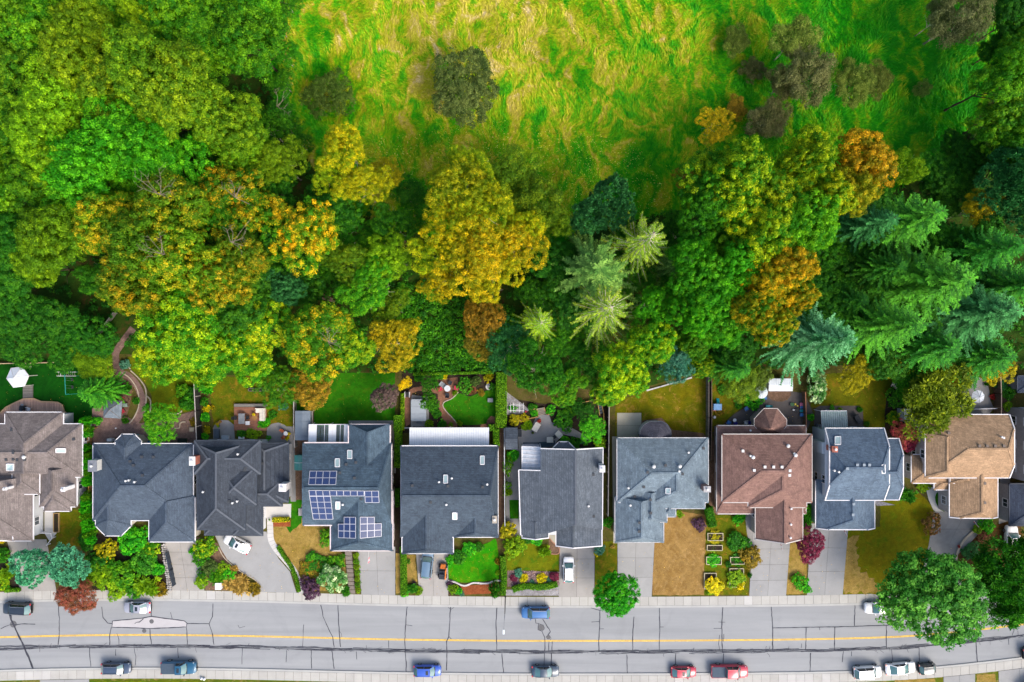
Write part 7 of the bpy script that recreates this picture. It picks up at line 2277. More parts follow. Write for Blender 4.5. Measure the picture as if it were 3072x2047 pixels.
patio_cover('greenish translucent patio cover behind the steel blue house',(2463,1233,2540,1290),2.7,12,SH_GREEN,plain('rib_silver',S(190,202,204,.6),.4))
# sunroom of the grey house
x0,y0,x1,y1 = 1566,1341,1622,1413
a,b_ = P(x0,y0,3.2),P(x1,y1,3.2)
t = thing('sunroom','white framed glazed sunroom roof on the grey gabled house','sunroom',((a[0] + b_[0]) / 2,(a[1] + b_[1]) / 2,0))
GL = clear_sheet('sunroom_glass',S(222,230,240,.8),.7)
for i in range(6):
    ya,yb = a[1] + (b_[1] - a[1]) * (i + .04) / 6,a[1] + (b_[1] - a[1]) * (i + .96) / 6
    MB().add([(a[0],yb,2.7),(b_[0],yb,3.5),(b_[0],ya,3.5),(a[0],ya,2.7)],[(0,1,2,3)]).build('glass_pane',GL,t)
for i in range(7):
    yy = a[1] + (b_[1] - a[1]) * i / 6
    MB().bar((a[0],yy,2.72),(b_[0],yy,3.52),.10,.10).build('rafter',M_WHITE,t)
for xx,zz in ((a[0],2.7),(b_[0],3.5)):
    MB().bar((xx,a[1],zz),(xx,b_[1],zz),.14,.14).build('beam',M_WHITE,t)
for xx,yy in ((a[0],a[1]),(a[0],b_[1]),(b_[0],a[1])):
    MB().box(xx - .06,xx + .06,yy - .06,yy + .06,0,2.65).build('post',M_WHITE,t)
MB().box(a[0] + .05,b_[0] - .1,b_[1] + .1,a[1] - .1,.05,.12).build('floor',plain('sunroom_floor',S(215,215,225,.6),.5),t)
def shed(label,r,z,wallm,roofm,ridge='x',rise=.5,name='shed',seams=0,gable=True,group=None,seam_m=None):
    x0,y0,x1,y1 = r
    a,b = P(x0,y0,z),P(x1,y1,z)
    X0,X1,Y1,Y0 = a[0],b[0],a[1],b[1]
    t = thing(name,label,'shed',((X0 + X1) / 2,(Y0 + Y1) / 2,0),0,group)
    MB().box(X0 + .12,X1 - .12,Y0 + .12,Y1 - .12,0,z).build('wall',wallm,t)
    if ridge == 'x':
        m = (Y0 + Y1) / 2
        f = [[(X0,Y0,z),(X1,Y0,z),(X1,m,z + rise),(X0,m,z + rise)],[(X1,Y1,z),(X0,Y1,z),(X0,m,z + rise),(X1,m,z + rise)]]
        g = [[(X0 + .13,Y0 + .1,z),(X0 + .13,Y1 - .1,z),(X0 + .13,m,z + rise)],[(X1 - .13,Y0 + .1,z),(X1 - .13,Y1 - .1,z),(X1 - .13,m,z + rise)]]
    else:
        m = (X0 + X1) / 2
        f = [[(X0,Y1,z),(X0,Y0,z),(m,Y0,z + rise),(m,Y1,z + rise)],[(X1,Y0,z),(X1,Y1,z),(m,Y1,z + rise),(m,Y0,z + rise)]]
        g = [[(X0 + .1,Y0 + .13,z),(X1 - .1,Y0 + .13,z),(m,Y0 + .13,z + rise)],[(X0 + .1,Y1 - .13,z),(X1 - .1,Y1 - .13,z),(m,Y1 - .13,z + rise)]]
    for q in f:
        MB().add(q,[(0,1,2,3)]).build('roof',roofm,t)
    gm = MB()
    for q in g:
        gm.add(q,[(0,1,2)])
    gm.build('gable',wallm,t)
    for i in range(seams):
        k = (i + .5) / seams
        for q in f:
            A,B,C_,D = [Vector(v) for v in q]
            MB().bar(A.lerp(B,k) + Vector((0,0,.02)),D.lerp(C_,k) + Vector((0,0,.02)),.05,.04).build('seam',seam_m or roofm,t)
    MB().box((X0 + X1) / 2 - .45,(X0 + X1) / 2 + .45,Y0 + .085,Y0 + .115,.05,min(1.9,z - .1)).build('door',plain('shed_door',S(140,140,140,.5),.6),t)
    return t
shed('long grey metal shed beside the patio cover of the solar house',(885,1233,931,1321),2.1,plain('shed_grey_wall',S(150,156,162,.5),.6),plain('shed_grey_roof',S(128,142,156,.55),.5,.06),'y',.18,seams=4)
shed('small teal plastic storage shed with white stripe',(883,1366,909,1411),1.9,plain('shed_teal_wall',S(70,140,136,.55),.5),plain('shed_teal_roof',S(86,164,160,.55),.45),'y',.25,seams=1,seam_m=M_WHITE)
shed('dark grey garden shed with two tone roof beside the paved yard',(1516,1283,1553,1349),2.2,plain('shed_dark_wall',S(96,104,112,.5),.7),shingle('roof_shed',S(104,116,130,.5),S(86,96,110,.5)),'x',.6)
shed('white ribbed metal shed under the grey olive tree',(2306,1136,2378,1174),2.4,plain('shed_white_wall',S(205,208,210,.6),.6),plain('shed_white_roof',S(232,240,246,.68),.5,.05),'x',.12,seams=11)
shed('small white shed box between the willow and the red tree',(2713,1227,2743,1268),2.3,plain('shed_white_wall',S(205,208,210,.6),.6),plain('shed_white_roof',S(232,240,246,.68),.5,.05),'y',.1)
def gazebo(label,n,centre,r,ze,za,roofm,postm,rot=0,name='gazebo',cat='gazebo',sheets=True,squash=1.0,valance=None):
    c = P(centre[0],centre[1],ze)
    t = thing(name,label,cat,(c[0],c[1],0))
    pts = [Vector((c[0] + r * math.cos(rot + 2 * math.pi * k / n),c[1] + r * squash * math.sin(rot + 2 * math.pi * k / n),ze)) for k in range(n)]
    ap = Vector((c[0],c[1],za))
    for k in range(n):
        a,b = pts[k],pts[(k + 1) % n]
        MB().add([a,b,ap],[(0,1,2)]).build('roof_panel',roofm,t)
        MB().bar(a,ap,.05,.05).build('rafter',postm,t)
        MB().bar(a + Vector((0,0,-.04)),b + Vector((0,0,-.04)),.06,.08).build('beam',postm,t)
        q = a.lerp(Vector((c[0],c[1],ze)),.04)
        MB().box(q.x - .05,q.x + .05,q.y - .05,q.y + .05,0,ze - .02).build('post',postm,t)
    return t
gazebo('six sided gazebo with white fabric canopy on the deep green lawn',6,(53,1132),1.78,2.1,2.95,plain('canopy_white',S(226,232,240,.72),.7,.08,1.5),plain('gazebo_post',S(220,216,210,.6),.6),.12)
gazebo('square garden gazebo with grey pyramid roof beside the paver yard',4,(338,1228),2.0,2.2,3.1,shingle('roof_gazebo',S(150,164,176,.5),S(134,146,158,.5)),W_BROWN,.72)
def parasol(label,px,py,r,z,mat,n=8,name='parasol',cat='parasol',grp=None):
    c = P(px,py,z)
    t = thing(name,label,cat,(c[0],c[1],0),0,grp)
    ap = Vector((c[0],c[1],z + .45))
    pts = [Vector((c[0] + r * math.cos(2 * math.pi * k / n + .2),c[1] + r * math.sin(2 * math.pi * k / n + .2),z)) for k in range(n)]
    for k in range(n):
        MB().add([pts[k],pts[(k + 1) % n],ap],[(0,1,2)]).build('canopy_panel',mat,t)
        MB().bar(pts[k] + Vector((0,0,.015)),ap + Vector((0,0,.015)),.03,.03).build('rib',plain('rib_grey',S(170,178,182,.5)),t)
    MB().tube([(c[0],c[1],0),(c[0],c[1],z + .5)],.035,8).build('pole',M_RIM,t)
    MB().lathe((c[0],c[1],0),[(.3,0),(.3,.08),(.06,.14)],12).build('base',M_BLACK,t)
    return t
CAN = plain('canopy_pale',S(214,228,232,.68),.7,.06)
parasol('white round parasol over the dark patio beside the ribbed shed',2284.5,1177,1.02,2.3,CAN,12)
parasol('white octagonal parasol showing through the willow',2934,1190,1.05,2.4,plain('canopy_white',S(226,232,240,.72)))
# furniture --------------------------------------------------------------
def chair(px,py,ang,mat,label,w=.55,name='garden_chair',group=None,z=.06,seat_m=None,h=.42):
    x,y,_ = P(px,py,.4)
    t = thing(name,label,'chair',(x,y,z),math.radians(ang),group)
    MB().box(-w / 2,w / 2,-w / 2,w / 2,h - .05,h + .04).build('seat',seat_m or mat,t,local=True)
    MB().add([(-w / 2,-w / 2,h),(-w / 2,w / 2,h),(-w / 2 - .12,w / 2,h + .5),(-w / 2 - .12,-w / 2,h + .5),(-w / 2 - .05,-w / 2,h),(-w / 2 - .05,w / 2,h),(-w / 2 - .17,w / 2,h + .5),(-w / 2 - .17,-w / 2,h + .5)],
             [(0,1,2,3),(7,6,5,4),(2,1,5,6),(0,3,7,4),(3,2,6,7)]).build('backrest',mat,t,local=True)
    for sx in (-1,1):
        for sy in (-1,1):
            MB().box(sx * w * .44 - .025,sx * w * .44 + .025,sy * w * .44 - .025,sy * w * .44 + .025,0,h - .05).build('leg',mat,t,local=True)
    for sy in (-1,1):
        MB().bar((-w / 2,sy * w * .5,h + .22),(w * .45,sy * w * .5,h + .22),.05,.03).build('armrest',mat,t,local=True)
    return t
def lounger(px,py,ang,mat,label,l=1.9,w=.75,z=.06,group=None,frame=None):
    x,y,_ = P(px,py,.35)
    t = thing('sun_lounger',label,'lounger',(x,y,z),math.radians(ang),group)
    MB().box(-l * .5,l * .22,-w / 2,w / 2,.30,.42).build('cushion',mat,t,local=True)
    MB().add([(l * .22,-w / 2,.30),(l * .22,w / 2,.30),(l * .5,w / 2,.62),(l * .5,-w / 2,.62),(l * .22,-w / 2,.42),(l * .22,w / 2,.42),(l * .47,w / 2,.72),(l * .47,-w / 2,.72)],[(0,1,2,3),(4,7,6,5),(0,3,7,4),(1,5,6,2),(3,2,6,7)]).build('backrest',mat,t,local=True)
    for sx in (-.42,.2):
        for sy in (-1,1):
            MB().box(sx * l - .03,sx * l + .03,sy * w * .44 - .03,sy * w * .44 + .03,0,.30).build('leg',frame or M_BLACK,t,local=True)
    return t
def table(px,py,r,mat,label,h=.72,z=.06,rect=None,ang=0,name='garden_table',group=None):
    x,y,_ = P(px,py,h)
    t = thing(name,label,'table',(x,y,z),math.radians(ang),group)
    if rect:
        w,d = rect
        MB().box(-w / 2,w / 2,-d / 2,d / 2,h - .05,h).build('tabletop',mat,t,local=True)
        for sx in (-1,1):
            for sy in (-1,1):
                MB().box(sx * (w / 2 - .08) - .03,sx * (w / 2 - .08) + .03,sy * (d / 2 - .08) - .03,sy * (d / 2 - .08) + .03,0,h - .05).build('leg',mat,t,local=True)
    else:
        MB().lathe((0,0,0),[(r * .94,h - .05),(r,h - .03),(r,h),(r * .2,h + .003)],20).build('tabletop',mat,t,local=True)
        for k in range(3):
            a = k * 2.094
            MB().tube([(math.cos(a) * r * .6,math.sin(a) * r * .6,0),(0,0,h - .05)],.025,5).build('leg',mat,t,local=True)
    return t
def pot(px,py,r,potm,pal,label,h=.35,z=.05,group=None,kind='shrub1'):
    x,y,_ = P(px,py,h)
    t = thing('flower_pot',label,'pot',(x,y,z),0,group)
    MB().lathe((0,0,0),[(r * .7,0),(r,h * .92),(r * 1.08,h),(r * .8,h),(r * .7,h * .85)],12).build('pot',potm,t,local=True)
    c = mobj('plant',CR[kind],t,(0,0,h + r * .3),(r * 1.1,r * 1.1,r * 1.1),FRD.uniform(0,6))
    tint(c,*PAL[pal],.4)
    return t
def boxy(label,cat,name,r,z0,z1,mat,lidm=None,ang=0,group=None,lidname='lid',inset=.03):
    """small boxed object with a lid"""
    x0,y0,x1,y1 = r
    c = P((x0 + x1) / 2,(y0 + y1) / 2,z1)
    w,d = (x1 - x0) * (CAM_H - z1) / FPX,(y1 - y0) * (CAM_H - z1) / FPX
    t = thing(name,label,cat,(c[0],c[1],z0),math.radians(ang),group)
    MB().box(-w / 2 + inset,w / 2 - inset,-d / 2 + inset,d / 2 - inset,0,z1 - z0 - .06).build('body',mat,t,local=True)
    MB().box(-w / 2,w / 2,-d / 2,d / 2,z1 - z0 - .06,z1 - z0).build(lidname,lidm or mat,t,local=True)
    return t
TERRA = plain('terracotta',S(196,112,80,.55),.8,.1,6)
RED = plain('red_plastic',S(214,62,84,.6),.5)
GREYM = plain('grey_metal',S(150,154,160,.55),.5)
CREAM = plain('cream_fabric',S(236,228,214,.68),.8,.06,4)
WHITEM = plain('white_plastic',S(238,238,240,.72),.4,.05)
DARKM = plain('dark_fabric',S(62,68,78,.5),.8)
WICKER = plain('wicker',S(186,140,80,.5),.8,.2,12)
BLUEP = plain('blue_plastic',S(60,130,200,.6),.4)
TEALP = plain('teal_plastic',S(30,165,175,.6),.4)
PINKP = plain('pink_plastic',S(230,130,165,.6),.4)
YELP = plain('yellow_plastic',S(236,214,60,.6),.4)
GREENP = plain('green_plastic',S(50,110,60,.55),.5)
WOODF = plain('wood_furniture',S(160,118,92,.5),.7,.2,8)
# taupe house deck
DECKM = planks('deck_boards_pink',S(206,164,140,.6),'y',.14)
o1 = lambda l: [(x / 5.227,1080 + y / 5.227) for x,y in l]
deck_o = o1([(-700,880),(0,835),(90,745),(230,675),(370,612),(520,607),(640,655),(800,660),(900,668),(970,705),(998,800),(1120,930),(1122,1010),(-700,1015)])
c = P(60,1230)
t = thing('deck','curved pinkish timber deck behind the taupe house','deck',c)
MB().prism([P2(x,y,.35) for x,y in deck_o],.05,.35).build('deck_floor',DECKM,t)
for a,b_ in zip(deck_o[1:11],deck_o[2:12]):
    p0,p1 = P(*a,.4),P(*b_,.4)
    MB().bar((p0[0],p0[1],.38),(p1[0],p1[1],.38),.2,.08).build('border_board',plain('deck_border',S(214,180,138,.55),.7),t)
t = thing('boardwalk','grey board walkway between the gazebo and the deck','boardwalk',P(84,1176))
for i in range(13):
    y = 1158 + i * 3.05
    a,b_ = P(68.5,y,.2),P(98,y + 2.75,.2)
    MB().box(a[0],b_[0],b_[1],a[1],.05,.2).build('board',W_GREY,t)
t = thing('boardwalk','short grey board platform above the gazebo','boardwalk',P(78,1094))
for i in range(4):
    y = 1089 + i * 3.0
    a,b_ = P(63,y,.2),P(92,y + 2.7,.2)
    MB().box(a[0],b_[0],b_[1],a[1],.05,.2).build('board',W_GREY,t)
def barbecue(px,py,ang,label,z=.05,mat=None):
    x,y,_ = P(px,py,.9)
    t = thing('barbecue',label,'barbecue',(x,y,z),math.radians(ang))
    MB().box(-.35,.35,-.25,.25,.1,.82).build('cabinet',mat or M_BLACK,t,local=True)
    MB().add([(-.38,-.28,.82),(.38,-.28,.82),(.38,.28,.82),(-.38,.28,.82),(-.34,-.12,1.1),(.34,-.12,1.1),(.34,.18,1.1),(-.34,.18,1.1)],[(0,1,5,4),(1,2,6,5),(2,3,7,6),(3,0,4,7),(4,5,6,7)]).build('hood',mat or DARKM,t,local=True)
    for sd in (-1,1):
        MB().box(min(sd * .38,sd * .66),max(sd * .38,sd * .66),-.22,.22,.78,.82).build('side_shelf',GREYM,t,local=True)
    return t
barbecue(68,1224,80,'dark barbecue on the curved deck',.35)
chair(91,1228,-90,WHITEM,'white chair beside the barbecue on the curved deck',.5,z=.35)
# swing set
c = P(195,1150,1.0)
t = thing('swing_set','teal metal swing set with pale ladder on the deep green lawn','swing set',(c[0],c[1],0))
TEALM = plain('teal_metal',S(36,150,140,.6),.4)
p0,p1 = P(193.5,1118,2.2),P(197,1184,2.2)
MB().tube([p0,p1],.06,8).build('top_bar',TEALM,t)
for q in (p0,p1):
    for s_ in (-1,1):
        MB().tube([q,(q[0] + s_ * .9,q[1],0)],.04,6).build('leg',TEALM,t)
for yy in (1116.5,1128.5):
    a,b_ = P(170,yy,2.1),P(228,yy,2.1)
    MB().tube([a,b_],.035,6).build('ladder_rail',M_WHITE,t)
for i in range(9):
    a,b_ = P(176 + i * 6,1116.5,2.1),P(176 + i * 6,1128.5,2.1)
    MB().tube([a,b_],.03,5).build('rung',W_GREY if i != 1 else M_WHITE,t)
for xx in (171,227):
    for yy in (1116.5,1128.5):
        a = P(xx,yy,2.1)
        MB().tube([a,(a[0],a[1],0)],.03,6).build('leg',TEALM,t)
for i in range(2):
    q = Vector(p0).lerp(Vector(p1),.35 + .35 * i)
    MB().tube([q,(q.x + .05,q.y - .2,.55)],.012,4).build('chain',GREYM,t)
    MB().tube([(q.x,q.y + .4,q.z),(q.x + .05,q.y + .22,.55)],.012,4).build('chain',GREYM,t)
    MB().box(q.x - .12,q.x + .2,q.y - .22,q.y + .24,.50,.54).build('swing_seat',M_BLACK,t)
# slate house yard
chair(365,1196,-30,RED,'red cushioned chair under the grey pyramid gazebo roof edge',.6)
chair(368,1234,30,RED,'red cushioned chair at the lower side of the pyramid gazebo',.6)
table(374,1216,.4,plain('table_sage',S(150,176,164,.55),.5),'small sage green table beside the pyramid gazebo',.5,rect=(.85,.55))
t = chair(326,1149,-65,WOODF,'wooden garden bench with red cushion by the path',.9,name='garden_bench',seat_m=RED)
chair(322,1101,0,YELP,'yellow metal chair frame near the feathery tree',.7)
boxy('dark green planter box at the back wall of the slate house','planter','planter_box',(532,1316,558,1331),.03,.5,GREENP,plain('planter_dark',S(36,52,48,.5),.7))
boxy('white bench like box against the black fence','box','storage_box',(588,1273,597,1296),.03,.6,WHITEM)
boxy('pale stone step near the black fence','step','stone_step',(568,1283,582,1295),.03,.25,C_EDGE)
barbecue(330,1321,0,'small white barbecue by the slate house bay',.04,WHITEM)
boxy('blue tub among the clutter behind the slate house','tub','plastic_tub',(437,1324,450,1331),.03,.4,BLUEP)
boxy('turquoise bucket beside the slate bay roof','bucket','plastic_bucket',(408,1303,416,1311),.03,.4,TEALP)
x,y,_ = P(348,1285,.2)
t = thing('stone_lamp','small white ball lamp on the paver yard','lamp',(x,y,.03))
MB().lathe((0,0,0),[(.08,0),(.05,.12),(.12,.2),(.12,.3),(.03,.36)],10).build('globe',WHITEM,t,local=True)
# charcoal house deck
c = P(750,1252)
t = thing('deck','red brown timber deck with planter border behind the charcoal house','deck',c)
a,b_ = P(702,1222,.35),P(799,1292,.35)
RDECK = planks('deck_boards_red',S(176,118,96,.5),'x',.14)
nb = 26
for i in range(nb):
    yy0 = b_[1] + (a[1] - b_[1]) * i / nb
    yy1 = b_[1] + (a[1] - b_[1]) * (i + .93) / nb
    MB().box(a[0],b_[0],yy0,yy1,.1,.35).build('board',plain('deck_red%d' % (i % 3),S(176 + 8 * (i % 3),122 + 5 * (i % 3),100,.48),.8,.15,3),t)
a,b_ = P(702,1212,.55),P(799,1221,.55)
MB().box(a[0],b_[0],b_[1],a[1],.05,.55).build('planter',W_GREY,t)
table(727,1256,.5,GREYM,'grey rectangular table on the red brown deck',.74,.35,rect=(1.0,1.65))
for i,(x,y,an) in enumerate(((708,1254,0),(745,1252,180))):
    chair(x,y,an,M_BLACK,'dark chair at the grey table on the red brown deck',.5,z=.35,group='chairs at the grey deck table')
x,y,_ = P(779,1244,.4)
t = thing('corner_sofa','cream l shaped garden sofa on the red brown deck','sofa',(x,y,.35))
def px2(l): return [Vector(P(a_,b2,.8)) - Vector((x,y,0)) for a_,b2 in l]
q = px2([(767,1227),(792,1227),(792,1263),(778,1263),(778,1239),(767,1239)])
MB().prism([(v.x,v.y) for v in q],.05,.42).build('seat',CREAM,t,local=True)
q = px2([(767,1225),(794,1225),(794,1263),(791,1263),(791,1228),(767,1228)])
MB().prism([(v.x,v.y) for v in q],.05,.72).build('backrest',CREAM,t,local=True)
for i in range(3):
    q = px2([(779,1229 + i * 11),(790,1229 + i * 11),(790,1239 + i * 11),(779,1239 + i * 11)])
    MB().prism([(v.x,v.y) for v in q],.421,.52).build('cushion',CREAM,t,local=True)
table(766,1252,.42,WICKER,'round wicker table with green plant on the deck',.45,.35)
table(745,1269,.3,WHITEM,'white square side table on the deck',.45,.35,rect=(.65,.6))
pot(764,1242,.22,TERRA,'sun','terracotta pot beside the wicker table',.4,.35)
table(857,1301,.34,WHITEM,'small round white table by the charcoal house',.7,.05)
for i,(x,y,an) in enumerate(((848,1293,-40),(853,1310,50))):
    chair(x,y,an,TERRA,'rust coloured chair at the small round white table',.45,group='chairs at the small white table')
pot(867,1302,.25,TERRA,'sun','pot with yellow flowers beside the white table',.4)
pot(660,1266,.22,TERRA,'straw','terracotta pot on the left round slab',.4)
pot(652,1272,.24,WICKER,'gold','tan pot with golden plant on the left round slab',.4)
pot(655,1279,.2,M_BLACK,'lime','black pot with lime plant on the left round slab',.35)
boxy('blue grey covered box by the left round slab','box','storage_box',(642,1288,656,1316),.03,.6,plain('box_bluegrey',S(96,110,122,.5),.7))
boxy('white square cooler behind the charcoal house','box','cooler_box',(664,1307,685,1320),.03,.5,WHITEM,plain('cooler_lid',S(190,200,208,.6),.5))
boxy('red and white toy box behind the charcoal house','box','toy_box',(715,1311,733,1317),.03,.4,RED,WHITEM)
# greenhouse beds under the garden tree
t = thing('raised_bed','pale timber raised bed under the green garden tree','planter',P(776,1168))
for (x0,y0,x1,y1) in ((747,1164,806,1166),(747,1172,806,1174),(747,1164,749,1174),(804,1164,806,1174)):
    a,b_ = P(x0,y0),P(x1,y1)
    MB().box(a[0],b_[0],b_[1],a[1],0,.4).build('board',W_GREY,t)
a,b_ = P(749,1166),P(804,1172)
MB().box(a[0],b_[0],b_[1],a[1],.02,.3).build('soil',SOIL_DARK,t)
boxy('stack of grey planks beside the brown garden tree','planks','plank_stack',(832,1165,876,1173),.03,.35,W_GREY)
# hot tub garden
x,y,_ = P(1256,1231,.85)
t = thing('hot_tub','hot tub with folded pale grey cover on the brick paving','hot tub',(x,y,.05))
hx,hy = 1.22,1.75
def rrect(w,d,r,n=5):
    o = []
    for cx_,cy_,a0 in ((w - r,d - r,0),(-w + r,d - r,90),(-w + r,-d + r,180),(w - r,-d + r,270)):
        for k in range(n + 1):
            a_ = math.radians(a0 + 90 * k / n)
            o.append((cx_ + r * math.cos(a_),cy_ + r * math.sin(a_)))
    return o
MB().prism(rrect(hx - .06,hy - .06,.25),0,.76).build('shell',plain('tub_shell',S(120,118,116,.5),.7),t,local=True)
for i in range(3):
    y0_,y1_ = -hy + 2 * hy * i / 3 + .012,-hy + 2 * hy * (i + 1) / 3 - .012
    if i == 1:
        pts_ = [(-hx,y0_),(hx,y0_),(hx,y1_),(-hx,y1_)]
    else:
        full = rrect(hx,hy,.28)
        pts_ = [q_ for q_ in full if (q_[1] < y1_ - .5 if i == 0 else q_[1] > y0_ + .5)]
        pts_ = [(hx,y1_),(-hx,y1_)] + pts_ if i == 0 else pts_
        if i == 2:
            pts_ = pts_ + [(-hx,y0_),(hx,y0_)]
        else:
            cxm = sum(p_[0] for p_ in pts_) / len(pts_); cym = sum(p_[1] for p_ in pts_) / len(pts_)
            pts_.sort(key=lambda p_: math.atan2(p_[1] - cym,p_[0] - cxm))
    MB().prism(pts_,.765,.87).build('cover',plain('tub_cover',S(178,188,198,.58),.7,.05),t,local=True)
MB().box(-.42,.42,-hy - .42,-hy - .02,0,.35).build('step',plain('tub_step',S(120,130,140,.5),.7),t,local=True)
table(1342,1166,.5,plain('table_white',S(220,226,232,.66),.5),'round white table on the brick patio',.73)
lounger(1328,1155,140,GREYM,'grey recliner beside the round white table',1.1,.75)
chair(1322,1167,20,RED,'red chair left of the round white table',.55)
chair(1368,1163,180,RED,'red chair right of the round white table',.6)
chair(1342,1185,90,DARKM,'dark metal chair below the round white table',.6)
chair(1350,1150,-110,DARKM,'dark metal chair above the round white table',.55)
x,y,_ = P(1466,1161,.4)
t = thing('fountain','round pale stone fountain at the corner of the heart shaped lawn','fountain',(x,y,.03))
MB().lathe((0,0,0),[(.42,0),(.5,.3),(.5,.4),(.40,.4),(.36,.3)],20).build('basin',C_PALE,t,local=True)
MB().lathe((.05,.05,0),[(.12,.28),(.10,.6),(.2,.66),(.2,.72),(.05,.74)],14).build('bowl',C_PATIO,t,local=True)
table(1471,1201,.4,GREYM,'small grey slatted table on the heart shaped lawn',.45,.05,rect=(.85,.65))
x,y,_ = P(1222,1184,.5)
t = thing('garden_arch','white framed dark planter gate by the hedge','gate',(x,y,.03))
MB().box(-.35,.35,-.4,.4,0,.5).build('box',M_BLACK,t,local=True)
for s_ in (-1,1):
    MB().box(s_ * .36 - .03,s_ * .36 + .03,-.45,.45,0,.9).build('frame',M_WHITE,t,local=True)
t = thing('garden_rail','white double rail between the hedge and the patio cover','rail',P(1217,1284))
for k in range(2):
    a,b_ = P(1204,1283 + k * 2.4,.8),P(1230,1283 + k * 2.4,.8)
    MB().bar(a,b_,.05,.06).build('rail',M_WHITE,t)
for xx in (1205,1229):
    a = P(xx,1284,.8)
    MB().box(a[0] - .04,a[0] + .04,a[1] - .04,a[1] + .04,0,.85).build('post',M_WHITE,t)
# grey paved yard
lounger(1609,1281,60,CREAM,'white cushioned lounger in the grey paved yard',1.5,.95)
chair(1675,1302,135,CREAM,'cream cushioned armchair near the bay',.85)
chair(1648,1319,180,CREAM,'cream cushioned armchair by the dark water strip',.85)
table(1663,1312,.3,DARKM,'dark slatted side table between the two armchairs',.42,rect=(.6,.5),ang=40)
boxy('dark grey storage chest beside the dark shed','chest','storage_chest',(1552,1291,1565,1311),.04,.65,DARKM)
pot(1618,1263,.28,TERRA,'red','pot with dark red plant above the lounger',.35)
pot(1598,1299,.18,M_BLACK,'darksage','small dark pot beside the lounger',.3)
x,y,_ = P(1577,1235,.3)
t = thing('watering_can','small red watering can near the trellis frame','can',(x,y,.03))
MB().lathe((0,0,0),[(.16,0),(.16,.26),(.12,.3)],10).build('can',RED,t,local=True)
MB().tube([(.12,0,.1),(.36,.05,.3)],.03,5).build('spout',RED,t,local=True)
def frame_bed(label,r,z=.35,mat=None,bars=0,soil=SOIL_DARK,w=.09,name='raised_bed'):
    x0,y0,x1,y1 = r
    a,b = P(x0,y0,z),P(x1,y1,z)
    t = thing(name,label,'planter',((a[0] + b[0]) / 2,(a[1] + b[1]) / 2,0))
    X0,X1,Y0,Y1 = a[0],b[0],b[1],a[1]
    m_ = mat or CREAM
    MB().box(X0,X1,Y0,Y0 + w,.03,z).build('board',m_,t); MB().box(X0,X1,Y1 - w,Y1,.03,z).build('board',m_,t)
    MB().box(X0,X0 + w,Y0 + w,Y1 - w,.03,z).build('board',m_,t); MB().box(X1 - w,X1,Y0 + w,Y1 - w,.03,z).build('board',m_,t)
    MB().box(X0 + w,X1 - w,Y0 + w,Y1 - w,.03,z * .75).build('soil',soil,t)
    return t
BEDW = plain('bed_boards',S(226,214,178,.58),.8,.1,4)
frame_bed('first pale framed raised bed with golden crop',(2123,1600,2170,1623),mat=BEDW)
frame_bed('narrow pale framed raised bed with bare soil patch',(2121,1636,2168,1653),mat=BEDW)
frame_bed('pale framed raised bed full of lettuce green crop',(2119,1671,2165,1695),mat=BEDW)
frame_bed('pale framed raised bed under the bronze bush',(2191,1672,2234,1694),mat=BEDW)
frame_bed('large pale framed raised bed with yellow crop by the driveway',(2189,1706,2232,1763),mat=BEDW)
frame_bed('raised bed behind the bright yellow bush',(2113,1720,2150,1768),mat=BEDW)
frame_bed('timber framed bed against the white front wall of the taupe house',(159,1540,176,1598),mat=plain('bed_timber',S(206,172,112,.55),.8))
# trellis frame
t = thing('trellis','white square trellis frame over the vegetable patch in the paved yard','trellis',P(1551,1224))
for yy in (1215.5,1232.5):
    MB().bar(P(1527,yy,1.0),P(1572,yy,1.0),.06,.06).build('bar',M_WHITE,t)
for xx in (1532,1541,1559,1570):
    MB().bar(P(xx,1209,1.02),P(xx,1238,1.02),.06,.05).build('bar',M_WHITE,t)
for xx in (1532,1570):
    for yy in (1215.5,1232.5):
        a = P(xx,yy,1.0)
        MB().box(a[0] - .03,a[0] + .03,a[1] - .03,a[1] + .03,0,1.0).build('post',M_WHITE,t)
def steps(label,tl,tr,br,bl,n,mat,railm=None,z0=.1,dz=.08,name='garden_steps',frac=.7):
    t = thing(name,label,'steps',P((tl[0] + br[0]) / 2,(tl[1] + br[1]) / 2))
    for i in range(n):
        u0,u1 = i / n,(i + frac) / n
        def at(s_,u):
            A = tl if s_ == 0 else tr; B = bl if s_ == 0 else br
            return P2(A[0] + (B[0] - A[0]) * u,A[1] + (B[1] - A[1]) * u)
        MB().prism([at(0,u0),at(1,u0),at(1,u1),at(0,u1)],.02,z0 + dz * (n - i)).build('tread',mat,t)
    if railm:
        for A,B in ((tl,bl),(tr,br)):
            a,b = P(*A),P(*B)
            MB().bar((a[0],a[1],z0 + dz * n * .6),(b[0],b[1],z0 + .1),.12,.3).build('stringer',railm,t)
    return t
HONEY = plain('timber_honey',S(214,170,100,.52),.8,.15,5)
steps('timber steps with pale treads up from the grey paved yard',(1610,1226),(1632,1222),(1639,1243),(1615,1249),5,plain('tread_pale',S(190,176,158,.5),.8),HONEY)
steps('steep timber steps at the far side of the terraced bank',(1790,1198),(1801,1195),(1810,1240),(1799,1246),6,plain('tread_blue',S(110,122,136,.5),.8),HONEY)
steps('timber tie steps between the clipped balls and the flowering bush',(1036,1655),(1056,1655),(1066,1783),(1047,1783),10,plain('tread_grey',S(158,146,136,.5),.85,.15,4),None,.06,.02,frac=.86)
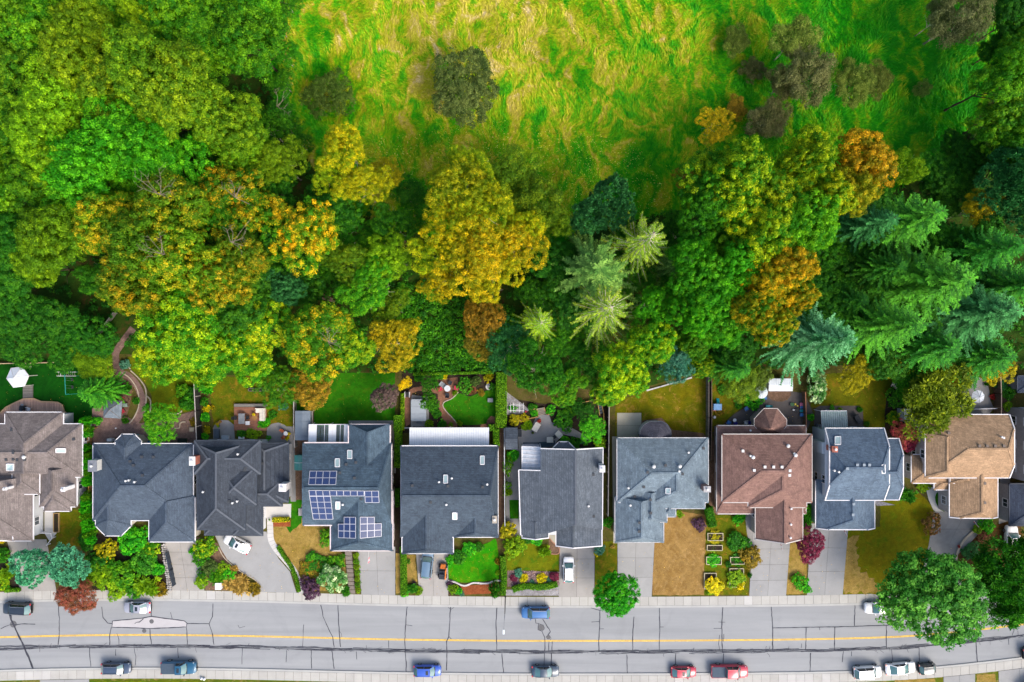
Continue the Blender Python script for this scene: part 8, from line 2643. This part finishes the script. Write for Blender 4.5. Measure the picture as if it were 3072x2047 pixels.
for i,(pts_,lab) in enumerate((([(1545,1264),(1563,1261)],'short honey timber rail left of the golden dome bush'),([(1583,1256),(1613,1250)],'honey timber rail left of the steps'),([(1593,1229),(1610,1225)],'upper honey timber rail by the steps'),([(1641,1244),(1656,1240)],'honey timber rail right of the steps'),([(1690,1218),(1722,1212)],'grey timber rail on the terraced bank'),([(1742,1208),(1805,1195)],'long honey timber rail at the top of the bank'),([(1810,1240),(1811,1285)],'upright honey timber rail on the boundary'))):
    fence(lab,pts_,.5,W_CEDAR,HONEY,2.2,'timber_edging')
# brown house yard
t = thing('playhouse','blue plastic playhouse with turquoise slide by the long fence','playhouse',P(2152,1220))
a,b_ = P(2142,1213,1.1),P(2164,1230,1.1)
for (xx,yy) in ((a[0],a[1]),(b_[0],a[1]),(a[0],b_[1]),(b_[0],b_[1])):
    MB().box(xx - .06,xx + .06,yy - .06,yy + .06,0,1.1).build('post',BLUEP,t)
MB().box(a[0] - .05,b_[0] + .05,b_[1] - .05,a[1] + .05,1.1,1.18).build('roof',plain('play_blue',S(120,170,220,.6),.4),t)
MB().box(a[0],b_[0],b_[1],a[1],.45,.5).build('floor',BLUEP,t)
p0,p1 = P(2155,1212,.5),P(2153,1196,.1)
MB().bar((p0[0],p0[1],.5),(p1[0],p1[1],.12),.45,.06).build('slide',TEALP,t)
boxy('orange toy bin below the blue playhouse','bin','toy_bin',(2139,1227,2147,1234),.03,.4,plain('orange_plastic',S(214,120,70,.6),.5))
chair(2239,1226,30,BLUEP,'bright blue chair beside the leafy green bush',.55)
chair(2186,1268,60,BLUEP,'royal blue folding chair left of the turret',.55)
table(2204,1261,.28,WHITEM,'small round white table left of the turret',.6)
chair(2206,1271,100,plain('royal_blue',S(40,40,140,.6),.6),'navy blue folding chair beside the small white table',.55)
chair(2237,1269,-90,WHITEM,'white plastic chair against the brown house',.5)
boxy('royal blue crate against the brown house','crate','plastic_crate',(2244,1264,2253,1274),.03,.5,plain('royal_blue',S(40,40,140,.6)))
boxy('grey basket beside the blue crate','basket','laundry_basket',(2254,1266,2262,1274),.03,.4,GREYM)
t = lounger(2306,1219,0,TEALP,'teal kayak shaped float above the turret',1.0,.35)
chair(2249,1171,75,WOODF,'brown wooden bench on the patchy lawn',.85,name='garden_bench')
x,y,_ = P(2228,1155,.3)
t = thing('fire_pit','round dark fire pit on the patchy lawn','fire pit',(x,y,.03))
MB().lathe((0,0,0),[(.55,0),(.6,.3),(.45,.32),(.4,.15)],14).build('ring',DARKM,t,local=True)
MB().tube([(-.3,-.2,.2),(.3,.25,.3)],.06,6).build('log',BARK_PALE,t,local=True)
for (px_,py_,m_,r_,lab,nm) in ((2380,1230,WHITEM,.19,'white ball on the dark patio','ball'),(2143,1252,WHITEM,.25,'white round tub by the long fence','ball')):
    x,y,_ = P(px_,py_,r_)
    t = thing('play_ball',lab,'ball',(x,y,.035))
    MB().lathe((0,0,r_),[(r_ * math.sin(math.pi * k / 8) + .002,-r_ * math.cos(math.pi * k / 8)) for k in range(9)],12).build('ball',m_,t,local=True,smooth=True)
    MB().lathe((0,0,r_),[(r_ * 1.01,-.02),(r_ * 1.01,.02)],12).build('band',GREYM,t,local=True)
for (r,m1,m2,lab,nm) in (((2400,1209,2412,1218),PINKP,PINKP,'pink toy kitchen on the dark patio','toy_kitchen'),((2400,1219,2409,1226),RED,BLUEP,'red and blue toy car on the dark patio','toy_car'),((2400,1229,2410,1237),BLUEP,TEALP,'turquoise toy tub on the dark patio','toy_tub'),((2401,1240,2411,1250),BLUEP,BLUEP,'blue toy box on the dark patio','toy_box'),((2372,1209,2382,1219),WHITEM,GREENP,'white framed green toy goal on the dark patio','toy_goal'),((2384,1211,2389,1216),YELP,YELP,'yellow toy bucket on the dark patio','toy_bucket'),((2391,1216,2395,1220),YELP,YELP,'second yellow toy bucket near the pink kitchen','toy_bucket'),((2387,1227,2398,1237),WHITEM,M_BLACK,'black and white chequered toy rug block','toy_rug')):
    boxy(lab,'toy',nm,r,.04,.42,m1,m2)
boxy('blue cushion beside the white parasol','cushion','cushion',(2291,1191,2301,1199),.04,.3,BLUEP)
# steel blue house yard
t = lounger(2573,1257,125,DARKM,'covered dark recliner beside the greenish patio cover',1.6,.8)
lounger(2684,1157,150,CREAM,'white slatted lounge chair above the round hedge ball',1.4,.8,frame=WHITEM)
x,y,_ = P(2457,1278,.6)
t = thing('rain_barrel','grey rain barrel at the corner of the greenish patio cover','barrel',(x,y,.03))
MB().lathe((0,0,0),[(.28,0),(.33,.4),(.28,.85),(.26,.88),(.03,.9)],14).build('barrel',GREYM,t,local=True,smooth=True)
MB().lathe((0,0,0),[(.30,.84),(.30,.89)],14).build('hoop',M_RIM,t,local=True)
# front things
boxy('white utility box at the pavement by the dry grasses','utility box','utility_box',(645,1750,663,1770),.02,.9,WHITEM)
def flag(label,px,py,z,dx,dy,cols,group=None,pole=1.4):
    """flag on an angled pole fixed to a house front"""
    p0 = Vector(P(px,py,z))
    t = thing('flag',label,'flag',(p0.x,p0.y,0),0,group)
    p1 = p0 + Vector((dx,dy,.5)).normalized() * pole
    MB().tube([p0,p1],.02,5).build('pole',M_WHITE,t)
    d = (p1 - p0).normalized()
    for i,m_ in enumerate(cols):
        a = p1 - d * .85 * (i / len(cols)); b = p1 - d * .85 * ((i + 1) / len(cols))
        s_ = Vector((.12,.03,-.6))
        a2,b2 = a + s_ + Vector((.05 * math.sin(i * 2),0,0)),b + s_ + Vector((.05 * math.sin(i * 2 + 2),0,0))
        MB().add([a,b,b2,a2],[(0,1,2,3)]).build('stripe',m_,t)
    return t
FR,FW = plain('flag_red',S(214,40,60,.75),.7),plain('flag_white',S(238,236,238,.75),.7)
flag('red and white flag on a pole at the steel blue house garage',2532,1583,2.6,.15,-1,[FR,FW,FR])
flag('small red and white flag at the brown house garage',2344,1632,3.6,0,-1,[FR,FW,FR],pole=1.0)
flag('red white flag at the tan house garage corner',2922,1563,2.0,.5,-1,[FR,FW,FR],pole=1.1)
t = flag('pink and white flag on a long pole over the solar house driveway',1107,1652,3.2,0,-1,[plain('flag_pink',S(236,150,160,.7),.7),FW,plain('flag_pink',S(236,150,160,.7))],pole=2.0)
# street lamp: black post with a long arm and pale lantern
b0 = P(1516,1789)
t = thing('street_lamp','black street lamp post with arm reaching over the road','street lamp',(b0[0],b0[1],0))
MB().lathe((b0[0],b0[1],0),[(.14,0),(.14,.3),(.09,.4),(.06,7.0)],10).build('post',plain('lamp_black',(.02,.02,.022,1),.4),t)
hd = P(1511,1890,7.6)
MB().tube([(b0[0],b0[1],6.9),(b0[0] - .05,b0[1] - .6,7.5),(hd[0],hd[1],7.6)],[.05,.045,.035],6).build('arm',GREYM,t)
e = P(1511,1903,7.6)
MB().box(hd[0] - .14,hd[0] + .14,e[1],hd[1],7.52,7.68).build('lantern',plain('lantern',S(225,235,240,.75),.3),t)
# ride on mower like vehicle: orange and black side by side
x,y,_ = P(1328,1714,.6)
t = thing('utility_vehicle','small orange and black off road buggy beside the bright lawn','buggy',(x,y,.05),math.radians(86))
ORG = paint_mat('paint_orange',S(240,130,20,.75))
MB().prism([(-1.25,-.55),(1.1,-.55),(1.3,-.3),(1.3,.3),(1.1,.55),(-1.25,.55)],.32,.58).build('chassis',M_BLACK,t,local=True)
MB().add([(.5,-.5,.58),(1.2,-.35,.58),(1.2,.35,.58),(.5,.5,.58),(.5,-.42,.95),(1.1,-.3,.78),(1.1,.3,.78),(.5,.42,.95)],[(0,1,5,4),(1,2,6,5),(2,3,7,6),(3,0,4,7),(4,5,6,7)]).build('bonnet',ORG,t,local=True)
MB().box(-1.2,.6,-.62,-.42,.56,.92).build('side_panel',ORG,t,local=True)
MB().box(-1.25,-.45,-.42,.52,.6,.78).build('cargo_bed',DARKM,t,local=True)
for sy in (-.22,.25):
    MB().box(-.35,.1,sy - .2,sy + .2,.58,.8).build('seat',plain('seat_slate',S(70,78,96,.5),.7),t,local=True)
    MB().box(-.45,-.352,sy - .2,sy + .2,.58,1.2).build('backrest',plain('seat_slate',S(70,78,96,.5)),t,local=True)
cage = MB()
for sy in (-.5,.5):
    cage.tube([(.55,sy,.9),(.25,sy * .85,1.7),(-.5,sy * .85,1.7),(-.6,sy,.6)],.035,6)
for xx in (.25,-.5):
    cage.tube([(xx,-.43,1.7),(xx,.43,1.7)],.035,6)
cage.build('roll_cage',M_BLACK,t,local=True)
for wx in (.8,-.85):
    for sd in (-1,1):
        n = 14
        v = [(wx + .31 * math.cos(2 * math.pi * k / n),sd * (.5 + yy),.31 + .31 * math.sin(2 * math.pi * k / n)) for yy in (0,.22) for k in range(n)]
        w_ = MB().add(v,[(k,(k + 1) % n,n + (k + 1) % n,n + k) for k in range(n)] + [tuple(range(n)),tuple(range(n,2 * n))]).build('wheel',M_TYRE,t,local=True)
        MB().add([(wx + .17 * math.cos(2 * math.pi * k / n),sd * .725,.31 + .17 * math.sin(2 * math.pi * k / n)) for k in range(n)],[tuple(range(n))]).build('rim',M_RIM,w_,local=True)
# white van hidden behind the cypresses
car(3035,1622,90,'suv',PAINT['white'],'white van parked under the cypresses by the dark grey house',name='van',z=.05,L_=4.8)
# porch steps of the taupe house
t = thing('porch_rail','white curved porch railing of the taupe house','railing',P(150,1600))
for a_,c_ in (((122,1600),(152,1600)),((152,1600),(156,1615)),((156,1615),(140,1636))):
    MB().bar(P(*a_,.9),P(*c_,.9),.10,.08).build('rail',M_WHITE,t)
    MB().bar(P(*a_,.3),P(*c_,.3),.06,.06).build('rail',M_WHITE,t)
for a_ in ((122,1600),(152,1600),(156,1615),(140,1636)):
    q = P(*a_,.9)
    MB().box(q[0] - .06,q[0] + .06,q[1] - .06,q[1] + .06,0,1.0).build('post',M_WHITE,t)
# rocks and bins near the pavement across the road
for i,(x,y) in enumerate(((606,2034),(614,2036))):
    X,Y = P2(x,y)
    t = thing('rubbish_bag','white rubbish bag left on the far pavement','bag',(X,Y,.012),0,'white rubbish bags')
    MB().lathe((0,0,0),[(.16,0),(.24,.12),(.22,.28),(.08,.36),(.04,.44)],9).build('bag',WHITEM,t,local=True,smooth=True)
    MB().lathe((0,0,0),[(.05,.36),(.05,.39)],8).build('tie',GREYM,t,local=True)
